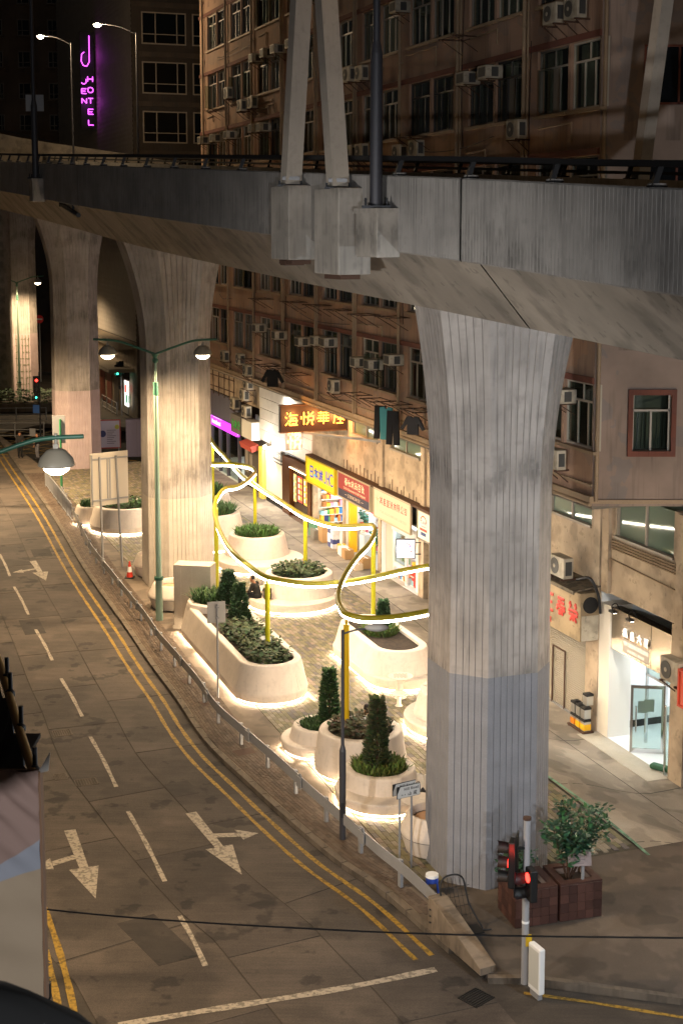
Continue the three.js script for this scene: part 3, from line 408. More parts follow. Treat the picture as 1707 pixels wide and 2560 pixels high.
// lower wall behind the pavement, with its mezzanine openings
{ const w = [], holes = [[-7.9, -4.6], [-3.15, 0.27], [1.54, 4.9], [6.2, 9.8], [11.6, 14.45], [15.92, 19.2], [21, 24]]; let at = -13.85; for (const [a, b] of holes) { w.push(span(at, a, 3.95, HB - 0.26, -0.25, 0), span(a, b, 3.95, 5.82, -0.25, 0)); at = b; } w.push(span(at, 30, 3.95, HB - 0.26, -0.25, 0));
  const lw = mesh('lower_wall', w, M.wallLow, apt, 5); lw.userData.label = 'stained cream wall between shops and overhang';
  for (const x of [-4.0, 0.75, 5.4, 10.6, 14.98, 15.5, 19.7]) mesh('pilaster', span(x - 0.2, x + 0.2, 3.96, HB - 0.27, 0, 0.12), M.wallLow, apt, 5);
  for (const [i, [a, b]] of holes.entries()) { const g = new THREE.Group(); g.name = 'mezzanine_window'; apt.add(g); mesh('frame', [span(a, b, 5.82, 5.9, -0.2, 0.06), span(a, a + 0.08, 5.9, HB - 0.26, -0.2, -0.04), span(b - 0.08, b, 5.9, HB - 0.26, -0.2, -0.04), span((a + b) / 2 - 0.04, (a + b) / 2 + 0.04, 5.9, HB - 0.26, -0.18, -0.06)], M.frame, g); part('pane', new THREE.BoxGeometry((b - a) / 2 - 0.12, HB - 6.2, 0.01), M.glassGreen, g, [a + (b - a) / 4, 5.9 + (HB - 6.2) / 2, -0.12]); part('pane', new THREE.BoxGeometry((b - a) / 2 - 0.12, HB - 6.2, 0.01), M.glassGreen, g, [b - (b - a) / 4, 5.9 + (HB - 6.2) / 2, -0.12]); mesh('blind', span(a + 0.05, b - 0.05, 5.9, HB - 0.27, -0.62, -0.6), i < 2 ? mat('#b39a5c', 0.9) : mat('#6f7560', 0.9), g); }  // the first two blinds are coloured yellowish in place of orange window light
  mesh('conduit', [0, 1, 2, 3].map((k) => bar([15.8, 5.72 - k * 0.09, 0.05], [21, 5.72 - k * 0.09, 0.05], 0.03, 6)).concat([bar([15.7, 5.1, 0.04], [21, 4.9, 0.04], 0.025, 6), bar([15.7, 4.7, 0.04], [15.7, 5.1, 0.04], 0.025, 6)]), M.pipe, apt);
  const sp = []; for (let i = 0; i < 22; i++) { const x = -9 + i * 0.45 + rr(-0.1, 0.1); sp.push(bar([x, 3.98, 0.04], [x, 4.2 + rr(0, 0.35), 0.04], 0.014, 5)); } mesh('wall_spike', sp, M.rust, apt);
  mesh('ledge', [span(-13.85, 8.2, 3.9, 4.0, -0.2, 0.38)], M.rust, apt, 3);
  for (const q of [span(-13.95, -13.72, -0.1, 3.9, -4, 0), span(-9.27, -8.92, -0.1, 3.9, -4, 0.02), span(-4.54, -4.22, -0.1, 3.9, -4, 0.02), span(0.15, 0.68, -0.3, 3.9, -4, 0.02), span(1.25, 1.45, -0.3, 2.62, -0.3, 0.02), span(5.2, 8.2, -0.9, 3.9, -0.3, 0.0), span(14.33, 15.1, -0.9, 3.95, -0.3, 0.06), span(19.28, 20.0, -0.95, 3.95, -4, 0.05), span(20.0, 30, 2.0, 3.95, -0.3, 0)]) mesh('ground_wall', q, M.wallLow, apt, 5);
}
// ---- air conditioners
const facadeRow = (h) => h < 11.6 ? 'lowest window row' : h < 14.8 ? 'second window row' : h < 21.3 ? 'row just above flyover' : h < 24.7 ? 'second row above flyover' : 'topmost row in view';
const ordinal = ['first', 'second', 'third', 'fourth', 'fifth', 'sixth', 'seventh', 'eighth', 'ninth'];
const bayOf = (x) => ordinal[Math.max(0, Math.min(8, Math.floor((x + 26.9) / 5)))] + ' bay';
const acSeen = {};
const acName = (what, x, h) => { const k = `${what}, ${facadeRow(h)}, ${bayOf(x)} from far end`, n = acSeen[k] = (acSeen[k] ?? 0) + 1; return n === 1 ? k : k + (n === 2 ? ', nearer one' : ', nearest one'); };
const AC = {
  win: (() => { const g = new THREE.Group(); mesh('casing', rbox(0.66, 0.42, 0.62, 0.02, 0, 0.21, 0.31), M.acWhite, g); mesh('side_vent', box(0.012, 0.3, 0.24, 0.333, 0.21, 0.3), M.acGrille, g); mesh('grille', box(0.5, 0.3, 0.012, 0, 0.21, 0.622), M.acGrille, g); for (const x of [-0.28, 0.28]) mesh('bracket', [bar([x, -0.02, 0], [x, -0.02, 0.6], 0.018, 5), bar([x, -0.35, 0.02], [x, -0.02, 0.55], 0.015, 5)], M.rust, g); return g; })(),
  split: (() => { const g = new THREE.Group(); mesh('casing', rbox(0.82, 0.6, 0.32, 0.025, 0, 0.3, 0.3), M.acWhite, g); mesh('fan_grille', new THREE.CylinderGeometry(0.23, 0.23, 0.015, 20).rotateX(Math.PI / 2).translate(-0.12, 0.3, 0.466), M.acGrille, g); mesh('side_vent', box(0.008, 0.4, 0.2, 0.412, 0.3, 0.3), M.acGrille, g); mesh('fan_hub', new THREE.CylinderGeometry(0.06, 0.06, 0.02, 12).rotateX(Math.PI / 2).translate(-0.12, 0.3, 0.472), M.acWhite, g); for (const x of [-0.32, 0.32]) mesh('bracket', [box(0.05, 0.05, 0.5, x, -0.03, 0.25), bar([x, -0.4, 0.02], [x, -0.05, 0.45], 0.018, 5)], M.rust, g); return g; })(),
};
function ac(kind, x, y, o = OV, label, s = 1) {
  const g = AC[kind].clone(); g.name = kind === 'win' ? 'window_air_conditioner' : 'outdoor_air_conditioner'; g.position.set(...W(x, y, o)); g.rotation.y = TURN; g.scale.setScalar(s); top(g);
  return tag(g, label ?? acName(kind === 'win' ? 'white box air conditioner' : 'outdoor unit with round fan', x, y), 'air conditioner', 'air conditioners on the facade');
}
for (const [k, x, y] of [['win', -14.78, 10.27], ['win', -11.44, 10.14], ['win', -7.8, 10.1], ['win', -5.57, 10.31], ['win', -4.19, 10.34], ['win', -0.38, 9.81], ['win', 1.23, 9.85], ['win', 3.42, 10.24], ['split', -21.69, 8.16], ['split', -18.49, 8.26], ['split', -17.14, 7.79], ['split', -3.58, 8.38], ['win', -25.75, 20.33], ['win', -23.04, 20.3], ['win', -20.04, 20.28], ['win', -15.31, 20.33], ['win', -13.85, 20.28], ['win', -9.07, 23.75], ['win', -11.4, 23.78], ['win', -15.09, 23.76], ['win', -13.14, 23.8], ['split', -20.42, 22.44], ['split', -17.78, 21.57], ['split', -15.82, 21.57], ['split', -1.6, 21.51], ['split', -0.18, 21.43], ['split', -1.4, 18.32], ['split', -0.16, 18.32], ['split', 3.9, 18.06], ['split', 5.52, 18.14], ['win', 9.95, 20.31], ['win', 11.66, 20.34], ['win', 3.88, 23.52], ['split', 13.57, 18.3], ['split', 15.89, 21.52], ['split', 17.17, 21.49], ['win', 16.86, 10.33], ['split', 16.47, 8.28]]) ac(k, x, y);
for (const [x, y, l] of [[-27.4, 4.7, 'outdoor unit left of the stacked ones by the white cladding'], [-24.9, 4.5, 'lowest outdoor unit of the stack beside the white cladding'], [-25.3, 5.45, 'middle outdoor unit of the stack beside the white cladding'], [-24.5, 6.2, 'topmost outdoor unit of the stack beside the white cladding'], [13.75, 4.12, 'outdoor unit on the canopy above the red lettered shop']]) ac('split', x, y, x > 0 ? 0.35 : 0, l, 1.15);
ac('split', 19.9, 2.4, 0.0, 'outdoor unit at the right edge beside the lobby', 1.15); ac('split', 21.2, 4.3, 0, 'outdoor unit on the wall at the right edge above the lobby', 1.1);
for (const [x, y, c, k, l] of [[0.4, 10.7, [1, 0.9, 0.75], 1.2], [5.2, 9.9, [1, 0.08, 0.05], 0.5], [-3.2, 9.6, [0.8, 0.9, 1], 0.8], [-18.6, 10.4, [0.8, 0.9, 1], 0.7], [-8.4, 10.3, [1, 0.8, 0.5], 0.6], [0.2, 24.0, [1, 0.85, 0.6], 0.9], [-14.8, 13.9, [1, 0.85, 0.6], 0.4], [11.8, 23.6, [0.8, 1, 0.9], 0.5], [-24, 23.8, [1, 0.8, 0.55], 0.4]]) { mesh('room_lamp', box(0.5, 0.05, 0.05, x, y, 0.2), glow(c, 5, 0xffffff), apt, 0); lightAt('point', 'room_lamp_light', c, k, W(x, y - 0.1, 0.2), { soft: 4 }); }
{ const cb = []; for (let i = 0; i < 16; i++) { const k = i % 7, x = -26 + R() * 40, y = rows[k] - rr(0.3, 1.0), L = rr(2, 7); cb.push(tube([[x, y, OV + 0.05], [x + L * 0.3, y - rr(0.05, 0.3), OV + 0.08], [x + L * 0.7, y - rr(0.0, 0.25), OV + 0.07], [x + L, y + rr(-0.3, 0.2), OV + 0.05]], 0.014, 16, 4)); } for (let i = 0; i < 12; i++) { const x = bays[i % 9] + rr(0.3, 0.5), y = HB + rr(0.5, 12); cb.push(tube([[x, y, OV + 0.06], [x + rr(-0.1, 0.1), y + 1.5, OV + 0.1], [x + rr(-0.1, 0.1), y + rr(3, 6), OV + 0.06]], 0.014, 12, 4)); } mesh('cable', cb, M.black, apt, 0); }
// drying racks and washing
const rackGeo = join([bar([-0.75, 0, 0.85], [0.75, 0, 0.85], 0.02, 5), bar([-0.75, 0, 0.5], [0.75, 0, 0.5], 0.014, 5), bar([-0.75, 0, 0.02], [0.75, 0, 0.02], 0.02, 5), bar([-0.6, 0, 0], [-0.6, 0, 0.95], 0.02, 5), bar([0.6, 0, 0], [0.6, 0, 0.95], 0.02, 5), bar([-0.6, -0.5, 0.02], [-0.6, 0, 0.85], 0.014, 5), bar([0.6, -0.5, 0.02], [0.6, 0, 0.85], 0.014, 5)]);
for (const [i, [x, y]] of [[-14.06, 12], [-8.72, 12.1], [-5.35, 12.12], [-2.48, 12.06], [0.51, 12.03], [3.56, 12.11], [-16.1, 8.73], [-13.04, 8.73], [-8.28, 8.74], [-0.37, 8.68], [1.94, 8.7], [-11.2, 8.78], [3.9, 8.8], [6.2, 8.8], [9.5, 21.9], [-22.5, 22.0], [-4.6, 25.3], [5.5, 18.85]].entries()) { const g = onFacade('drying_rack', acName('rusty iron drying rack', x, y + 0.8), 'drying rack', x, y, OV, 'drying racks on the facade'); part('rack_frame', rackGeo, M.rust, g); }
const shirt = (m, sleeves = true) => { const s = new THREE.Shape([[-0.27, 0], [0.27, 0], [0.27, 0.55], [sleeves ? 0.5 : 0.27, 0.2], [sleeves ? 0.6 : 0.27, 0.27], [0.3, 0.8], [0.12, 0.82], [0, 0.76], [-0.12, 0.82], [-0.3, 0.8], [sleeves ? -0.6 : -0.27, 0.27], [sleeves ? -0.5 : -0.27, 0.2], [-0.27, 0.55]].map((p) => new THREE.Vector2(...p))); return new THREE.ExtrudeGeometry(s, { depth: 0.05, bevelEnabled: true, bevelSize: 0.02, bevelThickness: 0.02, bevelSegments: 2 }); };
const trousers = () => { const s = new THREE.Shape([[-0.2, 1.05], [0.2, 1.05], [0.24, 0], [0.06, 0], [0, 0.7], [-0.06, 0], [-0.24, 0]].map((p) => new THREE.Vector2(...p))); return new THREE.ExtrudeGeometry(s, { depth: 0.06, bevelEnabled: true, bevelSize: 0.02, bevelThickness: 0.02, bevelSegments: 2 }); };
const hang = (name, label, x, y, o, geo, m, turn) => { const g = thing(name, label, 'laundry', W(x, y, o), turn, 'washing hung on the racks'); mesh(name === 'hanging_trousers' ? 'cloth' : 'cloth', geo, m, g, 2); mesh('hanger', [bar([-0.2, name === 'hanging_trousers' ? 1.07 : 0.83, 0.03], [0.2, name === 'hanging_trousers' ? 1.07 : 0.83, 0.03], 0.012, 5), bar([0, 0.8, 0.03], [0, name === 'hanging_trousers' ? 1.2 : 1.0, 0.03], 0.01, 5)], M.galv, g); };
hang('hanging_shirt', 'black shirt drying above the orange neon sign', -11.3, 7.85, OV + 0.7, shirt(), mat('#121214', 0.95), -0.4); hang('hanging_shirt', 'teal shirt drying between two pairs of black trousers', 3.8, 7.4, OV + 0.75, shirt(0, false).scale(0.85, 1.5, 1), mat('#3f7f86', 0.95), -0.5);
hang('hanging_trousers', 'black trousers drying left of the teal shirt', 3.2, 7.35, OV + 0.75, trousers().scale(1.1, 1.2, 1), mat('#101013', 0.95), -0.5); hang('hanging_trousers', 'black trousers drying right of the teal shirt', 4.5, 7.3, OV + 0.75, trousers().scale(1.1, 1.2, 1), mat('#131318', 0.95), -0.5); hang('hanging_shirt', 'grey garment drying beside the nearest pier', 6.1, 7.9, OV + 0.6, shirt().scale(0.8, 0.8, 1), mat('#3b3a3c', 0.95), -0.5);

// ================================================================ THE SHOPS
function shopRoom(name, label, x0, x1, h, wallHex, floorHex, y0 = 0) { const g = onFacade(name, label, 'shop', 0, 0, 0), t = 0.08; mesh('floor', span(x0, x1, y0 - 0.1, y0 + 0.02, -4, 0.05), mat(floorHex, 0.6), g); mesh('back_wall', span(x0, x1, y0, h + 0.3, -4.1, -4), mat(wallHex, 0.8), g); mesh('ceiling', span(x0, x1, h + 0.3, h + 0.4, -4, -0.02), mat('#cfcfcb', 0.8), g); mesh('side_wall', [span(x0, x0 + t, y0, h + 0.3, -4, -0.03), span(x1 - t, x1, y0, h + 0.3, -4, -0.03)], mat(wallHex, 0.8), g); return g; }
const goodsHex = ['#c8402e', '#e6b93c', '#3f7fbf', '#d8d3c6', '#5a9a57', '#e58fa8', '#f0e9d8', '#2f3d77', '#e8773a', '#8fc3d4', '#b9352f', '#9c6b3c'].map((c) => mat(c, 0.6));
function shelfOfGoods(parent, x0, x1, y0, y1, z, rowsN, deep = 0.35) { mesh('shelf', [...Array(rowsN + 1).keys()].map((r) => span(x0, x1, y0 + (y1 - y0) * r / rowsN - 0.02, y0 + (y1 - y0) * r / rowsN + 0.01, z, z + deep)).concat([span(x0, x0 + 0.03, y0, y1, z, z + deep), span(x1 - 0.03, x1, y0, y1, z, z + deep)]), M.white, parent); for (let r = 0; r < rowsN; r++) { let x = x0 + 0.05; while (x < x1 - 0.12) { const w = rr(0.1, 0.22), h = rr(0.4, 0.85) * (y1 - y0) / rowsN; mesh('goods', box(w * 0.92, h, deep * 0.8, x + w / 2, y0 + (y1 - y0) * r / rowsN + 0.012 + h / 2, z + deep * 0.5), goodsHex[Math.floor(R() * 12)], parent, 0); x += w; } } }
const shopTube = (parent, x0, x1, y, z, color, k, name = 'ceiling_lamp') => { mesh(name, box(x1 - x0, 0.05, 0.1, (x0 + x1) / 2, y, z), glow(color, 10, 0xffffff), parent, 0); lightAt('rect', name + '_light', color, k, W((x0 + x1) / 2, y - 0.04, z), { w: 0.5, h: x1 - x0, to: W((x0 + x1) / 2, y - 5, z) }).rotateZ(0); };
function downRect(name, color, k, x, y, z, w, d) { const l = new THREE.RectAreaLight(0xffffff, k, w, d); l.name = name; l.color.setRGB(...color); l.position.set(...W(x, y, z)); l.rotation.set(0, 0, 0); const o = new THREE.Object3D(); l.quaternion.setFromEuler(new THREE.Euler(-Math.PI / 2, 0, 0)).premultiply(new THREE.Quaternion().setFromAxisAngle(V(0, 1, 0), TURN)); scene.add(l); }
const lampBar = (parent, x0, x1, y, z, color, k, d = 0.25) => { mesh('ceiling_lamp', box(x1 - x0, 0.05, 0.14, (x0 + x1) / 2, y, z), glow(color, 8, 0xffffff), parent, 0); downRect('ceiling_lamp_light', color, k, (x0 + x1) / 2, y - 0.04, z, x1 - x0, d); };
function shelfSide(parent, x, y0, y1, z0, z1, rowsN, deep = 0.35) { const R0 = (y1 - y0) / rowsN; mesh('shelf', [...Array(rowsN + 1).keys()].map((r) => span(x, x + deep, y0 + R0 * r - 0.02, y0 + R0 * r + 0.01, z0, z1)), M.white, parent); for (let r = 0; r < rowsN; r++) { let z = z0 + 0.04; while (z < z1 - 0.12) { const w = rr(0.1, 0.24), h = rr(0.4, 0.85) * R0; mesh('goods', box(deep * rr(0.6, 0.95), h, w * 0.92, x + deep * 0.5, y0 + R0 * r + 0.012 + h / 2, z + w / 2), goodsHex[Math.floor(R() * 12)], parent, 0); z += w; } } }
// yellow-signed houseware shop
{ const g = shopRoom('houseware_shop', 'bright open shop with stacked goods under the yellow sign', -13.7, -9.28, 2.6, '#e8e0d2', '#b9b2a6'); shelfOfGoods(g, -13.5, -9.5, 0.05, 2.3, -3.9, 5); shelfOfGoods(g, -11.9, -10.9, 0.05, 1.5, -2.2, 4);
  for (const z of [-0.7, -2.4]) lampBar(g, -13.2, -9.8, 2.8, z, NEUTRAL, 34); shelfSide(g, -13.6, 0.05, 2.45, -3.6, -0.3, 6); mesh('door_pillar', [span(-13.69, -13.55, 0, 2.6, -0.2, 0.03)], M.wallLow, g); }
// red-signed houseware shop
{ const g = shopRoom('gift_shop', 'open household goods shop with yellow side panel under the red sign', -8.9, -4.55, 2.65, '#d9d6d0', '#a8a49d'); shelfOfGoods(g, -8.5, -5.0, 0.05, 2.4, -3.9, 5); shelfSide(g, -8.2, 0.05, 2.1, -3.4, -0.5, 5); shelfOfGoods(g, -8.2, -7.4, 0.05, 2.0, -1.0, 4); shelfOfGoods(g, -6.6, -5.6, 0.05, 1.7, -1.9, 4); mesh('side_panel', [span(-8.42, -8.2, 0, 2.65, -0.35, 0.02), span(-8.2, -4.7, 2.2, 2.65, -0.9, -0.86)], mat('#d8a50e', 0.5), g); mesh('banner', span(-7.9, -5.4, 2.05, 2.2, -0.8, -0.77), mat('#c82a4d', 0.5), g);
  mesh('garland', (() => { const o = []; for (let i = 0; i < 90; i++) { const t = i / 90; o.push(ball(rr(0.05, 0.11), -7.3 + 2.5 * t + rr(-0.1, 0.1), 2.25 - 1.1 * t + rr(-0.18, 0.18), -0.2 + rr(-0.12, 0.12), 1, 0.5, 1)); } return o; })(), mat('#24584a', 0.7), g); for (const z of [-0.7, -2.4]) lampBar(g, -8.2, -5.0, 2.85, z, COOL, 28); }
// the shop under the cream banner
{ const g = shopRoom('claw_game_shop', 'shop with bright glass cases under the cream banner', -4.2, 0.15, 2.55, '#e6e6ea', '#bdbdbd'); mesh('front_panel', [span(-3.2, -0.1, 2.2, 2.65, -0.2, -0.1), span(-2.95, -2.85, 0, 2.2, -0.2, -0.08), span(-1.55, -1.4, 0, 2.2, -0.2, -0.08), span(-0.35, 0.1, 0, 2.2, -0.2, -0.08), span(-2.85, -1.55, 0.62, 0.8, -0.2, -0.08)], M.white, g);
  part('pane', new THREE.BoxGeometry(1.28, 1.38, 0.01), M.glass, g, [-2.2, 1.5, -0.13]); shelfOfGoods(g, -2.8, -1.6, 0.85, 2.1, -0.7, 4); shelfOfGoods(g, -1.35, -0.4, 0.05, 2.1, -1.4, 5); shelfSide(g, -1.38, 0.05, 2.1, -1.3, -0.25, 5); shelfOfGoods(g, -2.8, -1.6, 0.02, 0.6, -0.6, 2); mesh('red_cabinet', [span(-1.3, -0.75, 0.02, 0.95, -0.75, -0.3)], mat('#b52a22', 0.5), g); mesh('poster', [span(-1.3, -1.0, 1.4, 2.0, -0.72, -0.7), span(-0.85, -0.55, 1.4, 2.0, -0.72, -0.7)], mat('#c63b32', 0.6), g); mesh('shutter_box', [span(-4.1, -3.3, 0, 2.6, -0.25, -0.2)], mat('#b8b3a6', 0.6), g); for (const z of [-0.5, -2]) lampBar(g, -3.0, -0.3, 2.55, z, COOL, 30); }
// goods set out on the alley
const crate = (label, x, o, w, h, d, m, y = 0, group = 'goods stacked outside the shops') => { const g = thing('goods_box', label, 'box', W(x, T(x, o) + 0.01 + y, o), TURN + rr(-0.1, 0.1), group); mesh('carton', rbox(w, h, d, 0.015, 0, h / 2, 0), m, g, 2); mesh('lid_tape', box(w * 1.005, 0.02, 0.05, 0, h - 0.004, 0), M.white, g, 2); return g; };
for (let i = 0; i < 9; i++) crate(`blue and white carton before the yellow-signed shop, ${['bottom', 'second', 'third', 'fourth', 'top'][Math.floor(i / 2)]} layer, ${i % 2 ? 'near' : 'far'} side`, -9.85 + (i % 2) * 0.42, 0.35, 0.4, 0.22, 0.35, i % 3 ? mat('#c9ccd6', 0.6) : mat('#3c477e', 0.6), Math.floor(i / 2) * 0.23);
for (const [l, x, o, w, h, d, m] of [['wooden bin of brushes at the yellow-signed shop', -11.1, 0.3, 0.8, 0.75, 0.5, mat('#a9865c', 0.7)], ['green wire basket of goods at the yellow-signed shop', -12.3, 0.35, 0.9, 0.7, 0.5, mat('#4f7f63', 0.7)], ['grey rack of bottles at the yellow-signed shop', -11.75, 0.5, 0.7, 0.5, 0.5, mat('#77736a', 0.7)], ['yellow carton at the red-signed shop', -8.5, 0.35, 0.35, 0.4, 0.35, mat('#d3a017', 0.6)], ['white tub of goods at the red-signed shop', -7.9, 0.45, 0.6, 0.4, 0.45, mat('#c9c9cc', 0.6)], ['brown carton of small goods at the red-signed shop', -7.2, 0.5, 0.55, 0.45, 0.45, mat('#9b7a50', 0.8)], ['tall clear storage drawers at the red-signed shop', -6.3, -0.1, 0.6, 1.3, 0.5, mat('#b9c4cc', 0.35)], ['brown carton with packets beside the cream banner shop', -5.2, 0.4, 0.6, 0.5, 0.5, mat('#96774f', 0.8)], ['pale tray of packets beside the cream banner shop', -5.0, 0.85, 0.5, 0.3, 0.4, mat('#b9a791', 0.8)]]) crate(l, x, o, w, h, d, m);
// ---- shop signs
function signBoard(name, label, x0, x1, y0, y1, o, depth, frameM, face, tilt = 0) { const g = onFacade(name, label, 'sign', (x0 + x1) / 2, (y0 + y1) / 2, o), w = x1 - x0, h = y1 - y0; g.rotation.order = 'YXZ'; g.rotation.x = tilt; mesh('box', rbox(w, h, depth, 0.02, 0, 0, -depth / 2), frameM, g); mesh('frame', [box(w, 0.06, 0.04, 0, h / 2 - 0.03, 0.021), box(w, 0.06, 0.04, 0, -h / 2 + 0.03, 0.021), box(0.06, h - 0.12, 0.04, -w / 2 + 0.03, 0, 0.021), box(0.06, h - 0.12, 0.04, w / 2 - 0.03, 0, 0.021)], frameM, g); print(w - 0.12, h - 0.12, face, g, [0, 0, 0.005]); return g; }
const yellowFace = canvasMat(640, 190, (c, w, h) => { c.fillStyle = '#e3c400'; c.fillRect(0, 0, w, h); drawGlyphs(c, '日本城', 70, 48, 92, 16, '#2436b4', 15); c.strokeStyle = '#2436b4'; c.lineWidth = 15; c.beginPath(); c.moveTo(448, 46); c.lineTo(448, 120); c.quadraticCurveTo(444, 142, 418, 140); c.moveTo(474, 46); c.lineTo(474, 142); c.moveTo(518, 46); c.lineTo(518, 142); c.moveTo(474, 94); c.lineTo(518, 94); c.stroke(); c.beginPath(); c.arc(578, 94, 44, -0.9, 0.9, true); c.stroke(); c.strokeStyle = '#35b4dd'; c.beginPath(); c.moveTo(176, 118); c.lineTo(216, 118); c.stroke(); }, 0.5, 0.25);
signBoard('yellow_shop_sign', 'yellow sign with blue characters and letters', -13.68, -9.29, 2.62, 3.93, 0.4, 0.36, mat('#c7ab0c', 0.5), yellowFace);
const redFace = canvasMat(640, 190, (c, w, h) => { c.fillStyle = '#8c2622'; c.fillRect(0, 0, w, h); c.fillStyle = '#29263a'; c.fillRect(0, 128, w, h); drawGlyphs(c, '泰和家品百貨', 130, 22, 58, 10, '#ecd6b0', 7); c.fillStyle = '#ecd6b0'; c.font = 'bold 25px serif'; c.textAlign = 'center'; c.fillText('Tai Wo Houseware & Gift Company', 330, 116); drawGlyphs(c, '長者百貨用品專賣', 196, 145, 24, 8, '#ecd6b0', 3); c.fillRect(140, 157, 40, 3); c.fillRect(470, 157, 40, 3); }, 0.6);
signBoard('red_shop_sign', 'dark red and navy shop sign with cream characters', -8.9, -4.56, 2.7, 3.95, 0.38, 0.34, mat('#a89a80', 0.6), redFace);
const creamFace = canvasMat(640, 200, (c, w, h) => { c.fillStyle = '#c7b9a2'; c.fillRect(0, 0, w, h); drawGlyphs(c, '其星亞洲有限公司', 96, 42, 50, 12, '#9c4a42', 6); c.fillStyle = '#8f8474'; c.font = '26px serif'; c.textAlign = 'center'; c.fillText('S T A R  A S I A  C O M P A N Y  L I M I T E D', 330, 158, 480); c.strokeStyle = '#8fa07c'; c.lineWidth = 5; c.beginPath(); c.moveTo(50, 170); c.quadraticCurveTo(60, 110, 52, 70); for (let k = 0; k < 6; k++) { c.moveTo(52, 70); c.lineTo(52 + 34 * Math.cos(k), 62 + 22 * Math.sin(k)); } c.stroke(); }, 0.8);
{ const g = signBoard('cloth_banner_sign', 'creased cream banner with faded red characters', -4.2, 0.1, 2.62, 3.97, 0.34, 0.06, mat('#b6a890', 0.9), creamFace); mesh('rope', [bar([-2.2, 0.72, 0], [-2.05, 0.6, 0.02], 0.02, 5), bar([2.2, 0.72, 0], [2.05, 0.6, 0.02], 0.02, 5)], M.rust, g); }
const coinFace = canvasMat(640, 210, (c, w, h) => { c.fillStyle = '#ded6c4'; c.fillRect(0, 0, w, h); c.strokeStyle = '#b8402f'; c.lineWidth = 10; c.beginPath(); c.arc(84, 76, 44, Math.PI, 0); c.stroke(); c.fillStyle = '#26396f'; c.font = 'bold 40px sans-serif'; c.fillText('Coin', 44, 92); c.font = 'bold 20px sans-serif'; c.fillText('Laundry', 46, 116); c.fillStyle = '#b8402f'; c.fillRect(28, 126, 112, 20); c.fillStyle = '#26396f'; c.fillRect(44, 156, 80, 26); drawGlyphs(c, '自助洗衣', 180, 36, 78, 14, '#26396f', 10); drawGlyphs(c, '不用等待', 180, 134, 52, 12, '#26396f', 7); }, 0.6);
signBoard('laundry_sign', 'cream laundry sign with navy characters beside the nearest pier', 0.7, 5.2, 2.63, 3.9, 0.3, 0.25, mat('#7a715f', 0.6), coinFace);
{ const face = canvasMat(256, 256, (c, w, h) => { c.fillStyle = '#f2f4ff'; c.fillRect(0, 0, w, h); c.strokeStyle = '#b8402f'; c.lineWidth = 12; c.beginPath(); c.arc(128, 118, 70, Math.PI, 0); c.stroke(); c.fillStyle = '#2b4bb5'; c.font = 'bold 74px sans-serif'; c.textAlign = 'center'; c.fillText('Coin', 128, 132); c.font = 'bold 30px sans-serif'; c.fillText('Laundry', 128, 164); c.fillStyle = '#b8402f'; c.fillRect(34, 158, 26, 18); c.fillRect(196, 158, 26, 18); drawGlyphs(c, '自助洗衣店', 58, 204, 24, 6, '#2b4bb5', 3); }, 0.4, 0.35);
  const g = thing('hanging_light_box', 'small white light box sign hanging out by the laundry', 'sign', W(0.2, 2.1, 0.62), TURN + 1.2); mesh('casing', rbox(0.84, 0.84, 0.16, 0.06), M.lampPole, g); print(0.76, 0.76, face, g, [0, 0, 0.084]); mesh('bracket', [box(0.3, 0.04, 0.04, 0.5, 0.25, -0.02), box(0.3, 0.04, 0.04, 0.5, -0.25, -0.02)], M.darkSteel, g); lightAt('point', 'hanging_light_box_light', COOL, 1.6, W(0.32, 2.1, 0.9), { soft: 8 }); }
// roller shutters
const shutterGeo = (x0, x1, y0, y1) => { const n = Math.round((y1 - y0) / 0.075); return grid(1, n * 4, (u, v) => { const k = v * n; return [x0 + (x1 - x0) * u, y0 + (y1 - y0) * v, 0.018 * Math.sin(k * Math.PI * 2)]; }); };
const shutter = (label, x0, x1, y0, y1, o, m) => { const g = onFacade('roller_shutter', label, 'shutter', 0, 0, o, 'roller shutters'); mesh('curtain', shutterGeo(x0, x1, y0, y1), m, g); mesh('guide_rail', [span(x0 - 0.06, x0, y0, y1, -0.05, 0.05), span(x1, x1 + 0.06, y0, y1, -0.05, 0.05)], M.galv, g); mesh('bottom_bar', span(x0, x1, y0 - 0.06, y0 + 0.05, -0.03, 0.04), M.galv, g); return g; };
shutter('grey closed shutter below the laundry sign', 1.45, 5.2, -0.15, 2.6, -0.12, mat('#8e9090', 0.45)); { const g = shutter('brown closed shutter with a wicket door under the red lettering', 8.2, 14.3, -0.8, 2.2, -0.02, M.shutter); mesh('wicket_door', [span(12.0, 12.05, -0.8, 1.2, 0.02, 0.05), span(12.85, 12.9, -0.8, 1.2, 0.02, 0.05), span(12.0, 12.9, 1.2, 1.25, 0.02, 0.05)], M.rust, g); }
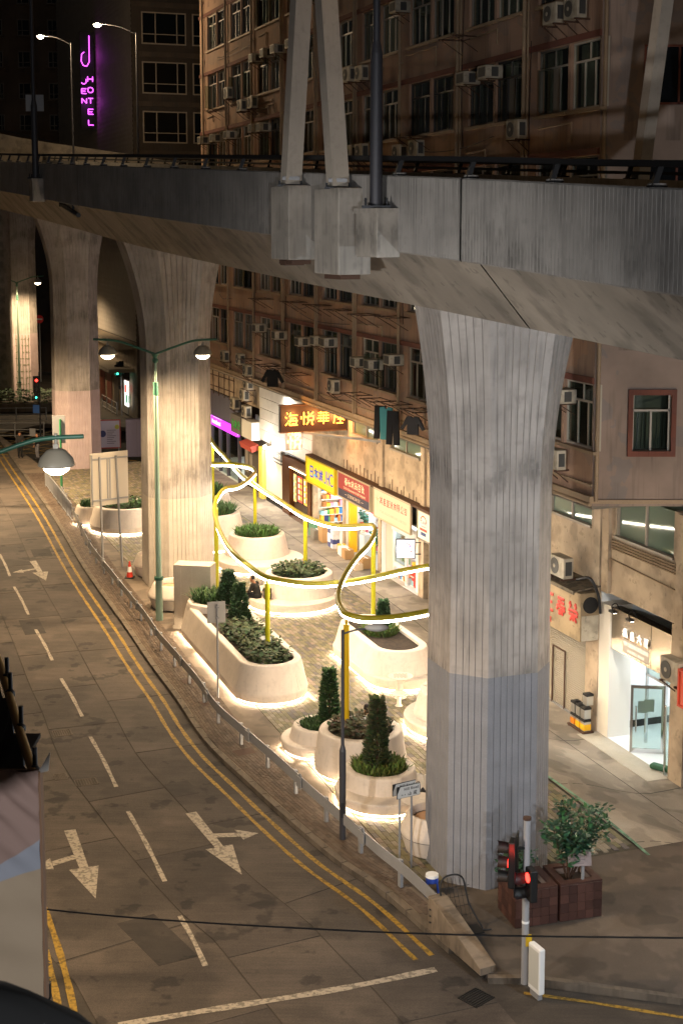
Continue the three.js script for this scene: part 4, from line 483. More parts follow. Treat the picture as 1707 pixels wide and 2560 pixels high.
{ const g = onFacade('red_lettered_sign', 'dusty box sign with large red characters over the brown shutter', 'sign', 0, 0, 0); mesh('box', [rbox(7.1, 1.6, 0.72, 0.02, 11.55, 3.05, 0.37)], textured('#a8987e', TEX.peeling), g); mesh('vent_panel', [span(15.1, 15.12, 2.27, 3.1, 0.06, 0.68)], M.acWhite, g); mesh('vent_fan', [new THREE.CylinderGeometry(0.27, 0.27, 0.05, 24).rotateZ(Math.PI / 2).translate(15.11, 3.45, 0.37)], M.black, g); mesh('canopy', [box(7.2, 0.05, 1.1, 11.6, 4.02, 0.5, 0, 0.12), box(7.2, 0.12, 0.05, 11.6, 3.94, 1.04)], textured('#5d5344', TEX.tar), g);
  const t = strokeBars('正泰榮', 0.62, 0.2, 0.055); const m = mesh('red_letters', t, mat('#b3281c', 0.6), g, 0); m.position.set(12.69, 2.84, 0.75); m.scale.z = 0.3; mesh('red_letters', strokeBars('長者', 0.16, 0.1, 0.016), mat('#b3281c', 0.6), g, 0).position.set(12.8, 2.45, 0.75); mesh('cable', tube([[14.6, 4.2, 0.6], [15.2, 4.35, 0.45], [15.3, 3.8, 0.2], [15.28, 3.2, 0.1]], 0.05, 20), M.darkSteel, g); }
// ---- lobby of the apartment block
{ const y = -0.82, g = onFacade('lobby', 'brightly lit white entrance lobby with glass doors', 'lobby', 0, 0, 0), tile = mat('#dfe3e4', 0.25), wallM = mat('#e3e5e4', 0.6);
  mesh('floor', span(15.1, 19.28, y - 0.12, y + 0.02, -4.5, 0.0), tile, g); mesh('back_wall', span(15.1, 19.28, y, 3.9, -4.6, -4.5), wallM, g); mesh('side_wall', [span(15.08, 15.16, y, 3.9, -4.5, -0.02), span(19.2, 19.28, y, 3.9, -4.5, -0.02)], wallM, g); mesh('ceiling', span(15.1, 19.28, 2.4, 2.5, -4.5, -0.6), wallM, g); mesh('skirting', [span(15.165, 15.18, y + 0.02, y + 0.25, -4.5, -0.03), span(15.1, 19.2, y + 0.02, y + 0.25, -4.5, -4.48)], M.black, g); mesh('forecourt', span(15.1, 19.3, y - 0.2, y + 0.015, 0.0, 0.75), textured('#b9b3a5', TEX.fine), g); mesh('jamb', [span(15.1, 15.75, y, 3.55, -0.8, 0.02)], mat('#ded8cc', 0.6), g);
  mesh('door_frame', [span(16.5, 16.58, y, 2.2, -0.95, -0.87), span(17.55, 17.65, y, 2.2, -0.95, -0.87), span(18.75, 18.85, y, 2.2, -0.95, -0.87), span(16.5, 18.85, 1.42, 1.5, -0.95, -0.87), span(16.5, 18.85, 2.1, 2.2, -0.95, -0.87)], M.chrome, g); part('transom_pane', new THREE.BoxGeometry(0.95, 0.58, 0.01), M.glass, g, [17.06, 1.8, -0.91]); part('transom_pane', new THREE.BoxGeometry(1.08, 0.58, 0.01), M.glass, g, [18.2, 1.8, -0.91]);
  const d = new THREE.Group(); d.name = 'open_door'; d.position.set(17.55, y, -0.9); d.rotation.y = -2.05; g.add(d); mesh('door_rail', [span(0, 0.08, 0.02, 2.2, -0.03, 0.03), span(0.95, 1.03, 0.02, 2.2, -0.03, 0.03), span(0.08, 0.95, 0.02, 0.16, -0.03, 0.03), span(0.08, 0.95, 2.1, 2.2, -0.03, 0.03)], M.chrome, d); part('pane', new THREE.BoxGeometry(0.87, 1.94, 0.012), M.glass, d, [0.515, 1.13, 0]); mesh('handle', [bar([0.85, 0.7, 0.07], [0.85, 1.5, 0.07], 0.02), bar([0.85, 0.7, -0.07], [0.85, 1.5, -0.07], 0.02)], M.chrome, d); mesh('notice', [span(0.3, 0.62, 1.35, 1.75, 0.008, 0.012), span(0.5, 0.8, 1.3, 1.68, 0.013, 0.016)], M.white, d);
  const e = new THREE.Group(); e.name = 'fixed_door'; g.add(e); e.position.set(18.75, y, -0.9); e.rotation.y = -1.25; mesh('door_rail', [span(0, 0.05, 0.02, 2.2, -0.02, 0.02), span(0.95, 1.0, 0.02, 2.2, -0.02, 0.02), span(0.05, 0.95, 0.02, 0.1, -0.02, 0.02)], M.chrome, e); part('pane', new THREE.BoxGeometry(0.9, 2.0, 0.012), M.glass, e, [0.5, 1.12, 0]); mesh('handle', [bar([0.12, 0.7, 0.07], [0.12, 1.5, 0.07], 0.022)], M.chrome, e);
  lampBar(g, 15.6, 18.8, 2.36, -1.4, COOL, 9, 0.5); lampBar(g, 15.6, 18.8, 2.36, -3.2, COOL, 7, 0.5);
  const s = onFacade('lobby_sign', 'polished steel sign panel with raised building name above the lobby door', 'sign', 0, 0, 0); mesh('panel', [span(15.78, 16.45, 2.2, 3.55, -0.35, -0.02), span(16.46, 18.1, 2.2, 3.55, -0.35, 0.0), span(18.11, 19.25, 2.2, 3.55, -0.35, -0.01)], mat('#9d9488', 0.22, { metalness: 0.95 }), s); const l = mesh('letters', strokeBars('業昌大廈', 0.27, 0.13, 0.02), mat('#ece6da', 0.3), s, 0); l.position.set(16.58, 2.82, 0.05); const cm = canvasMat(512, 160, (c, w, h) => { c.fillStyle = '#8b8176'; c.fillRect(0, 0, w, h); c.fillStyle = '#f4efe4'; c.font = 'bold 58px serif'; c.textAlign = 'center'; c.fillText('YIP CHEONG BUILDING', w / 2, 66, 490); c.font = 'bold 46px serif'; c.fillText('4-16 HILL ROAD', w / 2, 136, 330); }, 0.3); print(1.5, 0.42, cm, s, [17.28, 2.5, 0.006]);
  for (const [i, x] of [16.35, 17.35].entries()) { const f = onFacade('sign_spotlight', ['small spotlight over the steel lobby sign, farther one', 'small spotlight over the steel lobby sign, nearer one'][i], 'lamp', x, 3.62, 0.05, 'spotlights over the lobby sign'); mesh('arm', tube([[0, 0, 0], [0.05, 0.2, 0.15], [0.2, 0.18, 0.4], [0.3, 0.05, 0.42]], 0.018, 14), M.black, f); mesh('lamp_head', box(0.26, 0.07, 0.16, 0.3, 0.04, 0.42), M.black, f); mesh('lamp_lens', box(0.22, 0.015, 0.12, 0.3, 0.0, 0.4), glow([1, 0.92, 0.78], 16, 0xffffff), f); lightAt('spot', 'sign_spotlight_light', NEUTRAL, 9, W(x + 0.3, 3.6, 0.42), { angle: 1.15, pen: 0.7, to: W(x + 0.3, 2.2, 0.12), soft: 3 }); }
}
{ // things around the lobby door
  const tin = (label, x, yy, o, band) => { const g = thing('oil_tin', label, 'tin', W(x, -0.8 + yy, o), TURN + rr(-0.05, 0.05), 'empty oil tins by the lobby'); mesh('can', rbox(0.25, 0.36, 0.25, 0.012, 0, 0.18, 0), mat('#b8b8b4', 0.3, { metalness: 0.85 }), g, 1); mesh('bag', [box(0.262, 0.07, 0.262, 0, 0.345, 0), ball(0.08, 0.05, 0.39, 0.03, 1.2, 0.4, 1)], M.rubber, g, 1); if (band) mesh('print_band', box(0.256, 0.2, 0.256, 0, 0.13, 0), band, g, 1); return g; };
  const or = mat('#d07a12', 0.5), ye = mat('#d9a60c', 0.5); tin('oil tin with orange print, bottom left of the pile', 14.40, 0.06, 0.42, or);
  tin('oil tin with yellow print, bottom middle of the pile', 14.73, 0.06, 0.42, ye); tin('oil tin with yellow print, bottom right of the pile', 15.05, 0.06, 0.42, ye); tin('plain oil tin, upper left of the pile', 14.40, 0.47, 0.42); tin('plain oil tin, upper middle of the pile', 14.73, 0.47, 0.42); tin('plain oil tin, upper right of the pile', 15.05, 0.47, 0.42); tin('plain oil tin standing alone on top behind the pile', 14.97, 0.88, 0.3); const pl = thing('tin_rack', 'low wooden board under the pile of oil tins', 'board', W(14.72, -0.8, 0.42), TURN); mesh('board', box(1.05, 0.05, 0.4, 0, 0.03, 0), M.rust, pl); mesh('runner', [box(0.05, 0.03, 0.4, -0.45, -0.01, 0), box(0.05, 0.03, 0.4, 0.45, -0.01, 0)], M.rust, pl);
  const wet = (label, x, o, turn, hex) => { const g = thing('wet_floor_sign', label, 'floor sign', W(x, -0.8, o), turn, 'yellow wet floor signs in the lobby'); const s = new THREE.Shape([[-0.18, 0], [0.18, 0], [0.1, 0.62], [-0.1, 0.62]].map((p) => new THREE.Vector2(...p))); for (const k of [-1, 1]) mesh('board', new THREE.ExtrudeGeometry(s, { depth: 0.015, bevelEnabled: false }).rotateX(k * 0.2).translate(0, 0, k * -0.13 + k * 0), mat(hex, 0.5), g); mesh('warning_print', [box(0.06, 0.2, 0.01, 0, 0.3, 0.08, 0, -0.2), box(0.12, 0.03, 0.01, 0, 0.16, 0.11, 0, -0.2)], mat('#b02a1c', 0.6), g); };
  wet('tall yellow wet floor sign inside the lobby', 18.55, -1.5, TURN + 0.9, '#d8b90a'); wet('yellow wet floor sign standing outside the fixed glass door', 19.12, -0.45, TURN + 0.9, '#b9ab1c');
  const sb = thing('sand_bag', 'green sand bag lying by the glass door', 'bag', W(18.75, -0.79, -0.1), TURN + 0.5); mesh('sack', rbox(0.75, 0.16, 0.28, 0.07, 0, 0.08, 0), mat('#2f5a41', 0.8), sb); mesh('tied_end', [box(0.08, 0.1, 0.2, 0.4, 0.08, 0)], mat('#2f5a41', 0.8), sb);
  const rs = signBoard('red_edge_sign', 'bright red sign at the right edge by the lobby', 20.75, 23.2, 2.0, 3.1, 0.75, 0.3, mat('#c03a1e', 0.5), mat('#c8401f', 0.5));
  const mt = thing('rolled_mat', 'grey rolled mat lying inside the lobby', 'mat', W(18.9, -0.79, -2.6), TURN + 0.2); mesh('roll', new THREE.CylinderGeometry(0.1, 0.1, 0.8, 18).rotateZ(Math.PI / 2).translate(0, 0.1, 0), mat('#4a4448', 0.9), mt); mesh('roll_core', new THREE.CylinderGeometry(0.04, 0.04, 0.82, 12).rotateZ(Math.PI / 2).translate(0, 0.1, 0), M.black, mt);
}
// ---- bronze doorway, white cladding and the shops farther along
{ const g = onFacade('bronze_doorway', 'bronze brown restaurant doorway with lit menu posters', 'doorway', 0, 0, 0); mesh('surround', [span(-18.9, -17.6, 0, 3.15, -0.3, 0.05), span(-14.5, -13.96, 0, 3.2, -0.3, 0.05), span(-17.6, -14.5, 2.75, 3.2, -0.3, 0.05)], M.bronze, g); mesh('back_wall', span(-17.6, -14.5, 0, 2.75, -0.32, -0.22), mat('#3a2414', 0.5), g); mesh('floor', span(-17.6, -14.5, -0.1, 0.02, -1.2, 0.1), mat('#5a4434', 0.6), g); mesh('fluting', [...Array(12).keys()].map((k) => cyl(0.03, 0.03, 3.1, -14.45 + k * 0.045, 0, 0.07, 6)), M.bronze, g);
  const poster = (x, y, w, h, f) => { mesh('poster_case', box(w + 0.08, h + 0.08, 0.06, x, y, -0.17), M.black, g); print(w, h, f, g, [x, y, -0.135]); };
  const food = (a, b) => canvasMat(128, 192, (c, w, h) => { c.fillStyle = a; c.fillRect(0, 0, w, h); for (let i = 0; i < 12; i++) { c.fillStyle = i % 3 ? b : '#f2ead2'; c.fillRect(12 + (i % 3) * 36, 14 + Math.floor(i / 3) * 44, 28, 30); } }, 0.4, 1.1); poster(-16.3, 1.65, 0.8, 1.4, food('#b3312b', '#e0a13c')); poster(-15.3, 1.65, 0.8, 1.4, food('#c99d3c', '#6b3a1c')); poster(-17.2, 1.6, 0.5, 1.5, food('#d9b070', '#8a5a2c')); mesh('door', [span(-16.0, -15.0, 0, 0.85, -0.21, -0.17)], mat('#2a1a10', 0.4), g); mesh('canopy_lamp', [...Array(8).keys()].map((k) => ball(0.035, -17.4 + k * 0.38, 2.72, 0.1)), glow([1, 0.75, 0.45], 14, 0xffffff), g); downRect('canopy_lamp_light', WARM2, 14, -16, 2.7, 0.15, 2.8, 0.2); }
{ const g = onFacade('clad_frontage', 'white panelled frontage behind the orange neon sign', 'frontage', 0, 0, 0); const pm = textured('#cfcac0', TEX.fine, 0.45, 0); for (let r = 0; r < 6; r++) for (let k = 0; k < 4; k++) mesh('panel', span(-23.35 + k * 2.36, -23.35 + (k + 1) * 2.36 - 0.015, 3.42 + r * 0.62, 3.42 + (r + 1) * 0.62 - 0.022, -0.06, 0.0), r === 1 && k === 2 ? mat('#aeb2b6', 0.4) : pm, g); mesh('backing', span(-23.4, -13.9, 3.3, 7.2, -0.2, -0.07), M.black, g);
  mesh('lower_panel', span(-22.3, -19.3, 0.25, 3.3, -0.25, -0.05), mat('#dcd6c8', 0.5), g); mesh('skirting', span(-22.3, -19.3, 0, 0.25, -0.25, -0.045), M.black, g); mesh('yellow_pier', span(-23.3, -22.6, 0, 3.0, -0.2, 0.1), mat('#d5c25a', 0.6), g); mesh('blue_door', span(-19.28, -18.95, 0.1, 2.6, -0.3, -0.1), mat('#6f8f9f', 0.3), g); mesh('shop_plate', [span(-20.6, -18.95, 2.55, 3.25, 0.02, 0.1)], canvasMat(256, 100, (c, w, h) => { c.fillStyle = '#3a3733'; c.fillRect(0, 0, w, h); drawGlyphs(c, '大家品有', 14, 14, 46, 12, '#e4dfd2', 5); c.fillStyle = '#cfc9bb'; c.fillRect(14, 76, 226, 12); }, 0.6), g, 0);
  const fl = onFacade('wall_floodlight', 'white floodlight under the overhang shining on the pale cladding', 'lamp', -17.9, 6.95, 0.55); mesh('lamp_housing', rbox(0.7, 0.1, 0.25, 0.03, 0, 0, 0), M.acWhite, fl); mesh('lamp_lens', box(0.62, 0.02, 0.2, 0, -0.06, 0), glow([1, 0.97, 0.9], 30, 0xffffff), fl); mesh('arm', bar([0, 0, -0.1], [0, 0.1, -0.55], 0.02, 6), M.galv, fl); lightAt('spot', 'wall_floodlight_light', [1, 0.95, 0.86], 110, W(-17.9, 6.86, 0.55), { angle: 1.25, pen: 0.6, to: W(-17.6, 4, 0.05), soft: 6 });
  const wl = onFacade('wall_lamp', 'small bare wall lamp above the white panel', 'lamp', -21.2, 3.3, 0.3); mesh('lamp_holder', box(0.18, 0.12, 0.3, 0, 0.06, -0.15), M.acWhite, wl); mesh('lamp_bulb', ball(0.09, 0, -0.03, 0.05), glow([1, 0.94, 0.82], 40, 0xffffff), wl); lightAt('point', 'wall_lamp_light', NEUTRAL, 45, W(-21.2, 3.27, 0.35), { soft: 5 }); }
{ const g = onFacade('mobile_shop', 'glazed shop with a glowing purple sign behind the second pier', 'shop', 0, 0, 0); mesh('fascia', [...Array(9).keys()].map((k) => span(-37.5 + k * 1.06, -37.5 + (k + 1) * 1.06 - 0.02, 3.5, 5.0, -0.2, 0.0)), mat('#5b5c68', 0.6), g); mesh('sign_lamp', span(-37.5, -28.0, 2.86, 3.4, -0.1, 0.08), canvasMat(512, 32, (c, w, h) => { c.fillStyle = '#c03ad8'; c.fillRect(0, 0, w, h); c.fillStyle = '#ffffff'; c.font = 'bold 22px sans-serif'; drawGlyphs(c, '百洲公', 96, 6, 20, 5, '#ffffff', 4); c.fillText('Broadband', 190, 23); }, 0.5, 1.5), g, 0); mesh('mullion', [-37.5, -34.6, -32.6, -30.7, -28.1].map((x) => span(x, x + 0.18, 0, 2.86, -0.2, 0.0)), mat('#4d4c56', 0.5), g); for (const [a, b] of [[-37.3, -34.6], [-34.4, -32.6], [-32.4, -30.7], [-30.5, -28.1]]) part('pane', new THREE.BoxGeometry(b - a, 2.7, 0.01), M.glass, g, [(a + b) / 2, 1.4, -0.1]); mesh('room', [span(-37.5, -28, 0, 2.9, -4, -3.9), span(-37.5, -28, -0.05, 0.02, -3.9, 0)], mat('#b9c0b4', 0.7), g); mesh('counter', [span(-33, -31, 0, 1, -2.5, -2), span(-30, -29, 0, 0.8, -1.5, -1)], mat('#c9b40e', 0.5), g); lampBar(g, -36, -29, 2.8, -1.8, COOL, 14); downRect('sign_lamp_light', [0.85, 0.3, 1], 2.5, -32, 2.84, 0.3, 8, 0.2);
  const h = onFacade('dark_shopfront', 'dim shopfront with a faded green sign between the purple sign and white panels', 'shop', 0, 0, 0); mesh('sign_panel', [span(-27.8, -25.6, 3.3, 4.4, -0.2, 0.5)], mat('#5d5a55', 0.7), h); mesh('sign_text', strokeBars('大有公', 0.5, 0.16, 0.03), mat('#3f9a4a', 0.6), h, 0).position.set(-27.6, 3.6, 0.52); mesh('white_box', [span(-25.58, -23.5, 3.3, 4.35, -0.2, 0.45)], mat('#c9c4b8', 0.6), h); mesh('wall', [span(-28, -23.4, 0, 3.3, -0.5, -0.4)], mat('#4b443c', 0.8), h); mesh('awning', [box(2.4, 0.35, 0.5, -25.2, 2.75, 0.1, 0, 0.3)], mat('#a8483a', 0.7), h); mesh('posters', [span(-27.7, -27.1, 0.8, 2.4, -0.4, -0.36), span(-26.8, -26.2, 1, 2, -0.4, -0.36)], mat('#7f786c', 0.7), h); mesh('upper_wall', [span(-38, -23.4, 5.02, 7.3, -0.5, -0.3)], M.wallLow, h);
  const sc = onFacade('bamboo_scaffold', 'bamboo scaffold frame on the ledge above the grey fascia', 'scaffold', -30, 5.05, 0.2); for (const x of [-4, -2.6, -1.3, 0, 1.2, 2.2]) mesh('pole', bar([x, 0, 0.1], [x + rr(-0.2, 0.2), rr(2, 2.5), 0.1], 0.03, 6), M.rust, sc); for (const y of [0.5, 1.2, 1.9]) mesh('pole', bar([-4.3, y, 0.14], [2.5, y + 0.1, 0.14], 0.03, 6), M.rust, sc); }
// ---- orange neon sign hung out from the wall
{ const g = thing('neon_sign', 'dark brown hanging sign with glowing orange neon characters', 'sign', W(-8.6, 5.98, 0.1), TURN + Math.PI / 2); // local x runs from the tip back to the wall
  mesh('board', rbox(3.3, 1.25, 0.3, 0.02, -1.65, 0.63, 0), mat('#2c150b', 0.6), g); const tubes = (z, s) => { const m = mesh('neon_tubes', strokeBars('海悦華庭', 0.6, 0.18, 0.028), glow([1, 0.33, 0.04], 7, 0x331100), g, 0); m.position.set(-3.08 * s, 0.34, z); m.scale.x = s; return m; }; tubes(0.2, 1); mesh('trim', [box(3.34, 0.05, 0.34, -1.65, 0.0, 0), box(3.34, 0.05, 0.34, -1.65, 1.27, 0)], mat('#5a3a1c', 0.5), g);
  mesh('strut', [beam([-2.2, -0.05, 0.0], [0.0, 0.05, 4.6], 0.1, 0.1)], M.galv, g); for (const u of [-2.7, -1.6, -0.6]) lightAt('point', 'neon_light', [1, 0.45, 0.12], 9, (() => { const p = V(u, 0.7, 0.5).applyAxisAngle(V(0, 1, 0), TURN + Math.PI / 2); const b = W(-8.6, 5.98, 0.1); return [b[0] + p.x, b[1] + p.y, b[2] + p.z]; })(), { soft: 10 });
  const r = thing('red_neon_board', 'vertical orange red lit sign hanging below the neon board', 'sign', W(-15.2, 4.0, 0.3), TURN + Math.PI / 2); mesh('casing', rbox(0.9, 1.6, 0.14, 0.02, -0.3, 0.8, 0), M.white, r); mesh('neon_tubes', strokeBars('悦', 0.7, 0.1, 0.05).concat(strokeBars('海', 0.7, 0.1, 0.05).map((q) => q.translate(0, 0.75, 0))), glow([1, 0.3, 0.08], 5, 0xffffff), r, 0).position.set(-0.62, 0.08, 0.09); }
// ================================================================ THE PLAZA
function rectLight(name, color, k, pos, w, h, along, towards) { const l = new THREE.RectAreaLight(0xffffff, k, w, h), z = V(...towards).normalize().negate(), x = V(...along).normalize(), y = z.clone().cross(x).normalize(); l.name = name; l.color.setRGB(...color); l.position.set(...pos); l.quaternion.setFromRotationMatrix(new THREE.Matrix4().makeBasis(y.clone().cross(z), y, z)); scene.add(l); return l; }
// outline of a round or capsule-shaped planter: every point knows its centre and its outward direction (plan: x, depth)
function outline(c1, c2 = c1, n = 56) { const d = [c2[0] - c1[0], c2[1] - c1[1]], L = Math.hypot(...d), o = []; if (L < 0.01) { for (let k = 0; k < n; k++) { const a = k / n * Math.PI * 2; o.push([c1[0], c1[1], Math.cos(a), Math.sin(a)]); } return o; } const b = Math.atan2(d[1], d[0]); for (let k = 0; k <= n / 2; k++) { const a = b - Math.PI / 2 + Math.PI * k / (n / 2); o.push([c2[0], c2[1], Math.cos(a), Math.sin(a)]); } for (let k = 1; k < 8; k++) o.push([c2[0] + (c1[0] - c2[0]) * k / 8, c2[1] + (c1[1] - c2[1]) * k / 8, Math.cos(b + Math.PI / 2), Math.sin(b + Math.PI / 2)]); for (let k = 0; k <= n / 2; k++) { const a = b + Math.PI / 2 + Math.PI * k / (n / 2); o.push([c1[0], c1[1], Math.cos(a), Math.sin(a)]); } for (let k = 1; k < 8; k++) o.push([c1[0] + d[0] * k / 8, c1[1] + d[1] * k / 8, Math.cos(b - Math.PI / 2), Math.sin(b - Math.PI / 2)]); return o; }
function loft(line, prof) { const P = [], ix = [], n = line.length; for (const [r, y] of prof) for (const [cx, cd, nx, nd] of line) P.push(cx + nx * r, y, -(cd + nd * r)); for (let j = 0; j + 1 < prof.length; j++) for (let i = 0; i < n; i++) { const a = j * n + i, b = j * n + (i + 1) % n; ix.push(a, b, a + n, b, b + n, a + n); } const g = new THREE.BufferGeometry(); g.setAttribute('position', new THREE.Float32BufferAttribute(P, 3)); g.setIndex(ix); g.computeVertexNormals(); return g; }
const cap = (line, r, y) => level(line.map(([cx, cd, nx, nd]) => [cx + nx * r, cd + nd * r]), y, 0.05);
const wallProfile = (r0, r1, h, rim) => [[r0 - 0.16, 0.1], [r0 - 0.02, 0.1], [r0, 0.13], [r0 + 0.03, h * 0.26], [r0 + 0.022, h * 0.3], [r0 + (r1 - r0) * 0.35, h * 0.55], [r0 + (r1 - r0) * 0.72, h * 0.8], [r1, h - 0.07], [r1 - 0.015, h - 0.025], [r1 - 0.05, h], [r1 - rim, h], [r1 - rim - 0.02, h - 0.02], [r1 - rim - 0.02, h - 0.2]];
const seatProfile = (r, h) => [[r - 0.22, 0.1], [r - 0.06, 0.1], [r - 0.03, 0.13], [r, h - 0.05], [r - 0.02, h - 0.015], [r - 0.05, h], [0.3, h]];
function glowRing(g, line, r, segs) {
  mesh('led_strip', loft(line, [[r - 0.13, 0.03], [r - 0.1, 0.03], [r - 0.1, 0.09], [r - 0.13, 0.09]]), M.ledWarm, g, 0);
  const n = line.length; for (let k = 0; k < segs; k++) { const [cx, cd, nx, nd] = line[Math.floor((k + 0.5) / segs * n)], a = line[Math.floor(k / segs * n)], b = line[Math.floor((k + 1) / segs * n) % n], w = Math.hypot(a[0] + a[2] * r - b[0] - b[2] * r, a[1] + a[3] * r - b[1] - b[3] * r); rectLight('led_strip_light', LEDW, PLANTER_LED * 4, [cx + nx * (r - 0.085), 0.06, -(cd + nd * (r - 0.085))], w, 0.05, [-nd, 0, -nx], [nx, -0.25, -nd]); }
}
function planter(label, c1, c2, { r0, r1, h, rim = 0.26, seat, segs = 8, ring = true }) {
  const g = thing('planter', label, 'planter', [0, 0, 0], 0, 'white curved planters'), line = outline(c1, c2);
  mesh('wall', loft(line, wallProfile(r0, r1, h, rim)), M.planter, g, 3); mesh('soil', cap(line, r1 - rim - 0.015, h - 0.1), M.soil, g, 2);
  const seams = []; for (const k of [0.1, 0.42, 0.77]) { const [cx, cd, nx, nd] = line[Math.floor(k * line.length)]; seams.push(bar([cx + nx * (r0 + 0.022), h * 0.32, -(cd + nd * (r0 + 0.022))], [cx + nx * (r1 + 0.001), h - 0.09, -(cd + nd * (r1 + 0.001))], 0.004, 4)); } mesh('seam', seams, M.planterLow, g);
  let base = line, rb = r0; if (seat) { base = outline(seat.c1, seat.c2 ?? seat.c1); rb = seat.r; mesh('seat', loft(base, seatProfile(seat.r, seat.h ?? 0.45)), M.planter, g, 3); }
  if (ring) glowRing(g, base, rb, segs); return g;
}
planter('long capsule-shaped planter beside the guardrail', [-2.40, 45.4], [-4.86, 52.2], { r0: 1.25, r1: 1.06, h: 1.3, rim: 0.24, segs: 14 });
{ // raised rear bowl of the long planter
  const g = scene.children.find((o) => o.name === 'planter'), line = outline([-4.82, 52.1]); mesh('rear_bowl', loft(line, [[1.1, 0.9], [1.09, 1.2], [1.04, 1.42], [1.0, 1.46], [0.78, 1.46], [0.76, 1.3]]), M.planter, g, 3); mesh('rear_soil', cap(line, 0.78, 1.36), M.soil, g, 2);
  const bx = mesh('junction_box', [rbox(0.42, 0.3, 0.5, 0.02, -2.62, 1.38, -46.85)], M.galv, g);
}
planter('round planter with a seat ledge where a person in black sits', [-1.78, 57.15], undefined, { r0: 1.52, r1: 1.4, h: 1.3, seat: { c1: [-2.03, 56.85], r: 1.92 }, segs: 10 });
planter('round planter full of strap leaves in the middle distance', [-3.95, 64.2], undefined, { r0: 1.5, r1: 1.3, h: 1.4, seat: { c1: [-3.75, 63.4], r: 2.0 }, segs: 10 });
planter('round planter half hidden by the lamp-lit pier, nearer one', [-6.4, 69.1], undefined, { r0: 1.5, r1: 1.3, h: 1.4, seat: { c1: [-6.5, 67.9], r: 2.1 }, segs: 8 });
planter('round planter half hidden by the lamp-lit pier, farther one', [-7.3, 74.2], undefined, { r0: 1.45, r1: 1.25, h: 1.4, segs: 8 });
planter('capsule-shaped planter next to the alley, behind the yellow post', [1.95, 46.95], [0.95, 49.75], { r0: 1.22, r1: 1.0, h: 1.28, seat: { c1: [2.05, 46.75], c2: [0.95, 49.75], r: 1.27 }, segs: 11 });
planter('round planter partly hidden behind the nearest pier', [3.75, 42.5], undefined, { r0: 1.5, r1: 1.3, h: 1.2, seat: { c1: [3.72, 42.4], r: 1.78, h: 0.42 }, segs: 9 });
planter('small low planter with a slim column tree, left of the front group', [-0.62, 40.5], undefined, { r0: 0.98, r1: 0.84, h: 0.78, rim: 0.2, seat: { c1: [-0.62, 40.5], r: 1.2, h: 0.4 }, segs: 6 });
planter('tall round planter at the foot of the golden post', [0.55, 38.85], undefined, { r0: 1.32, r1: 1.2, h: 1.25, rim: 0.25, segs: 8 });
planter('front round planter with grass, a column tree and a seat ledge', [1.05, 36.95], undefined, { r0: 1.06, r1: 0.98, h: 0.86, rim: 0.2, seat: { c1: [1.17, 36.7], r: 1.36, h: 0.4 }, segs: 9 });
planter('round planter behind the white sign board at the left', [-11.2, 71.6], undefined, { r0: 1.85, r1: 1.62, h: 1.3, segs: 10 });
planter('small planter left of the one behind the white sign board', [-13.2, 72.9], undefined, { r0: 0.95, r1: 0.8, h: 1.0, rim: 0.18, segs: 6 });
{ const g = thing('junction_box', 'grey metal box among the leaves of the tall front planter', 'box', [0.85, 1.13, -39.15], 0.2); mesh('casing', rbox(0.55, 0.24, 0.42, 0.02, 0, 0.12, 0), M.galv, g); mesh('lid', box(0.57, 0.02, 0.44, 0, 0.25, 0), M.signGrey, g); }
// ---- planting
function leaves(list, segs = 1) { // each leaf: base point, tip point, half width vector, colour
  const P = [], C = [], N = []; const put = (a, b, c, col) => { P.push(...a, ...b, ...c); for (let i = 0; i < 3; i++) C.push(...col); };
  for (const { a, b, w, c, sag = 0 } of list) { const at = (t, s) => { const k = segs > 1 ? Math.sin(Math.PI * Math.min(1, t * 0.9 + 0.1)) : Math.sin(Math.PI * (0.15 + 0.85 * t)) + 0.05; return [a[0] + (b[0] - a[0]) * t + w[0] * s * k, a[1] + (b[1] - a[1]) * t + w[1] * s * k - sag * t * t, a[2] + (b[2] - a[2]) * t + w[2] * s * k]; }; const n = Math.max(2, segs); for (let i = 0; i < n; i++) { const t0 = i / n, t1 = (i + 1) / n; put(at(t0, -1), at(t0, 1), at(t1, 1), c); if (i + 1 < n) put(at(t0, -1), at(t1, 1), at(t1, -1), c); } }
  const g = new THREE.BufferGeometry(); g.setAttribute('position', new THREE.Float32BufferAttribute(P, 3)); g.setAttribute('color', new THREE.Float32BufferAttribute(C, 3)); g.computeVertexNormals(); return g;
}
const LEAF = leafMat(), mixc = (a, b) => { const t = R(); return a.map((x, i) => (x + (b[i] - x) * t) * rr(0.75, 1.25)); };
const G1 = [0.022, 0.055, 0.018], G2 = [0.06, 0.12, 0.03], G3 = [0.10, 0.13, 0.025], BR = [0.09, 0.055, 0.025];
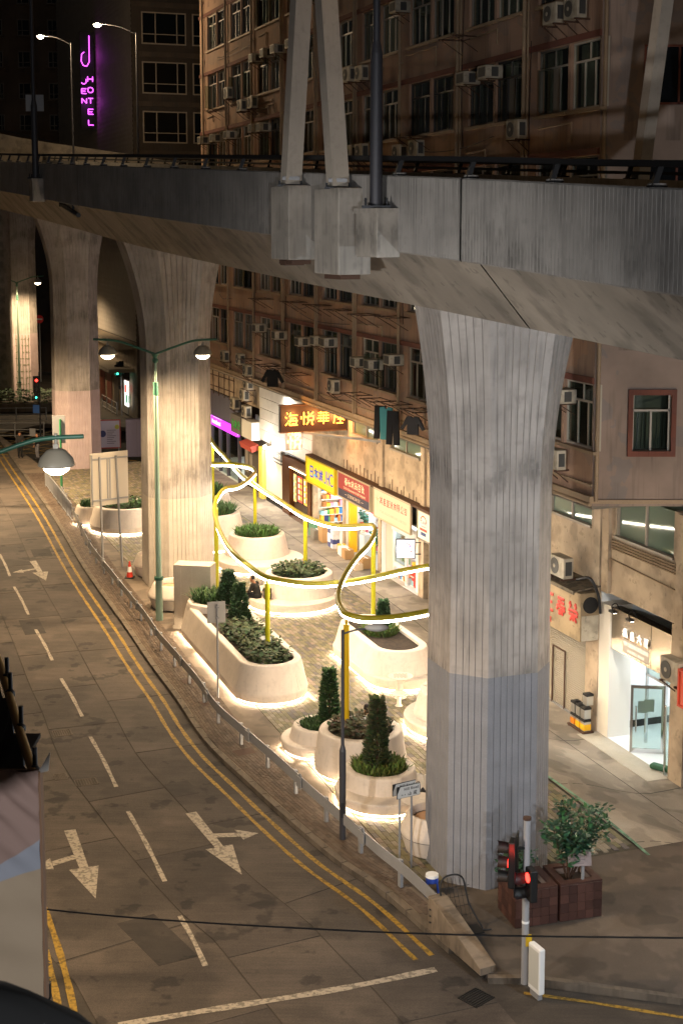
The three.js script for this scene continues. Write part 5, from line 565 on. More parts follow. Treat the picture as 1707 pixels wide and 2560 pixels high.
function columnTree(label, at, h, r, dark = G1, light = G2, n = 2900, conical = 0.68) {
  const g = thing('column_tree', label, 'tree', at, 0, 'slim trimmed trees'), L = []; mesh('trunk', cyl(0.04, 0.02, h * 0.9, 0, 0, 0, 8), M.rust, g);
  for (let i = 0; i < n; i++) { const t = Math.pow(R(), 1.1), a = R() * 6.283, lump = 0.66 + 0.6 * fbm((a / 6.283), t, 7, 2, Math.round(h * 10)), q = r * (1 - conical * t) * lump * Math.sqrt(rr(0.5, 1.05)), y = 0.04 + t * h, p = [Math.cos(a) * q, y, Math.sin(a) * q], l = rr(0.08, 0.15), up = rr(0.1, 0.9), b = [p[0] + Math.cos(a + rr(-0.8, 0.8)) * l, y + up * l, p[2] + Math.sin(a + rr(-0.8, 0.8)) * l]; L.push({ a: p, b, w: [rr(-1, 1) * l * 0.4, rr(-0.3, 0.3) * l * 0.4, rr(-1, 1) * l * 0.4], c: mixc(dark, light) }); }
  const cr = new THREE.Mesh(leaves(L), LEAF); cr.name = 'crown'; cr.castShadow = true; g.add(cr); return g;
}
columnTree('slim column tree in the small low planter', [-0.36, 0.68, -40.4], 1.75, 0.34); columnTree('slim column tree with browning leaves in the front planter', [0.98, 0.76, -36.95], 1.95, 0.35, G1, [0.085, 0.085, 0.03], 3000);
columnTree('dark conifer growing in the rear of the long planter', [-4.25, 1.34, -51.4], 1.35, 0.42, [0.015, 0.04, 0.014], [0.04, 0.09, 0.03]); columnTree('small conifer between the two halves of the long planter', [-3.75, 1.2, -50.3], 1.3, 0.36, [0.015, 0.04, 0.014], [0.05, 0.10, 0.03]); columnTree('small conifer in the capsule planter by the alley', [1.5, 1.16, -48.9], 1.05, 0.28, [0.015, 0.04, 0.014], [0.04, 0.09, 0.03]);
function straps(name, label, c, r, y, n, len, dark, light, category = 'plants') { const L = []; for (let i = 0; i < n; i++) { const a = R() * 6.283, q = r * Math.sqrt(R()), p = [Math.cos(a) * q, 0, Math.sin(a) * q], d = R() * 6.283, l = len * rr(0.6, 1.15), lean = rr(0.2, 0.75), b = [p[0] + Math.cos(d) * l * lean, l * Math.sqrt(1 - lean * lean), p[2] + Math.sin(d) * l * lean]; L.push({ a: p, b, w: [Math.sin(d) * 0.026, 0, -Math.cos(d) * 0.026], c: mixc(dark, light), sag: l * 0.3 }); } const m = new THREE.Mesh(leaves(L, 3), LEAF); m.name = name; m.castShadow = true; m.position.set(c[0], y, -c[1]); top(m); m.userData = { label, category, kind: 'stuff' }; return m; }
straps('grass_planting', 'bright grassy leaves in the front planter', [1.05, 36.95], 0.72, 0.76, 1500, 0.42, [0.05, 0.09, 0.015], [0.13, 0.17, 0.03]); straps('grass_planting', 'grassy leaves in the small low planter', [-0.62, 40.5], 0.6, 0.68, 700, 0.36, G1, G2); straps('strap_leaf_planting', 'strap leaved plants in the middle round planter', [-3.95, 64.2], 0.98, 1.3, 1500, 0.62, [0.03, 0.075, 0.015], [0.08, 0.16, 0.03]); straps('strap_leaf_planting', 'strap leaved plants in the nearer planter by the lamp-lit pier', [-6.4, 69.1], 1.0, 1.3, 1600, 0.85, G1, G2); straps('strap_leaf_planting', 'strap leaved plants in the farther planter by the lamp-lit pier', [-7.3, 74.2], 0.95, 1.3, 1500, 0.9, G1, G2); straps('strap_leaf_planting', 'strap leaved plants in the rear of the long planter', [-4.9, 52.2], 0.74, 1.36, 1000, 0.75, G1, G2); straps('strap_leaf_planting', 'strap leaved plants in the capsule planter by the alley', [1.4, 48.6], 0.6, 1.18, 900, 0.5, [0.04, 0.08, 0.015], [0.12, 0.16, 0.03]); straps('strap_leaf_planting', 'strap leaved plants in the planter hidden by the nearest pier', [3.75, 42.5], 0.95, 1.1, 900, 0.5, G1, G2); straps('strap_leaf_planting', 'strap leaved plants in the small planter by the sign board', [-13.2, 72.9], 0.55, 0.9, 600, 0.6, G1, G2);
function cover(label, cs, y, n, dark, light) { const L = []; for (let i = 0; i < n; i++) { const c = cs[Math.floor(R() * cs.length)], a = R() * 6.283, q = c[2] * Math.sqrt(R()), p = [c[0] + Math.cos(a) * q, y + Math.abs(rr(-0.04, 0.2)) * (1 + fbm(a / 6.3, q, 5, 2, 3)), -(c[1] + Math.sin(a) * q)], d = R() * 6.283, l = rr(0.09, 0.17); L.push({ a: p, b: [p[0] + Math.cos(d) * l, p[1] + rr(-0.04, 0.1), p[2] + Math.sin(d) * l], w: [Math.sin(d) * l * 0.42, rr(-0.03, 0.03), -Math.cos(d) * l * 0.42], c: mixc(dark, light) }); } const m = new THREE.Mesh(leaves(L), LEAF); m.name = 'ground_cover'; m.castShadow = true; top(m); m.userData = { label, category: 'plants', kind: 'stuff' }; }
cover('dark leafy ground cover in the planter where the person sits', [[-1.78, 57.15, 1.08]], 1.25, 1700, G1, [0.07, 0.085, 0.04]); cover('dark leafy ground cover in the front half of the long planter', [[-2.45, 45.5, 0.76], [-2.8, 46.5, 0.76], [-3.2, 47.6, 0.76], [-3.55, 48.6, 0.76]], 1.22, 2300, G1, [0.075, 0.08, 0.03]); cover('browning ground cover round the golden post', [[0.55, 38.85, 0.9]], 1.16, 1300, [0.03, 0.05, 0.02], BR); cover('dark ground cover in the planter behind the sign board', [[-11.2, 71.6, 1.2]], 1.22, 900, G1, G2);
// ---- the yellow light loop on its posts
{ const g = thing('light_loop', 'looping yellow tube with a white light strip carried on slim posts', 'light sculpture');
  const pts = [[3.46, 3.4, 49.68], [2.25, 3.4, 48.94], [1.05, 3.45, 47.68], [-0.08, 3.5, 46.8], [-1.08, 3.55, 46.39], [-1.97, 3.65, 46.44], [-2.59, 3.72, 46.72], [-3.19, 3.95, 47.3], [-3.81, 4.25, 48.11], [-4.36, 4.5, 49.89], [-4.75, 4.68, 51.92], [-4.95, 4.73, 53.87], [-5.01, 4.7, 56.04], [-4.9, 4.55, 58.65], [-4.57, 4.4, 59.84], [-4.34, 4.15, 62.4], [-4.17, 4.0, 65.0], [-4.14, 3.95, 66.2], [-4.31, 3.95, 67.2], [-4.62, 3.98, 67.7], [-5.36, 4.0, 68.17], [-6.73, 4.1, 67.81], [-8.7, 4.3, 68.6], [-9.6, 4.7, 72], [-9.2, 5.0, 75.8], [-8.3, 5.0, 76.6], [-7.48, 4.9, 75.67], [-6.97, 4.55, 73.49], [-6.51, 4.32, 71.68], [-5.91, 4.1, 70.01], [-4.85, 3.66, 67.0], [-3.92, 3.5, 64.8], [-2.66, 3.45, 61.38], [-1.52, 3.42, 58.24], [-0.56, 3.6, 55.87], [0.03, 3.75, 54.73], [0.85, 4.15, 52.99], [1.15, 4.32, 52.2], [1.24, 4.38, 51.28], [1.02, 4.42, 48.91], [0.47, 4.45, 46.29], [0.08, 4.45, 43.83], [-0.1, 4.42, 41.92], [-0.05, 4.4, 40.49], [0.17, 4.4, 39.57], [0.59, 4.35, 39.35], [1.11, 4.3, 39.52], [1.85, 4.2, 40.14], [2.83, 4.1, 41.12], [4.4, 4.0, 42.3], [5.7, 3.85, 44.2], [5.9, 3.65, 47], [4.9, 3.5, 49.3]].map(([x, y, d]) => [x, y, -d]);
  const curve = new THREE.CatmullRomCurve3(pts.map((p) => V(...p)), true, 'centripetal'), n = 520;
  mesh('tube', new THREE.TubeGeometry(curve, n, 0.085, 10, true), M.yellowTube, g, 0);
  const low = new THREE.CatmullRomCurve3(curve.getSpacedPoints(400).slice(0, -1).map((p) => p.add(V(0, -0.1, 0))), true, 'centripetal'); mesh('led_strip', new THREE.TubeGeometry(low, n, 0.055, 8, true), M.led, g, 0);
  const L = curve.getLength(), m = Math.round(L / 2.6); for (let k = 0; k < m; k++) { const t = (k + 0.5) / m, p = curve.getPointAt(t), q = curve.getTangentAt(t); rectLight('led_strip_light', [1, 0.88, 0.72], LOOP, [p.x, p.y - 0.165, p.z], L / m, 0.12, [q.x, 0, q.z], [0, -1, 0]); }
  for (const [x, d, y0, y1, golden] of [[-2.52, 46.55, 1.1, 3.64], [0.14, 39.2, 1.05, 4.33, 1], [-1.53, 58.2, 1.1, 3.35], [-4.15, 66.2, 0, 3.88], [1.2, 51.6, 0, 4.3], [-4.97, 54.6, 0, 4.63], [-6.72, 72.2, 0, 4.33], [-7.55, 75.6, 0, 4.83], [-4.62, 67.7, 0, 3.9], [4.9, 49.3, 0, 3.43], [5.75, 44.4, 0, 3.78]].filter((_, i) => i !== 8)) { const p = mesh('post', [cyl(0.085, 0.085, y1 - y0 - 0.12, x, y0, -d, 18), cyl(0.04, 0.04, 0.16, x, y1 - 0.13, -d, 10)], golden ? M.yellowGold : M.yellow, g, 0); mesh('base_flange', disc(0.16, 0.03, x, y0 + 0.05, -d, 20), M.galv, p, 0); } }
// ---- tables, stools, bowls, cabinet
const table = (label, X, D, r, h) => { const g = thing('table', label, 'table', [X, 0, -D], 0, 'white pedestal tables'); mesh('top', lathe([[0.001, h - 0.05], [r * 0.7, h - 0.05], [r * 0.97, h - 0.03], [r, h - 0.012], [r * 0.985, h], [0.001, h]], 44), M.planter, g, 0); mesh('pedestal', lathe([[0.2, 0], [0.18, 0.02], [0.1, 0.15], [0.085, h * 0.55], [0.11, h - 0.2], [0.24, h - 0.05]], 28), M.planter, g, 0); return g; };
{ const g = table('pedestal table with a chess board top by the capsule planter', 1.96, 45.1, 0.42, 0.75), q = []; for (let i = 0; i < 8; i++) for (let j = 0; j < 8; j++) if ((i + j) % 2) q.push(box(0.055, 0.002, 0.055, -0.2 + i * 0.057, 0.752, -0.2 + j * 0.057)); mesh('board_squares', q, mat('#8f8676', 0.7), g, 0); } table('pedestal table beside the nearest pier', 2.02, 34.95, 0.47, 0.75);
{ const g = thing('stool', 'white mushroom stool in front of the chess table', 'stool', [1.88, 0, -44.3]); mesh('seat', lathe([[0.001, 0.37], [0.2, 0.375], [0.265, 0.4], [0.27, 0.43], [0.25, 0.45], [0.001, 0.45]], 32), M.planter, g, 0); mesh('stem', lathe([[0.13, 0], [0.07, 0.05], [0.065, 0.37]], 20), M.planter, g, 0); }
const bowl = (label, X, D, r, h) => { const g = thing('bowl_seat', label, 'seat', [X, 0, -D], 0, 'white bowl-shaped seats'); mesh('shell', lathe([[0.001, 0.02], [r * 0.8, 0.02], [r * 0.84, 0.06], [r * 0.98, h * 0.42], [r, h * 0.5], [r * 0.985, h * 0.6], [r * 0.8, h * 0.96], [r * 0.74, h], [r * 0.68, h * 0.98], [r * 0.66, h * 0.8]], 44), M.planter, g, 0); mesh('cushion', lathe([[0.001, h * 0.82], [r * 0.6, h * 0.8], [r * 0.66, h * 0.74]], 36), mat('#b58f6e', 0.8), g, 0); mesh('seam_line', new THREE.TorusGeometry(r * 0.995, 0.006, 4, 48).rotateX(Math.PI / 2).translate(0, h * 0.46, 0), M.black, g, 0); return g; };
bowl('white bowl-shaped seat between the street sign and the nearest pier', 2.28, 33.6, 0.8, 1.02).scale.set(1, 1, 1); bowl('white bowl-shaped seat at the foot of the lamp-lit pier', -6.95, 56.4, 1.0, 1.05); bowl('white bowl-shaped seat half behind the lamp-lit pier, by the cone', -8.6, 61.8, 0.75, 1.0);
{ const g = thing('utility_cabinet', 'tall blank cream utility cabinet by the long planter', 'cabinet', [-5.72, 0, -53.45], -0.18); mesh('body', rbox(1.5, 2.5, 0.75, 0.03, 0, 1.3, 0), M.cabinet, g); mesh('plinth', box(1.56, 0.12, 0.8, 0, 0.06, 0), M.cabinet, g); mesh('door_seam', [box(0.008, 2.3, 0.004, 0, 1.3, 0.376), box(0.008, 2.3, 0.004, -0.45, 1.3, 0.376)], M.planterLow, g); const b = thing('bag', 'small black bag lying on the bowl seat by the cabinet', 'bag', [-6.5, 0.88, -56.1], 0.3); mesh('sack', rbox(0.4, 0.2, 0.26, 0.08, 0, 0.1, 0), M.rubber, b); mesh('strap', tube([[-0.15, 0.18, 0], [0, 0.3, 0.02], [0.15, 0.18, 0]], 0.012, 12, 5), M.rubber, b); }
{ const g = thing('traffic_cone', 'red and white traffic cone left of the lamp-lit pier', 'cone', [-9.46, 0, -61.25]); mesh('cone', cyl(0.15, 0.03, 0.72, 0, 0.03, 0, 20), mat('#b5301c', 0.5), g); mesh('band', cyl(0.112, 0.075, 0.24, 0, 0.27, 0, 20), M.white, g); mesh('foot', rbox(0.42, 0.045, 0.42, 0.02, 0, 0.022, 0), M.rubber, g); }
// ================================================================ STREET FURNITURE
const BULB_L = (label) => label;
function doubleLamp(label, X, D, yaw, h, arms, k = 1, group = 'green double street lamps') {
  const g = thing('street_lamp', label, 'street lamp', [X, 0, -D], yaw, group);
  mesh('pole', [cyl(0.15, 0.14, 1.7, 0, 0, 0), cyl(0.115, 0.075, h - 3.3, 0, 1.75, 0), cyl(0.05, 0.05, 1.3, 0, h - 1.6, 0)], M.greenPale, g); mesh('collar', [cyl(0.18, 0.18, 0.12, 0, 1.65, 0), cyl(0.1, 0.1, 0.5, 0, h - 1.7, 0), ball(0.12, 0, h - 0.35, 0), cyl(0.05, 0.16, 0.22, 0, h - 0.3, 0)], M.green, g);
  for (const s of arms) {
    mesh('arm', tube([[0, h - 0.1, 0], [s * 0.75, h + 0.18, 0], [s * 1.5, h + 0.42, 0], [s * 2.4, h + 0.48, 0]], 0.05, 24, 6), M.green, g);
    const hd = mesh('lamp_head', [lathe([[0.001, 0.36], [0.1, 0.36], [0.2, 0.31], [0.33, 0.16], [0.36, 0.06], [0.37, 0.02], [0.34, 0.0]], 28).translate(s * 1.85, h - 0.12, 0), cyl(0.035, 0.035, 0.36, s * 1.85, h + 0.18, 0, 8), box(0.1, 0.1, 0.1, s * 1.85, h + 0.28, 0)], M.hood, g);
    mesh('lamp_bulb', lathe([[0.28, 0.02], [0.24, -0.08], [0.13, -0.155], [0.001, -0.18]], 24).translate(s * 1.85, h - 0.13, 0), M.bulb, hd, 0);
    const p = V(s * 1.85, h - 0.36, 0).applyAxisAngle(V(0, 1, 0), yaw); lightAt('spot', 'lamp_bulb_light', WARM2, STREET * k, [X + p.x, p.y, -D + p.z], { soft: 9, angle: 1.42, pen: 0.32, to: [X + p.x, 0, -D + p.z] });
  }
  return g;
}
doubleLamp('green double street lamp before the lamp-lit pier', -7.25, 54.4, 0, 10.75, [-1, 1], 1.0); doubleLamp('green street lamp whose head hangs in at the left edge', -7.55, 27.6, 0.05, 10.9, [1, -1], 0.6); doubleLamp('distant green double street lamp before the bamboo-painted pier', -29.1, 126, 0.1, 10.8, [-1, 1], 1.0); doubleLamp('green double street lamp outside the picture on the right, behind the viewer', 7.5, 4, 0.4, 10.8, [1, -1], 0.45); doubleLamp('green double street lamp farther up the left pavement', -21.5, 78, 0, 10.8, [-1, 1], 2.4);
{ // white lamps of the side street on the right, outside the picture
  const g = thing('side_street_lamp', 'tall white street lamp of the side street, outside the picture', 'street lamp', [13.5, 0, -18]); mesh('pole', cyl(0.12, 0.06, 10, 0, 0, 0), M.galv, g); mesh('arm', tube([[0, 9.9, 0], [-0.8, 10.3, -0.3], [-2, 10.4, -0.7]], 0.05, 14), M.galv, g); mesh('lamp_head', rbox(0.8, 0.12, 0.3, 0.05, -2.2, 10.4, -0.75), M.galv, g); mesh('lamp_lens', box(0.6, 0.02, 0.22, -2.2, 10.33, -0.75), glow([0.85, 0.92, 1], 14, 0xffffff), g, 0); lightAt('point', 'lamp_lens_light', COOL, 300, [11.3, 10.22, -18.75], { soft: 8 }); }
{ const g = thing('added_fill_spot', 'added fill spotlight left of the road, outside the picture', 'lamp', [-9, 11.6, -14]); mesh('lamp_housing', rbox(0.6, 0.45, 0.2, 0.03), M.darkSteel, g); mesh('lamp_lens', box(0.5, 0.36, 0.02, 0, 0, -0.11), glow([0.95, 0.95, 1], 30, 0xffffff), g, 0); mesh('bracket', box(0.1, 0.6, 0.1, 0, -0.3, 0.2), M.darkSteel, g); lightAt('spot', 'added_fill_spot_light', [1, 0.96, 0.92], FILL_SPOT, [-8.9, 11.6, -14.2], { angle: 0.62, pen: 0.8, to: [3.2, 8.5, -30], soft: 12 }); }  // added, unseen spotlight that brightens the parapet and the nearest pier
{ const g = thing('added_fill_lamp', 'added white fill lamp on a pole behind the viewer, outside the picture', 'street lamp', [3.6, 0, 9]); mesh('pole', cyl(0.13, 0.07, 13, 0, 0, 0), M.galv, g); mesh('arm', tube([[0, 12.9, 0], [-0.5, 13.2, -0.2], [-1.2, 13.25, -0.5]], 0.05, 12), M.galv, g); mesh('lamp_head', rbox(0.7, 0.12, 0.32, 0.04, -1.4, 13.25, -0.6), M.galv, g); mesh('lamp_lens', box(0.55, 0.02, 0.24, -1.4, 13.18, -0.6), glow([0.92, 0.95, 1], 14, 0xffffff), g, 0); lightAt('point', 'lamp_lens_light', [0.93, 0.95, 1], FILL_LAMP, [2.2, 13.05, 8.4], { soft: 10 }); }  // unseen fill light, put in to brighten the hoarding and right parapet
{ const g = onFacade('added_wall_lamp', 'added fill lamp bracketed to the lower wall at the right, outside the picture', 'lamp', 26.5, 6.4, 0); mesh('arm', tube([[0, 0, 0.02], [0, 0.3, 0.8], [0, 0.35, 1.5]], 0.04, 12), M.galv, g); mesh('lamp_head', rbox(0.3, 0.12, 0.7, 0.04, 0, 0.35, 1.7), M.galv, g); mesh('lamp_lens', box(0.22, 0.02, 0.55, 0, 0.28, 1.7), M.bulb, g, 0); lightAt('point', 'lamp_lens_light', [1, 0.82, 0.6], 75, W(26.5, 6.52, 1.7), { soft: 8 }); }  // added out of view to brighten the end wall and lower right wall
{ const g = thing('grey_lamp_post', 'short dark grey lamp post in front of the golden post, unlit', 'lamp post', [0.03, 0, -34.2]); mesh('pole', [cyl(0.085, 0.085, 2.35, 0, 0, 0), cyl(0.085, 0.05, 0.14, 0, 2.35, 0), cyl(0.045, 0.042, 3.05, 0, 2.45, 0)], M.lampPole, g); mesh('arm', tube([[0, 5.4, 0], [0.35, 5.5, -0.02], [0.6, 5.52, -0.04]], 0.025, 10), M.lampPole, g); mesh('lamp_head', [ball(0.3, 0.85, 5.55, -0.05, 1, 0.34, 0.5)], M.signGrey, g); mesh('door_plate', box(0.09, 0.4, 0.01, 0, 0.8, 0.087), M.darkSteel, g); }
// guardrail: a W-beam on posts
{ const gr = [[-16.3, 80.2], [-13.6, 71], [-11.9, 65.1], [-10.5, 61.1], [-9.1, 57.2], [-8.24, 54.8], [-7.5, 52.7], [-6.76, 50.4], [-6.0, 48.4], [-4.8, 45.2], [-3.94, 42.6], [-2.62, 39.8], [-1.73, 37.95], [-0.89, 36.1], [0.0, 34.25], [0.87, 32.4], [1.45, 31.3], [1.95, 30.2], [2.2, 29.6]], c = new THREE.CatmullRomCurve3(gr.map(([x, d]) => V(x, 0, -d)), false, 'centripetal'), L = c.getLength();
  const g = thing('guardrail', 'long galvanised guardrail between the road and the plaza', 'guardrail'), prof = [[0.0, 0.42], [0.035, 0.44], [0.06, 0.49], [0.035, 0.54], [0.005, 0.565], [0.035, 0.59], [0.06, 0.64], [0.035, 0.69], [0, 0.71], [-0.015, 0.71], [-0.015, 0.42]];
  for (let k = 0; k < 14; k++) { const a = k / 14, b = (k + 1) / 14 - 0.03 / L; mesh('rail_section', grid(14, prof.length - 1, (u, v) => { const t = a + (b - a) * u, p = c.getPointAt(t), q = c.getTangentAt(t), [o, y] = prof[Math.round(v * (prof.length - 1))]; return [p.x + q.z * o, y, p.z - q.x * o]; }), M.galv, g); if (k) { const p = c.getPointAt(a), q = c.getTangentAt(a), j = mesh('joint_plate', [box(0.32, 0.3, 0.02, 0, 0.565, 0.066), box(0.03, 0.16, 0.03, 0.06, 0.72, 0.02, 0, 0, 0.5), box(0.03, 0.14, 0.03, -0.06, 0.72, 0.02, 0, 0, -0.4)], M.galv, g); j.position.set(p.x, 0, p.z); j.rotation.y = Math.atan2(-q.z, q.x); } }
  const pg = join([box(0.12, 0.7, 0.08, 0, 0.33, -0.08), box(0.1, 0.28, 0.05, 0, 0.56, -0.035)]); for (let s = 0.6; s < L; s += 2.05) { const p = c.getPointAt(s / L), q = c.getTangentAt(s / L), m = part('post', pg, M.galv, g, [p.x, 0, p.z]); m.rotation.y = Math.atan2(-q.z, q.x); }
  const e = thing('concrete_barrier', 'sloping concrete end block of the guardrail', 'barrier', [2.55, 0, -28.75], -1.11); mesh('block', [new THREE.ExtrudeGeometry(new THREE.Shape([[-1.0, 0], [1.15, 0], [1.15, 0.12], [-0.8, 0.75], [-1.0, 0.75]].map((p) => new THREE.Vector2(...p))), { depth: 0.36, bevelEnabled: true, bevelSize: 0.02, bevelThickness: 0.02 }).translate(0, 0, -0.18)], textured('#8a7c6c', TEX.concrete), e); mesh('bolt', [0, 1, 2].map((k) => cyl(0.03, 0.03, 0.02, -0.9, 0.2 + k * 0.15, 0.2, 8)), M.darkSteel, e); }
// railings farther back
{ const g = thing('bar_railing', 'grey bar railing at the far end of the guardrail', 'railing'); for (let k = 0; k < 6; k++) { const a = [-17.9 + k * 0.6, 83.6 - k * 1.75], b = [-17.9 + (k + 1) * 0.6, 83.6 - (k + 1) * 1.75]; mesh('rail', [bar([a[0], 1.0, -a[1]], [b[0], 1.0, -b[1]], 0.03), bar([a[0], 0.15, -a[1]], [b[0], 0.15, -b[1]], 0.025)], M.galv, g); mesh('post', cyl(0.035, 0.035, 1.05, a[0], 0, -a[1], 8), M.galv, g); for (let j = 1; j < 9; j++) mesh('baluster', cyl(0.014, 0.014, 0.85, a[0] + (b[0] - a[0]) * j / 9, 0.15, -(a[1] + (b[1] - a[1]) * j / 9), 5), M.galv, g); } }
// signs
{ const g = thing('sign_board', 'large blank back of a white road sign on two posts, left of the lamp-lit pier', 'sign', [-10.65, 0, -63.1], 0.62); mesh('post', [bar([-0.3, 0, -0.1], [-0.42, 5.2, 0], 0.055), bar([0.55, 0, 0.15], [0.4, 5.2, 0], 0.055)], M.galv, g); mesh('panel', rbox(1.9, 2.45, 0.05, 0.02, 0.1, 4.15, -0.1), mat('#b7afa2', 0.6), g); mesh('stiffener', [box(1.8, 0.07, 0.06, 0.1, 5.1, -0.04), box(1.8, 0.07, 0.06, 0.1, 3.2, -0.04), box(0.06, 1.9, 0.05, 0.0, 4.15, -0.045), box(0.06, 1.9, 0.05, 0.12, 4.15, -0.045), box(0.06, 2.3, 0.06, -0.78, 4.15, -0.04)], M.signGrey, g); }
{ const g = thing('small_sign', 'small blank sign back on a thin post by the long planter', 'sign', [-4.1, 0, -45.05], 0.2); mesh('post', cyl(0.033, 0.033, 3.2, 0, 0, 0, 10), M.galv, g); mesh('plate', rbox(0.6, 0.72, 0.025, 0.01, -0.02, 2.92, -0.05), mat('#9c9892', 0.5), g); mesh('clamp', [box(0.12, 0.05, 0.09, 0, 3.1, 0), box(0.12, 0.05, 0.09, 0, 2.75, 0)], M.galv, g); }
{ const g = thing('street_name_sign', 'double-sided street name plate on two thin posts', 'street sign', [1.55, 0, -32.5], 0.52); for (const x of [-0.17, 0.17]) mesh('post', cyl(0.026, 0.026, 2.1, x, 0, 0, 10), M.galv, g); const f = canvasMat(320, 150, (c, w, h) => { c.fillStyle = '#b9b8b4'; c.fillRect(0, 0, w, h); c.fillStyle = '#1d1d1f'; c.beginPath(); c.moveTo(0, 0); c.lineTo(40, 0); c.lineTo(0, 90); c.fill(); c.font = 'bold 50px sans-serif'; c.fillText('Hill Road', 90, 58); drawGlyphs(c, '山道', 150, 82, 50, 26, '#1d1d1f', 7); c.font = 'bold 26px sans-serif'; c.fillText('16 - 4', 50, 122); }, 0.6); for (const z of [0.06, -0.14]) { mesh('plate', rbox(0.66, 0.3, 0.02, 0.005, 0.05, 2.0, z - 0.012), M.black, g); print(0.64, 0.28, f, g, [0.05, 2.0, z + 0.002]); } }
// traffic lights
function signal(parent, x, y, z, yaw, n, lit, ped) { const g = new THREE.Group(); g.name = 'signal_head'; g.position.set(x, y, z); g.rotation.y = yaw; parent.add(g); mesh('housing', [rbox(0.3, 0.31 * n + 0.06, 0.16, 0.03, 0, 0, 0), rbox(0.3 + 0.22, 0.31 * n + 0.3, 0.02, 0.04, 0, 0, -0.07)].slice(0, ped ? 1 : 2), M.black, g, 0); for (let k = 0; k < n; k++) { const cy = (n - 1) * 0.155 - k * 0.31; mesh('visor', (() => { const q = new THREE.CylinderGeometry(0.13, 0.115, 0.26, 18, 1, true, Math.PI * 0.5, Math.PI * 1.0); return q.rotateX(Math.PI / 2).rotateZ(Math.PI / 2).translate(0, cy, 0.2); })(), new THREE.MeshStandardMaterial({ color: 0x0b0b0c, roughness: 0.6, side: THREE.DoubleSide }), g, 0); mesh('signal_lens', new THREE.CylinderGeometry(0.1, 0.1, 0.02, 18).rotateX(Math.PI / 2).translate(0, cy, 0.085), k === lit ? (lit === n - 1 && n === 3 ? glow([0.05, 1, 0.6], 6) : glow([1, 0.03, 0.02], 7)) : mat('#1c1310', 0.3), g, 0); } return g; }
{ const g = thing('traffic_light', 'traffic light pole with black heads and a red lamp by the box planters', 'traffic light', [3.78, 0, -27.3]); mesh('pole', cyl(0.075, 0.07, 3.55, 0, 0, 0, 18), M.signGrey, g); mesh('pole_cap', disc(0.085, 0.05, 0, 3.57, 0, 18), M.rust, g); mesh('pole_band', [disc(0.078, 0.05, 0, 1.35, 0, 18)], M.white, g); signal(g, -0.28, 2.62, 0.02, -1.85, 3, 1); signal(g, 0.08, 2.25, 0.2, -1.3, 2, 0, true); mesh('push_button', [box(0.12, 0.22, 0.1, 0.06, 0.98, 0.08)], mat('#b8960f', 0.5), g); mesh('bracket', [box(0.3, 0.05, 0.05, -0.15, 2.95, 0.03), box(0.3, 0.05, 0.05, -0.15, 2.3, 0.03)], M.black, g); lightAt('point', 'signal_lens_light', [1, 0.05, 0.03], 0.5, [3.4, 2.93, -27.0], { soft: 4 });
  const b = thing('sign_plate_edge', 'white illuminated bollard sign seen edge-on at the corner', 'bollard', [3.98, RY, -27.0], 0.45); mesh('case', rbox(0.14, 0.98, 0.42, 0.03, 0, 0.62, 0), M.white, b); mesh('foot', box(0.1, 0.14, 0.3, 0, 0.07, 0), M.galv, b); mesh('face', box(0.005, 0.8, 0.34, -0.073, 0.64, 0), mat('#b7b7b0', 0.5), b); }
{ const g = thing('traffic_light', 'traffic light showing green in front of the clad building', 'traffic light', W(-61.3, 0, 0.7), 0); mesh('pole', cyl(0.06, 0.055, 4.6, 0, 0, 0, 12), M.galv, g); signal(g, -0.2, 3.9, 0.15, -0.5, 3, 2); signal(g, 0.12, 4.0, 0.1, 0.9, 3, -1); mesh('push_button', box(0.2, 0.3, 0.15, -0.1, 2.4, 0.1), M.black, g); lightAt('point', 'signal_lens_light', [0.1, 1, 0.6], 0.7, (() => { const p = W(-61.3, 3.6, 0.7); return [p[0] - 0.4, p[1], p[2] + 0.45]; })(), { soft: 4 }); }
{ const g = thing('traffic_light', 'traffic light with red and green lamps left of the pink based pier', 'traffic light', [-21.9, 0, -101]); mesh('pole', cyl(0.06, 0.055, 5.2, 0, 0, 0, 12), M.darkSteel, g); signal(g, -0.15, 4.3, 0.2, 0.2, 3, 0); signal(g, -0.2, 3.55, 0.2, 0.2, 3, 2).scale.setScalar(0.6); mesh('blue_plate', box(0.5, 0.6, 0.03, -0.25, 2.5, 0.1, -0.3), mat('#3a63a8', 0.5), g); mesh('grey_plate', box(0.5, 0.55, 0.03, -0.4, 0.9, 0.8, -0.4), M.signGrey, g); }
{ const g = thing('traffic_light', 'black hooded traffic light half hidden behind the hoarding', 'traffic light', [-5.5, RY, -24.1]); mesh('pole', cyl(0.06, 0.06, 3.2, 0, 0, 0, 12), M.darkSteel, g); signal(g, 0.02, 2.5, 0.1, 0.9, 2, -1); const d = mesh('button_box', rbox(0.24, 0.34, 0.14, 0.03, 0.1, 1.85, 0.1), M.black, g); mesh('display_screen', [box(0.1, 0.06, 0.005, 0.08, 1.76, 0.172), box(0.05, 0.04, 0.005, 0.14, 1.93, 0.172)], glow([0.9, 0.45, 0.7], 0.6), d, 0); }
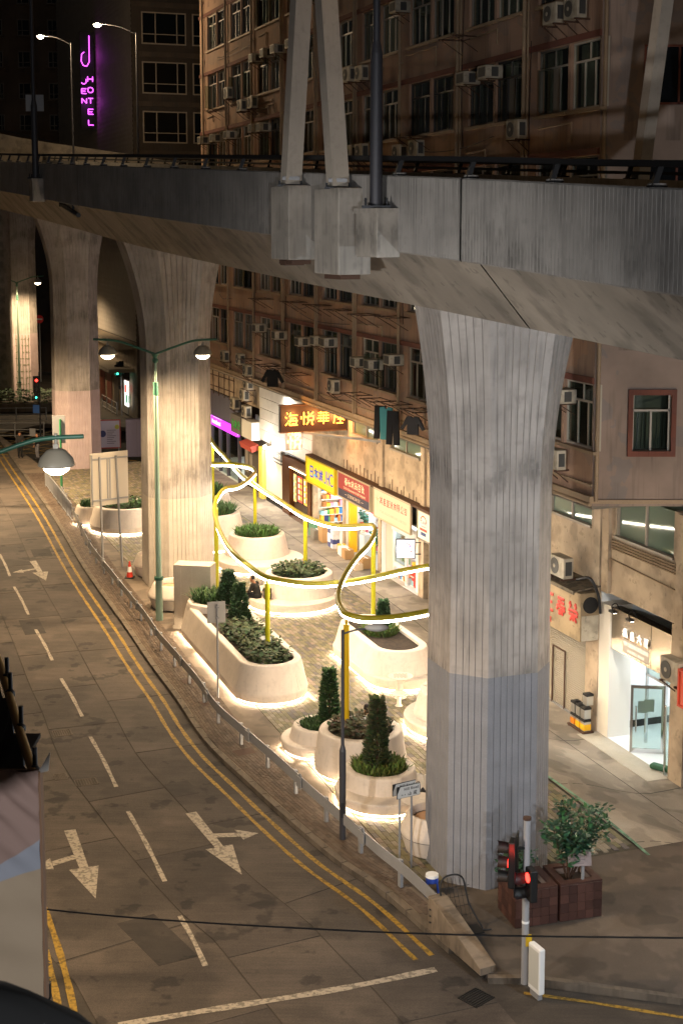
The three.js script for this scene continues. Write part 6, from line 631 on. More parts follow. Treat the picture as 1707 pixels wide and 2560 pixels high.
{ const g = thing('pedestrian_signal', 'glowing red walking figure signal right of the lamp-lit pier', 'signal', W(-36.5, 5.15, 1.2), 0.3); mesh('housing', rbox(0.5, 0.75, 0.25, 0.03), M.black, g, 0); mesh('signal_lens', [ball(0.07, 0, 0.18, 0.13, 1, 1, 0.3), box(0.12, 0.2, 0.02, 0, 0.03, 0.135), box(0.06, 0.2, 0.02, -0.05, -0.17, 0.135, 0, 0, -0.2), box(0.06, 0.2, 0.02, 0.05, -0.17, 0.135, 0, 0, 0.2)], glow([1, 0.05, 0.03], 10), g, 0); mesh('bracket', box(0.06, 0.06, 1.2, 0, 0, -0.6), M.black, g); }
// brick box planters with a shrub, at the foot of the nearest pier
{ const tileM = ['#4a3029', '#553830', '#412a25'].map((c) => textured(c, TEX.fine, 0.5, 0.002)), boxP = (label, X, D, w, d) => { const g = thing('brick_planter', label, 'planter', [X, 0, -D], 0.28, 'red brown tiled box planters'); mesh('core', [span(-w / 2 + 0.015, w / 2 - 0.015, 0, 0.84, d / 2 - 0.16, d / 2 - 0.015), span(-w / 2 + 0.015, w / 2 - 0.015, 0, 0.84, -d / 2 + 0.015, -d / 2 + 0.16), span(-w / 2 + 0.015, -w / 2 + 0.16, 0, 0.84, -d / 2 + 0.16, d / 2 - 0.16), span(w / 2 - 0.16, w / 2 - 0.015, 0, 0.84, -d / 2 + 0.16, d / 2 - 0.16)], mat('#86766c', 0.9), g); mesh('soil', span(-w / 2 + 0.15, w / 2 - 0.15, 0.6, 0.7, -d / 2 + 0.15, d / 2 - 0.15), M.soil, g); mesh('coping', [span(-w / 2, w / 2, 0.842, 0.89, d / 2 - 0.17, d / 2), span(-w / 2, w / 2, 0.842, 0.89, -d / 2, -d / 2 + 0.17), span(-w / 2, -w / 2 + 0.17, 0.842, 0.89, -d / 2 + 0.171, d / 2 - 0.171), span(w / 2 - 0.17, w / 2, 0.842, 0.89, -d / 2 + 0.171, d / 2 - 0.171)], tileM[0], g);
    const face = (len, put) => { const n = Math.round(len / 0.21), tg = new THREE.BoxGeometry(len / n - 0.008, 0.2, 0.02); for (let i = 0; i < n; i++) for (let j = 0; j < 4; j++) { const m = new THREE.Mesh(tg, tileM[Math.floor(R() * 3)]); m.name = 'tile'; m.castShadow = m.receiveShadow = true; put(m, -len / 2 + (i + 0.5) * len / n, 0.105 + j * 0.208); g.add(m); } }; face(w, (m, a, y) => m.position.set(a, y, d / 2 - 0.007)); face(d, (m, a, y) => { m.position.set(-w / 2 + 0.007, y, a); m.rotation.y = Math.PI / 2; }); face(d, (m, a, y) => { m.position.set(w / 2 - 0.007, y, a); m.rotation.y = Math.PI / 2; }); return g; };
  boxP('red brown tiled box planter nearer the pier', 4.22, 30.2, 1.02, 1.0); boxP('red brown tiled box planter on the right, with the shrub', 5.27, 30.5, 1.02, 1.0);
  const shrub = (label, X, D, y, h, w, n) => { const s = thing('shrub', label, 'shrub', [X, y, -D]), L = [], st = []; const tips = []; for (let i = 0; i < 16; i++) { const a = R() * 6.283, q = w * Math.sqrt(R()), t = [Math.cos(a) * q, h * rr(0.45, 1), Math.sin(a) * q * 0.8]; tips.push(t); st.push(bar([t[0] * 0.1, 0, t[2] * 0.1], [t[0] * 0.55, t[1] * 0.5, t[2] * 0.55], 0.014, 5), bar([t[0] * 0.55, t[1] * 0.5, t[2] * 0.55], t, 0.009, 5)); } mesh('stems', st, M.rust, s, 0); for (let i = 0; i < n; i++) { const t = tips[Math.floor(R() * tips.length)], p = [t[0] + rr(-1, 1) * 0.24, t[1] + rr(-0.3, 0.16), t[2] + rr(-1, 1) * 0.22], d = R() * 6.283, l = rr(0.09, 0.16); L.push({ a: p, b: [p[0] + Math.cos(d) * l, p[1] + rr(-0.07, 0.1), p[2] + Math.sin(d) * l], w: [Math.sin(d) * l * 0.27, rr(-0.02, 0.02), -Math.cos(d) * l * 0.27], c: mixc([0.018, 0.05, 0.03], [0.04, 0.10, 0.045]) }); } const m = new THREE.Mesh(leaves(L), leafMat(0.35)); m.name = 'foliage'; m.castShadow = true; s.add(m); }; shrub('glossy green shrub in the right box planter', 5.2, 30.6, 0.68, 1.75, 0.75, 1500); shrub('small sparse shrub in the left box planter', 3.95, 30.35, 0.68, 0.75, 0.35, 260);
  const p = thing('notice_plate', 'small weathered notice plate on a post in the right box planter', 'sign', [5.45, 0.68, -30.15], -0.1); mesh('post', cyl(0.04, 0.04, 0.62, 0, 0, 0, 10), M.galv, p); mesh('plate', box(0.52, 0.36, 0.02, -0.08, 0.72, 0.04, 0, -0.15, 0.08), canvasMat(128, 96, (c, w, h) => { c.fillStyle = '#8d7f7c'; c.fillRect(0, 0, w, h); c.fillStyle = '#6b5f5c'; for (let i = 0; i < 7; i++) c.fillRect(10 + (i * 13) % 30, 10 + i * 11, 70 - (i * 17) % 30, 4); }, 0.7), p, 0); }
{ const g = thing('folding_trolley', 'black wire trolley leaning on the pier beside the barrier', 'trolley', [2.62, 0, -29.75], 0.3); mesh('frame', [tube([[-0.32, 0.02, 0.35], [-0.42, 0.55, 0.1], [-0.42, 1.0, -0.05], [-0.3, 1.12, -0.1], [0, 1.14, -0.1], [0.12, 1.05, -0.08], [0.2, 0.55, 0.1], [0.42, 0.05, 0.4]], 0.02, 50), bar([-0.4, 0.05, 0.35], [0.6, 0.03, 0.45], 0.018)], M.black, g); const w = []; for (let i = 0; i < 6; i++) w.push(bar([-0.34 + i * 0.09, 1.1, -0.09], [-0.3 + i * 0.1, 0.25, 0.25], 0.006, 4)); for (let i = 0; i < 4; i++) w.push(bar([-0.4, 0.3 + i * 0.2, 0.2 - i * 0.07], [0.25, 0.34 + i * 0.19, 0.2 - i * 0.07], 0.006, 4)); mesh('wire', w, M.black, g); mesh('platform', [box(0.55, 0.03, 0.4, 0.1, 0.06, 0.4)], M.black, g);
  const s = thing('plastic_stool', 'blue plastic stool with a white lid behind the guardrail', 'stool', [2.12, 0, -31.25]); mesh('seat', cyl(0.16, 0.15, 0.06, 0, 0.42, 0, 20), M.white, s); for (const [x, z] of [[-1, -1], [1, -1], [1, 1], [-1, 1]]) mesh('leg', bar([x * 0.15, 0, z * 0.15], [x * 0.1, 0.42, z * 0.1], 0.028, 6), mat('#1f3f9c', 0.5), s); mesh('skirt', cyl(0.155, 0.14, 0.12, 0, 0.3, 0, 20), mat('#1f3f9c', 0.5), s); }

// ================================================================ PEOPLE
function fleshed(bones, res, k = 0.035) { // bones: [[a], ra, [b], rb]; one smooth skin round tapered capsules
  let lo = V(9, 9, 9), hi = V(-9, -9, -9); for (const [a, ra, b, rb] of bones) { lo.min(V(a[0] - ra, a[1] - ra, a[2] - ra)).min(V(b[0] - rb, b[1] - rb, b[2] - rb)); hi.max(V(a[0] + ra, a[1] + ra, a[2] + ra)).max(V(b[0] + rb, b[1] + rb, b[2] + rb)); }
  const c = lo.clone().add(hi).multiplyScalar(0.5), half = Math.max(hi.x - lo.x, hi.y - lo.y, hi.z - lo.z) / 2 * 1.08 + 0.02, mc = new MarchingCubes(res, M.skin, false, false, 60000), hs = res / 2; mc.isolation = 0; mc.reset();
  for (let z = 0; z < res; z++) for (let y = 0; y < res; y++) for (let x = 0; x < res; x++) { const px = c.x + (x - hs) / hs * half, py = c.y + (y - hs) / hs * half, pz = c.z + (z - hs) / hs * half; let d = 9; for (const [a, ra, b, rb] of bones) { const bx = b[0] - a[0], by = b[1] - a[1], bz = b[2] - a[2], ax = px - a[0], ay = py - a[1], az = pz - a[2], t = Math.max(0, Math.min(1, (ax * bx + ay * by + az * bz) / (bx * bx + by * by + bz * bz + 1e-9))), e = Math.hypot(ax - bx * t, ay - by * t, az - bz * t) - (ra + (rb - ra) * t), h = Math.max(0, k - Math.abs(d - e)) / k; d = Math.min(d, e) - h * h * k * 0.25; } mc.field[x + y * res + z * res * res] = -d; }
  mc.update(); const n = mc.count, g = new THREE.BufferGeometry(); g.setAttribute('position', new THREE.Float32BufferAttribute(mc.positionArray.slice(0, n * 3), 3)); g.scale(half, half, half).translate(c.x, c.y, c.z); g.computeVertexNormals(); return g;
}
const handBones = (w, dir, side) => { const o = [], q = (f, s, u) => [w[0] + dir[0] * f + side * s * dir[2] - 0, w[1] + dir[1] * f + u, w[2] + dir[2] * f - side * s * dir[0]]; o.push([q(0, 0, 0), 0.03, q(0.06, 0, -0.005), 0.034]); [[-0.03, 0.066], [-0.01, 0.078], [0.01, 0.072], [0.028, 0.056]].forEach(([s, l]) => { o.push([q(0.07, s, -0.005), 0.0095, q(0.07 + l * 0.55, s, -0.018), 0.009], [q(0.07 + l * 0.55, s, -0.018), 0.009, q(0.07 + l * 0.9, s, -0.042), 0.008]); }); o.push([q(0.02, 0.03, 0), 0.012, q(0.055, 0.055, -0.012), 0.01], [q(0.055, 0.055, -0.012), 0.01, q(0.085, 0.05, -0.026), 0.009]); return o; };
function person(label, at, yaw, J, wear, group) {
  const g = thing('person', label, 'person', at, yaw, group), hd = J.head, f = J.face ?? [0, -0.15, 1], n = V(...f).normalize(), up = V(0, 1, 0), H = (fw, u, s = 0) => [hd[0] + n.x * fw + s * n.z, hd[1] + u + n.y * fw, hd[2] + n.z * fw - s * n.x];
  const skin = [[J.neck, 0.055, hd, 0.06], [H(0, 0.035), 0.088, H(0.015, 0.0), 0.085], [H(0.02, -0.04), 0.068, H(0.045, -0.075), 0.048], [H(0.095, -0.005), 0.014, H(0.112, -0.022), 0.016], [H(0.0, -0.01, 0.09), 0.022, H(0, -0.035, 0.088), 0.014], [H(0.0, -0.01, -0.09), 0.022, H(0, -0.035, -0.088), 0.014], [J.hip, 0.13, J.chest, 0.13], [J.chest, 0.13, J.neck, 0.06]];
  const jacket = [[J.hip, 0.155, J.chest, 0.165], [J.chest, 0.165, [J.neck[0], J.neck[1] - 0.05, J.neck[2]], 0.085]], legs = [[[J.hip[0] - 0.09, J.hip[1], J.hip[2]], 0.125, [J.hip[0] + 0.09, J.hip[1], J.hip[2]], 0.125]], shoes = [];
  for (const s of [0, 1]) { const [sh, el, wr] = J.arms[s], [hp, kn, an, to] = J.legs[s]; skin.push([sh, 0.055, el, 0.042], [el, 0.042, wr, 0.03], [hp, 0.085, kn, 0.06], [kn, 0.06, an, 0.042]); jacket.push([sh, 0.08, el, 0.062], [el, 0.062, [wr[0] * 0.8 + el[0] * 0.2, wr[1] * 0.8 + el[1] * 0.2, wr[2] * 0.8 + el[2] * 0.2], 0.048], [J.chest, 0.13, sh, 0.085]); legs.push([hp, 0.11, kn, 0.082], [kn, 0.082, an, 0.06]); shoes.push([an, 0.05, to, 0.045], [to, 0.045, [to[0], to[1] - 0.01, to[2] + 0.03], 0.04]); const d = V(wr[0] - el[0], wr[1] - el[1], wr[2] - el[2]).normalize(); skin.push(...[]); J['hand' + s] = handBones(wr, [d.x, d.y, d.z], s ? 1 : -1); }
  const body = mergeGeometries([fleshed(skin, 64), fleshed(J.hand0, 44, 0.01), fleshed(J.hand1, 44, 0.01)]); const b = new THREE.Mesh(body, M.skin); b.name = 'body'; b.castShadow = true; g.add(b);
  const add = (name, bones, m, res = 52) => { const q = new THREE.Mesh(fleshed(bones, res), m); q.name = name; q.castShadow = true; g.add(q); }; add('jacket', jacket, wear.top); add('trousers', legs, wear.legs); add('shoes', shoes, wear.shoes ?? M.black, 48); add('hair', [[H(-0.02, 0.065), 0.082, H(-0.05, 0.02), 0.075], [H(0.04, 0.085), 0.05, H(-0.03, 0.09), 0.06], [H(-0.03, 0.0, 0.06), 0.045, H(-0.03, 0.0, -0.06), 0.045]], wear.hair ?? M.hair, 36); mesh('eyes', [ball(0.011, ...H(0.083, 0.008, 0.032)), ball(0.011, ...H(0.083, 0.008, -0.032)), box(0.04, 0.006, 0.01, ...H(0.088, -0.055))], M.hair, g, 0); if (wear.cap) add('cap', [[H(-0.01, 0.07), 0.092, H(-0.01, 0.06), 0.094], [H(0.08, 0.05), 0.035, H(0.12, 0.04), 0.03]], wear.cap, 36); return g;
}
const sitting = (lean, head, face, o = {}) => ({ hip: [0, 0.54, 0], chest: [0, 0.86, lean * 0.55], neck: [0, 1.06, lean * 0.95], head: [0, head, lean * 1.1 + 0.05], face, arms: [[[-0.19, 1.0, lean * 0.8], [-0.25, 0.76, lean + 0.06], [-0.08, 0.68, 0.34 + lean * 0.4]], [[0.19, 1.0, lean * 0.8], [0.25, 0.76, lean + 0.06], [0.08, 0.68, 0.34 + lean * 0.4]]], legs: [[[-0.1, 0.54, 0.02], [-0.13, 0.55, 0.44], [-0.15, 0.1, 0.42], [-0.16, 0.05, 0.56]], [[0.1, 0.54, 0.02], [0.12, 0.55, 0.46], [0.1, 0.1, 0.5], [0.1, 0.05, 0.64]]], ...o });
const standing = (o = {}) => ({ hip: [0, 0.95, 0], chest: [0, 1.28, 0], neck: [0, 1.5, 0], head: [0, 1.64, 0.02], face: [0, -0.3, 1], arms: [[[-0.19, 1.42, 0], [-0.25, 1.14, 0.02], [-0.22, 0.92, 0.12]], [[0.19, 1.42, 0], [0.26, 1.15, 0.02], [0.12, 1.14, 0.24]]], legs: [[[-0.09, 0.92, 0], [-0.1, 0.5, 0.03], [-0.1, 0.09, 0], [-0.11, 0.05, 0.14]], [[0.09, 0.92, 0], [0.1, 0.5, 0.05], [0.11, 0.09, -0.04], [0.12, 0.05, 0.1]]], ...o });
const dark1 = mat('#1b1916', 0.95), dark2 = mat('#0d0c0c', 0.95);
person('person in dark clothes sitting on a planter ledge with head bent down', [-3.42, 0, -56.15], -2.0, sitting(0.2, 1.22, [0, -0.55, 1]), { top: dark1, legs: dark2 });
{ const g = thing('backpack', 'black backpack standing beside the person in dark clothes', 'backpack', [-3.02, 0.45, -55.85], 0.5); mesh('pack', rbox(0.32, 0.5, 0.24, 0.09, 0, 0.25, 0), M.rubber, g); mesh('pocket', rbox(0.26, 0.24, 0.1, 0.04, 0, 0.18, 0.14), M.black, g); mesh('strap', [tube([[-0.1, 0.48, -0.1], [-0.14, 0.3, -0.2], [-0.12, 0.06, -0.12]], 0.02, 14, 6), tube([[0.1, 0.48, -0.1], [0.14, 0.3, -0.2], [0.12, 0.06, -0.12]], 0.02, 14, 6), tube([[-0.05, 0.5, 0], [0, 0.56, 0], [0.05, 0.5, 0]], 0.012, 10, 5)], M.black, g); }
person('person in a red and black jacket and cap sitting behind the tall front planter', [0.62, -0.02, -40.45], Math.PI - 0.7, sitting(0.16, 1.2, [0, -0.6, 1]), { top: mat('#4a1416', 0.9), legs: dark2, cap: mat('#1b1c22', 0.9) });
person('person in a white top sitting by the nearest pier', [2.32, -0.03, -36.1], 0.6, sitting(0.22, 1.22, [0, -0.5, 1]), { top: mat('#c9bfb2', 0.9), legs: mat('#2a2a2e', 0.9) });
{ const g = thing('shoulder_bag', 'small black bag beside the person in the white top', 'bag', [2.02, 0.41, -35.85], 0.4); mesh('pouch', rbox(0.26, 0.2, 0.14, 0.04, 0, 0.1, 0), M.black, g); mesh('strap', tube([[-0.1, 0.18, 0], [-0.05, 0.42, 0.02], [0.05, 0.45, 0], [0.1, 0.18, 0]], 0.008, 18, 5), M.black, g); }
person('person in dark clothes standing at the far kerb', [-21.9, 0, -94.4], 0.5, standing(), { top: mat('#22201f', 0.95), legs: dark2 }, 'people waiting at the far kerb'); person('person in black top and grey trousers looking down at the far kerb', [-20.6, 0, -93.9], -0.9, standing(), { top: dark2, legs: mat('#565458', 0.9) }, 'people waiting at the far kerb');
// ================================================================ BUILDINGS IN THE DISTANCE
const winPart = (parent, w, h, at, yaw, lit, m = M.frame) => { const g = new THREE.Group(); g.name = 'window'; g.position.set(...at); g.rotation.y = yaw; parent.add(g); mesh('frame', [span(-w / 2, w / 2, 0, 0.1, 0, 0.06), span(-w / 2, w / 2, h - 0.1, h, 0, 0.06), span(-w / 2, -w / 2 + 0.1, 0.1, h - 0.1, 0, 0.06), span(w / 2 - 0.1, w / 2, 0.1, h - 0.1, 0, 0.06), span(-w * 0.2, -w * 0.2 + 0.08, 0.1, h - 0.1, 0, 0.05), span(w * 0.28, w * 0.28 + 0.08, 0.1, h - 0.1, 0, 0.05), span(-w / 2 + 0.1, w / 2 - 0.1, h * 0.3, h * 0.3 + 0.07, 0, 0.04)], m, g, 0); part('pane', new THREE.BoxGeometry(w - 0.2, h - 0.2, 0.02), lit ?? PANE_DARK, g, [0, h / 2, 0.0]); return g; };
const PANE_DARK = mat('#0c1012', 0.08), LIT_WARM = glow([1, 0.7, 0.36], 0.5, 0x222222), LIT_COOL = glow([0.8, 0.95, 0.9], 0.35, 0x222222);
{ const g = onFacade('hotel_tower', 'dark hotel tower with ribbed pale cladding behind the flyover', 'building', -58, 0, 0); // local x runs towards the viewer, so the tower lies at negative x
  const n = 150, rib = grid(1, n * 2, (u, v) => { const k = v * n * 2, r = Math.round(k) % 2; return [-38 + 38 * u, 6.4 + 58 * v, 0.0 + r * 0.05]; }); mesh('ribbed_cladding', rib, textured('#8c857c', TEX.fine, 0.7, 0), g); mesh('body', [span(-38, -0.06, 0, 64.4, -16, -0.08), span(-38, 0, 64.4, 65, -16, 0.1)], textured('#4a433d', TEX.plaster), g); mesh('end_wall', [span(-0.055, 0, 0, 64.4, -16, 0.0)], textured('#453e38', TEX.plaster), g, 6);
  for (let f = 0; f < 12; f++) for (const [z, w] of [[-2.6, 3.6], [-6.6, 3.4], [-10.4, 3.4]]) winPart(g, w, 2.5, [0.01, 14.6 + f * 3.85, z], Math.PI / 2, null); for (let f = 0; f < 13; f++) mesh('storey_band', span(0.0, 0.12, 13.6 + f * 3.85, 14.0 + f * 3.85, -16, 0), textured('#50473f', TEX.plaster), g);
  mesh('louvre', span(-5.2, -0.6, 14.2, 17.0, 0.05, 0.12), mat('#2a2a2b', 0.6), g); mesh('canopy', [box(26, 0.5, 1.4, -14, 6.0, 0.6), box(16, 0.3, 2.2, -9, 4.0, 1.0)], textured('#6b5f4c', TEX.fine), g); mesh('shop_wall', [span(-38, 0, 0, 6.3, -0.05, 0.04)], textured('#847a6c', TEX.peeling), g);
  for (const [x, w, c] of [[-16.5, 2.4, '#5c2b1c'], [-13, 2.2, '#5c2b1c'], [-9.6, 2.0, '#3a3733'], [-6, 2.4, '#8a8a86'], [-20, 2.4, '#a07c3c'], [-24, 3, '#3c3b39']]) mesh('shop_door', span(x, x + w, 0.05, 2.7, 0.05, 0.1), mat(c, 0.5), g); for (const x of [-18, -14.5, -9, -5.5]) mesh('high_window', span(x, x + 2.6, 3.0, 3.8, 0.05, 0.09), PANE_DARK, g); mesh('poster_light_box', span(-3.4, -2.0, 0.9, 3.0, 0.3, 0.42), canvasMat(96, 128, (c, w, h) => { c.fillStyle = '#f2f0ea'; c.fillRect(0, 0, w, h); c.fillStyle = '#d04c3c'; c.fillRect(10, 20, 50, 40); c.fillStyle = '#3f7d5c'; c.fillRect(36, 70, 50, 40); }, 0.4, 1.6), g, 0); mesh('lit_doorway', span(-26.5, -25.6, 0.1, 5.0, 0.05, 0.12), glow([1, 0.72, 0.3], 0.7, 0x332211), g, 0); }
{ const g = thing('neon_hotel_sign', 'tall magenta neon letters on the side of the hotel tower', 'sign', W(-73.5, 24.6, 0.1), TURN + Math.PI / 2), q = []; mesh('back_plate', box(1.2, 8.4, 0.2, -0.75, 4.0, -0.1), M.black, g); mesh('bracket', [box(0.3, 0.1, 0.1, 0.0, 1, -0.1), box(0.3, 0.1, 0.1, 0, 7, -0.1)], M.darkSteel, g);
  const S = (pts, x, y, s) => { for (let i = 0; i + 1 < pts.length; i++) q.push(bar([x + pts[i][0] * s, y + pts[i][1] * s, 0.05], [x + pts[i + 1][0] * s, y + pts[i + 1][1] * s, 0.05], 0.038, 6)); }; S([[0.85, 3], [0.85, 0.5], [0.6, 0.05], [0.25, 0.1], [0.05, 0.5], [0.1, 1.2], [0.35, 1.4]], -1.3, 5.2, 0.9);
  const Z = { H: [[[0, 0], [0, 1]], [[1, 0], [1, 1]], [[0, 0.5], [1, 0.5]]], O: [[[0, 0.2], [0.3, 0], [0.7, 0], [1, 0.2], [1, 0.8], [0.7, 1], [0.3, 1], [0, 0.8], [0, 0.2]]], T: [[[0, 1], [1, 1]], [[0.5, 1], [0.5, 0]]], E: [[[1, 0], [0, 0], [0, 1], [1, 1]], [[0, 0.5], [0.8, 0.5]]], L: [[[0, 1], [0, 0], [1, 0]]], J: [[[1, 1], [1, 0.25], [0.7, 0], [0.2, 0], [0, 0.25]]], N: [[[0, 0], [0, 1], [1, 0], [1, 1]]] };
  [...'HOTEL'].forEach((c, i) => Z[c].forEach((p) => S(p, -0.72, 3.9 - i * 0.95, 0.44))); [...'JEN'].forEach((c, i) => Z[c].forEach((p) => S(p, -1.28, 3.7 - i * 0.85, 0.42))); mesh('neon_tubes', q, glow([0.85, 0.08, 1], 4), g, 0); for (const y of [2, 6]) lightAt('point', 'neon_light', [0.8, 0.1, 1], 1.2, W(-72.8, 24.6 + y, 0.9), { soft: 12 }); }
const tower = (label, X, D, w, d, h, hex, cols, floors, yaw, litAt = []) => { const g = thing('dark_tower', label, 'building', [X, 0, -D], yaw, 'dark towers in the left distance'); mesh('wall', [span(-w / 2, w / 2, 0, h, -d, 0)], textured(hex, TEX.plaster), g, 8); mesh('roof', span(-w / 2 - 0.1, w / 2 + 0.1, h, h + 0.4, -d, 0.1), textured(hex, TEX.plaster), g); for (let f = 0; f < floors; f++) for (let c = 0; c < cols; c++) { const k = litAt.find(([a, b]) => a === f && b === c); winPart(g, w / cols * 0.5, 1.7, [-w / 2 + (c + 0.5) * w / cols, 16 + f * 3.3, 0.01], 0, k ? (k[2] ? LIT_COOL : LIT_WARM) : null, M.frameDark); mesh('sill', span(-w / 2 + (c + 0.2) * w / cols, -w / 2 + (c + 0.8) * w / cols, 15.85 + f * 3.3, 15.95 + f * 3.3, 0, 0.35), textured(hex, TEX.plaster), g); } return g; };
tower('dark tower block with small windows left of the hotel', -33.5, 152, 9.5, 12, 66, '#4a4038', 3, 12, 0.05, [[9, 2, 1]]); tower('darkest tower block at the left edge', -44, 156, 9, 12, 70, '#2b2623', 3, 12, 0, [[1, 2, 1], [3, 2, 0]]); tower('dark narrow tower between the left block and the hotel', -27.4, 158, 3.6, 10, 66, '#3a332e', 1, 12, 0);
{ const g = thing('far_shop_building', 'low far building with lit shops beyond the bamboo-painted pier', 'building', [-36, 0, -172]); mesh('wall', span(-20, 22, 0, 16, -10, 0), textured('#5c5046', TEX.plaster), g, 8); for (let i = 0; i < 10; i++) mesh('lit_shop_window', span(-19 + i * 4, -16 + i * 4, 0.3, 3, 0.02, 0.1), i % 3 ? LIT_WARM : LIT_COOL, g, 0); mesh('sign_strip', [span(-19, 21, 3.4, 4.3, 0, 0.3)], mat('#5c2420', 0.6), g); mesh('sign_lamp', [span(14.6, 16.5, 6.2, 6.5, 0.1, 0.4), span(12, 14, 8.0, 8.2, 0.1, 0.4)], glow([0.8, 0.95, 1], 3, 0xffffff), g, 0); for (let f = 0; f < 3; f++) for (let i = 0; i < 8; i++) winPart(g, 2.2, 1.6, [-17 + i * 5, 6 + f * 3.3, 0.01], 0, (i + f) % 5 ? null : LIT_WARM); }
// far street things
{ const g = thing('hedge_bed', 'clipped hedge in a low walled bed before the bamboo-painted pier', 'hedge', [-28, 0, -120.5], 0.1); mesh('wall', [span(-9, 4.4, 0, 0.7, 2.0, 2.25), span(-9, 4.4, 0, 0.6, -0.5, 2.0)], M.kerb, g); const L = []; for (let i = 0; i < 2600; i++) { const p = [rr(-8.6, 4.2), rr(0.6, 1.75), rr(-0.3, 1.9)], l = rr(0.14, 0.3), d = R() * 6.283; L.push({ a: p, b: [p[0] + Math.cos(d) * l, p[1] + rr(-0.05, 0.15), p[2] + Math.sin(d) * l], w: [Math.sin(d) * l * 0.45, 0, -Math.cos(d) * l * 0.45], c: mixc(G1, G2) }); } const m = new THREE.Mesh(leaves(L), LEAF); m.name = 'foliage'; g.add(m); }
const railing = (label, a, b, n) => { const g = thing('street_railing', label, 'railing', [0, 0, 0], 0, 'railings along the far street'); for (let i = 0; i <= n; i++) mesh('post', cyl(0.05, 0.05, 1.1, a[0] + (b[0] - a[0]) * i / n, 0, -(a[1] + (b[1] - a[1]) * i / n), 8), M.galv, g); for (const y of [1.05, 0.55, 0.12]) mesh('rail', bar([a[0], y, -a[1]], [b[0], y, -b[1]], 0.03, 6), M.galv, g); return g; };
railing('street railing across the far left road', [-33, 103.5], [-22.3, 104], 5); railing('pale railing beside the green traffic light', WD(-68, 1.1), WD(-61.8, 1.0), 3); railing('second street railing behind the first at the far left', [-36, 112], [-24, 113], 5);
{ const g = thing('notice_board', 'red framed poster board left of the lamp-lit pier', 'notice board', [-15.9, 0, -95.2], 0.2); mesh('frame', [span(-0.75, 0.75, 0.5, 2.5, -0.06, 0)], mat('#a53a33', 0.6), g); print(1.34, 1.84, canvasMat(96, 128, (c, w, h) => { c.fillStyle = '#b8b2c4'; c.fillRect(0, 0, w, h); c.fillStyle = '#31386f'; c.beginPath(); c.arc(14, 62, 16, 0, 7); c.fill(); c.fillStyle = '#b5b13c'; c.beginPath(); c.arc(84, 30, 11, 0, 7); c.fill(); c.fillStyle = '#6e6a78'; for (let i = 0; i < 8; i++) c.fillRect(34, 44 + i * 9, 44 - (i % 3) * 8, 3); }, 0.6), g, [0, 1.5, 0.004]); mesh('post', [cyl(0.04, 0.04, 0.6, -0.6, 0, -0.03, 8), cyl(0.04, 0.04, 0.6, 0.6, 0, -0.03, 8)], M.galv, g);
  const b = (label, X, D, hex) => { const q = thing('recycling_bin', label, 'bin', [X, 0, -D], 0.1, 'green recycling bins'); mesh('body', rbox(0.95, 1.1, 0.8, 0.05, 0, 0.6, 0), mat(hex, 0.5), q); mesh('lid', rbox(1.0, 0.14, 0.86, 0.05, 0, 1.2, 0), mat('#2e4a30', 0.5), q); mesh('panel', box(0.8, 0.3, 0.01, 0, 0.35, 0.406), M.white, q); }; b('green recycling bin left of the red framed poster', -17.2, 95.6, '#1f5a48'); b('green recycling bin beside the pink based pier', -18.25, 95.9, '#245a4c'); const c = thing('street_cabinet', 'purple grey street cabinet beside the red framed poster', 'cabinet', [-14.1, 0, -95.0], 0.15); mesh('body', rbox(1.3, 2.6, 0.7, 0.03, 0, 1.3, 0), mat('#4d4759', 0.6), c); mesh('door_seam', box(0.01, 2.3, 0.01, 0.1, 1.3, 0.352), M.black, c); }
{ const g = thing('no_entry_sign', 'round red no entry sign beyond the pink based pier', 'sign', [-30.6, 0, -142]); mesh('post', cyl(0.05, 0.05, 6.2, 0, 0, 0, 8), M.galv, g); mesh('disc', new THREE.CylinderGeometry(0.42, 0.42, 0.03, 28).rotateX(Math.PI / 2).translate(0, 6.4, 0.05), mat('#c21f22', 0.4), g); mesh('bar', box(0.6, 0.13, 0.01, 0, 6.4, 0.072), M.white, g);
  const p = thing('green_sign_post', 'thin green post carrying a grey sign back behind the left lamp head', 'sign', [-16.2, 0, -80]); mesh('post', cyl(0.07, 0.06, 4.6, 0, 0, 0, 10), mat('#2c7a4a', 0.5), p); mesh('plate', [rbox(0.75, 1.6, 0.03, 0.02, -0.1, 4.0, -0.09)], M.signGrey, p); }
// slim lamps standing on the far parapet, seen against the towers
const armLamp = (label, X, D, y0, y1, reach) => { const g = thing('parapet_lamp', label, 'lamp post', [X, y0, -D], 0, 'star-bright lamps on the far parapet'); mesh('pole', cyl(0.08, 0.05, y1 - y0, 0, 0, 0, 10), M.lampPole, g); mesh('arm', tube([[0, y1 - y0 - 0.1, 0], [-reach * 0.5, y1 - y0 + 0.35, 0], [-reach, y1 - y0 + 0.5, 0]], 0.035, 14, 6), M.lampPole, g); mesh('lamp_head', rbox(0.7, 0.12, 0.25, 0.04, -reach - 0.2, y1 - y0 + 0.5, 0), M.lampPole, g); mesh('lamp_lens', ball(0.17, -reach - 0.25, y1 - y0 + 0.42, 0.05, 1.2, 0.7, 1), glow([1, 0.86, 0.6], 40, 0xffffff), g, 0); lightAt('point', 'lamp_lens_light', WARM2, 180, [X - reach - 0.25, y1 + 0.24, -D + 0.1], { soft: 8 }); };
armLamp('bright arm lamp on the far parapet, left one', -17.9, 95, 19, 27.7, 1.75); armLamp('bright arm lamp on the far parapet, right one by the hotel sign', -12.0, 84, 18, 26.9, 2.0);

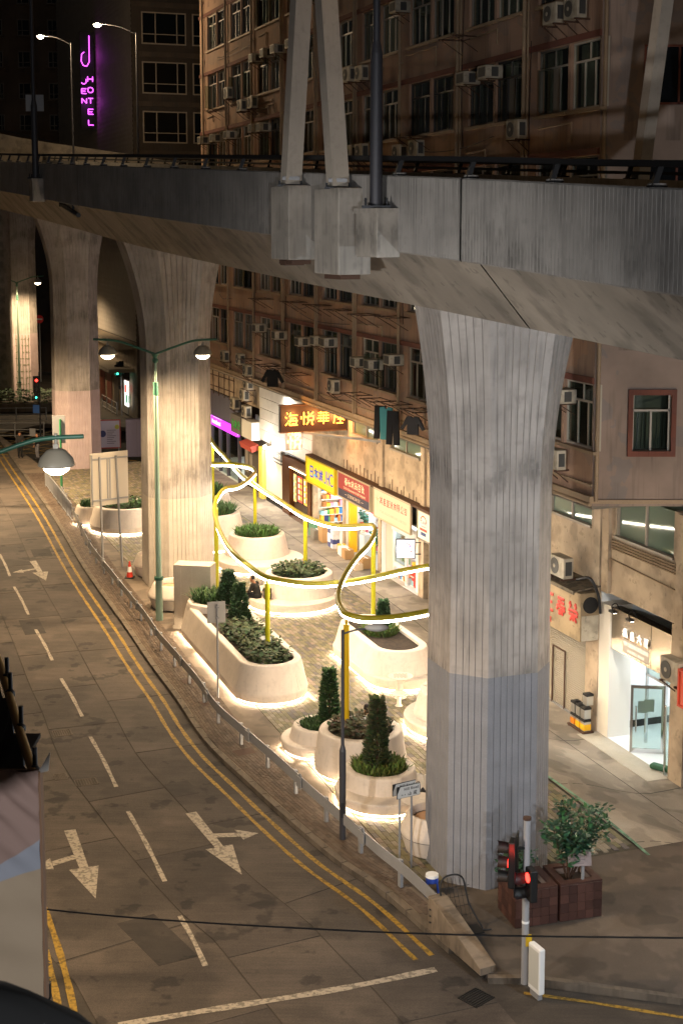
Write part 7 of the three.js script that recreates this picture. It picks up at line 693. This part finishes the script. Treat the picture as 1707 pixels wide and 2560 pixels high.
// ================================================================ FOREGROUND, LEFT EDGE
{ const g = thing('covered_hoarding', 'cloth covered hoarding in dull pink and beige at the left edge', 'hoarding', [-2.7, 8.5, -12]); const cm = canvasMat(512, 320, (c, w, h) => { c.fillStyle = '#8d7c66'; c.fillRect(0, 0, w, h); c.fillStyle = '#80695f'; c.beginPath(); c.moveTo(0, 0); c.lineTo(w, 0); c.lineTo(w, 92); c.lineTo(w - 150, 190); c.lineTo(0, 300); c.fill(); c.fillStyle = '#7d7f86'; c.beginPath(); c.moveTo(w, 92); c.lineTo(w - 90, 150); c.lineTo(w - 60, 152); c.lineTo(w, 132); c.fill(); }, 0.85);
  const cloth = grid(60, 40, (u, v) => { const x = -3.4 + 3.4 * u, y = 2.2 * v, e = 0.008 * Math.sin(x * 9 + y * 6) + 0.035 * Math.exp(-(((x + 0.15) ** 2) + (y - 2.1) ** 2) * 3) * Math.sin((x + y) * 22) + 0.015 * Math.sin(y * 14 + x * 2); return [x, y, 0.02 + e]; }); part('cloth', cloth, cm, g); mesh('side_flap', [span(0.0, 0.02, 0, 2.2, -0.1, 0.02)], mat('#6e523c', 0.9), g); mesh('core', [span(-3.4, -0.01, 0.01, 2.18, -0.1, -0.06)], M.rust, g); mesh('loose_corner', new THREE.ExtrudeGeometry(new THREE.Shape([[0, 0], [0.1, 0.02], [0.12, 0.2]].map((p) => new THREE.Vector2(...p))), { depth: 0.01, bevelEnabled: false }).translate(-0.01, 2.18, 0), mat('#8a847c', 0.8), g);
  const s = thing('bamboo_scaffold', 'bamboo scaffold wrapped in torn sheeting above the hoarding', 'scaffold'), pm = textured('#9a7738', TEX.wood, 0.6, 0), path = [[-2.86, 10.48, -12.5], [-3.2, 10.58, -13.4], [-3.45, 10.65, -14.1], [-3.77, 10.73, -15], [-4.6, 10.9, -17]];
  for (let i = 0; i + 1 < path.length; i++) mesh('pole', bar(path[i], path[i + 1], 0.045, 8), pm, s); for (const [x, y, z] of [[-2.86, 10.48, -12.55], [-3.18, 10.58, -13.4], [-3.47, 10.66, -14.2], [-3.6, 10.7, -14.6]]) { mesh('upright', cyl(0.024, 0.024, 1.2, x, y - 0.98, z - 0.03, 8), M.darkSteel, s); mesh('tie', ball(0.055, x, y, z), M.black, s, 0); }
  mesh('sheeting', grid(24, 12, (u, v) => { const t = u * 3, i = Math.min(2, Math.floor(t)), f = t - i, p = path[i], q = path[i + 1]; return [p[0] + (q[0] - p[0]) * f - 0.04 - 0.9 * v, p[1] + (q[1] - p[1]) * f - 0.05 - 0.55 * Math.sqrt(v) + 0.05 * Math.sin(u * 31 + v * 9), p[2] + (q[2] - p[2]) * f + 0.06 * Math.sin(u * 17)]; }), new THREE.MeshStandardMaterial({ color: col('#2b2010'), roughness: 0.75, side: THREE.DoubleSide }), s); mesh('dark_backing', [span(-6, -3.45, 9.7, 9.75, -15.5, -12.6)], mat('#15100a', 0.95), s); }  // near-black backing: the dark inside of the scaffold put into its colour
{ const g = thing('window_ledge', 'dark ledge at the bottom left corner, close to the viewer', 'ledge', [-1.64, 12.0, -5]), dm = mat('#060605', 1); mesh('ledge', [ball(0.95, 0, 0, 0, 1, 0.72, 0.4)], dm, g, 0); mesh('cover', [ball(0.4, -0.25, 0.5, 0.05, 1.2, 0.7, 0.9)], mat('#0b1210', 1), g, 0); }
{ const c = thing('overhead_cable', 'thin black cable crossing the lower picture', 'cable'); mesh('wire', tube([[-7.5, 7.55, -17.2], [-4.11, 7.44, -16], [0, 7.62, -15], [3.61, 8.06, -14], [7, 8.6, -13]], 0.011, 60, 6), M.black, c); mesh('insulator', [cyl(0.05, 0.05, 0.12, -7.5, 7.5, -17.2, 8)], M.black, c); }

scene.traverse((o) => { if (o.isMesh) { o.castShadow = o.receiveShadow = true; } });
renderer.render(scene, camera);
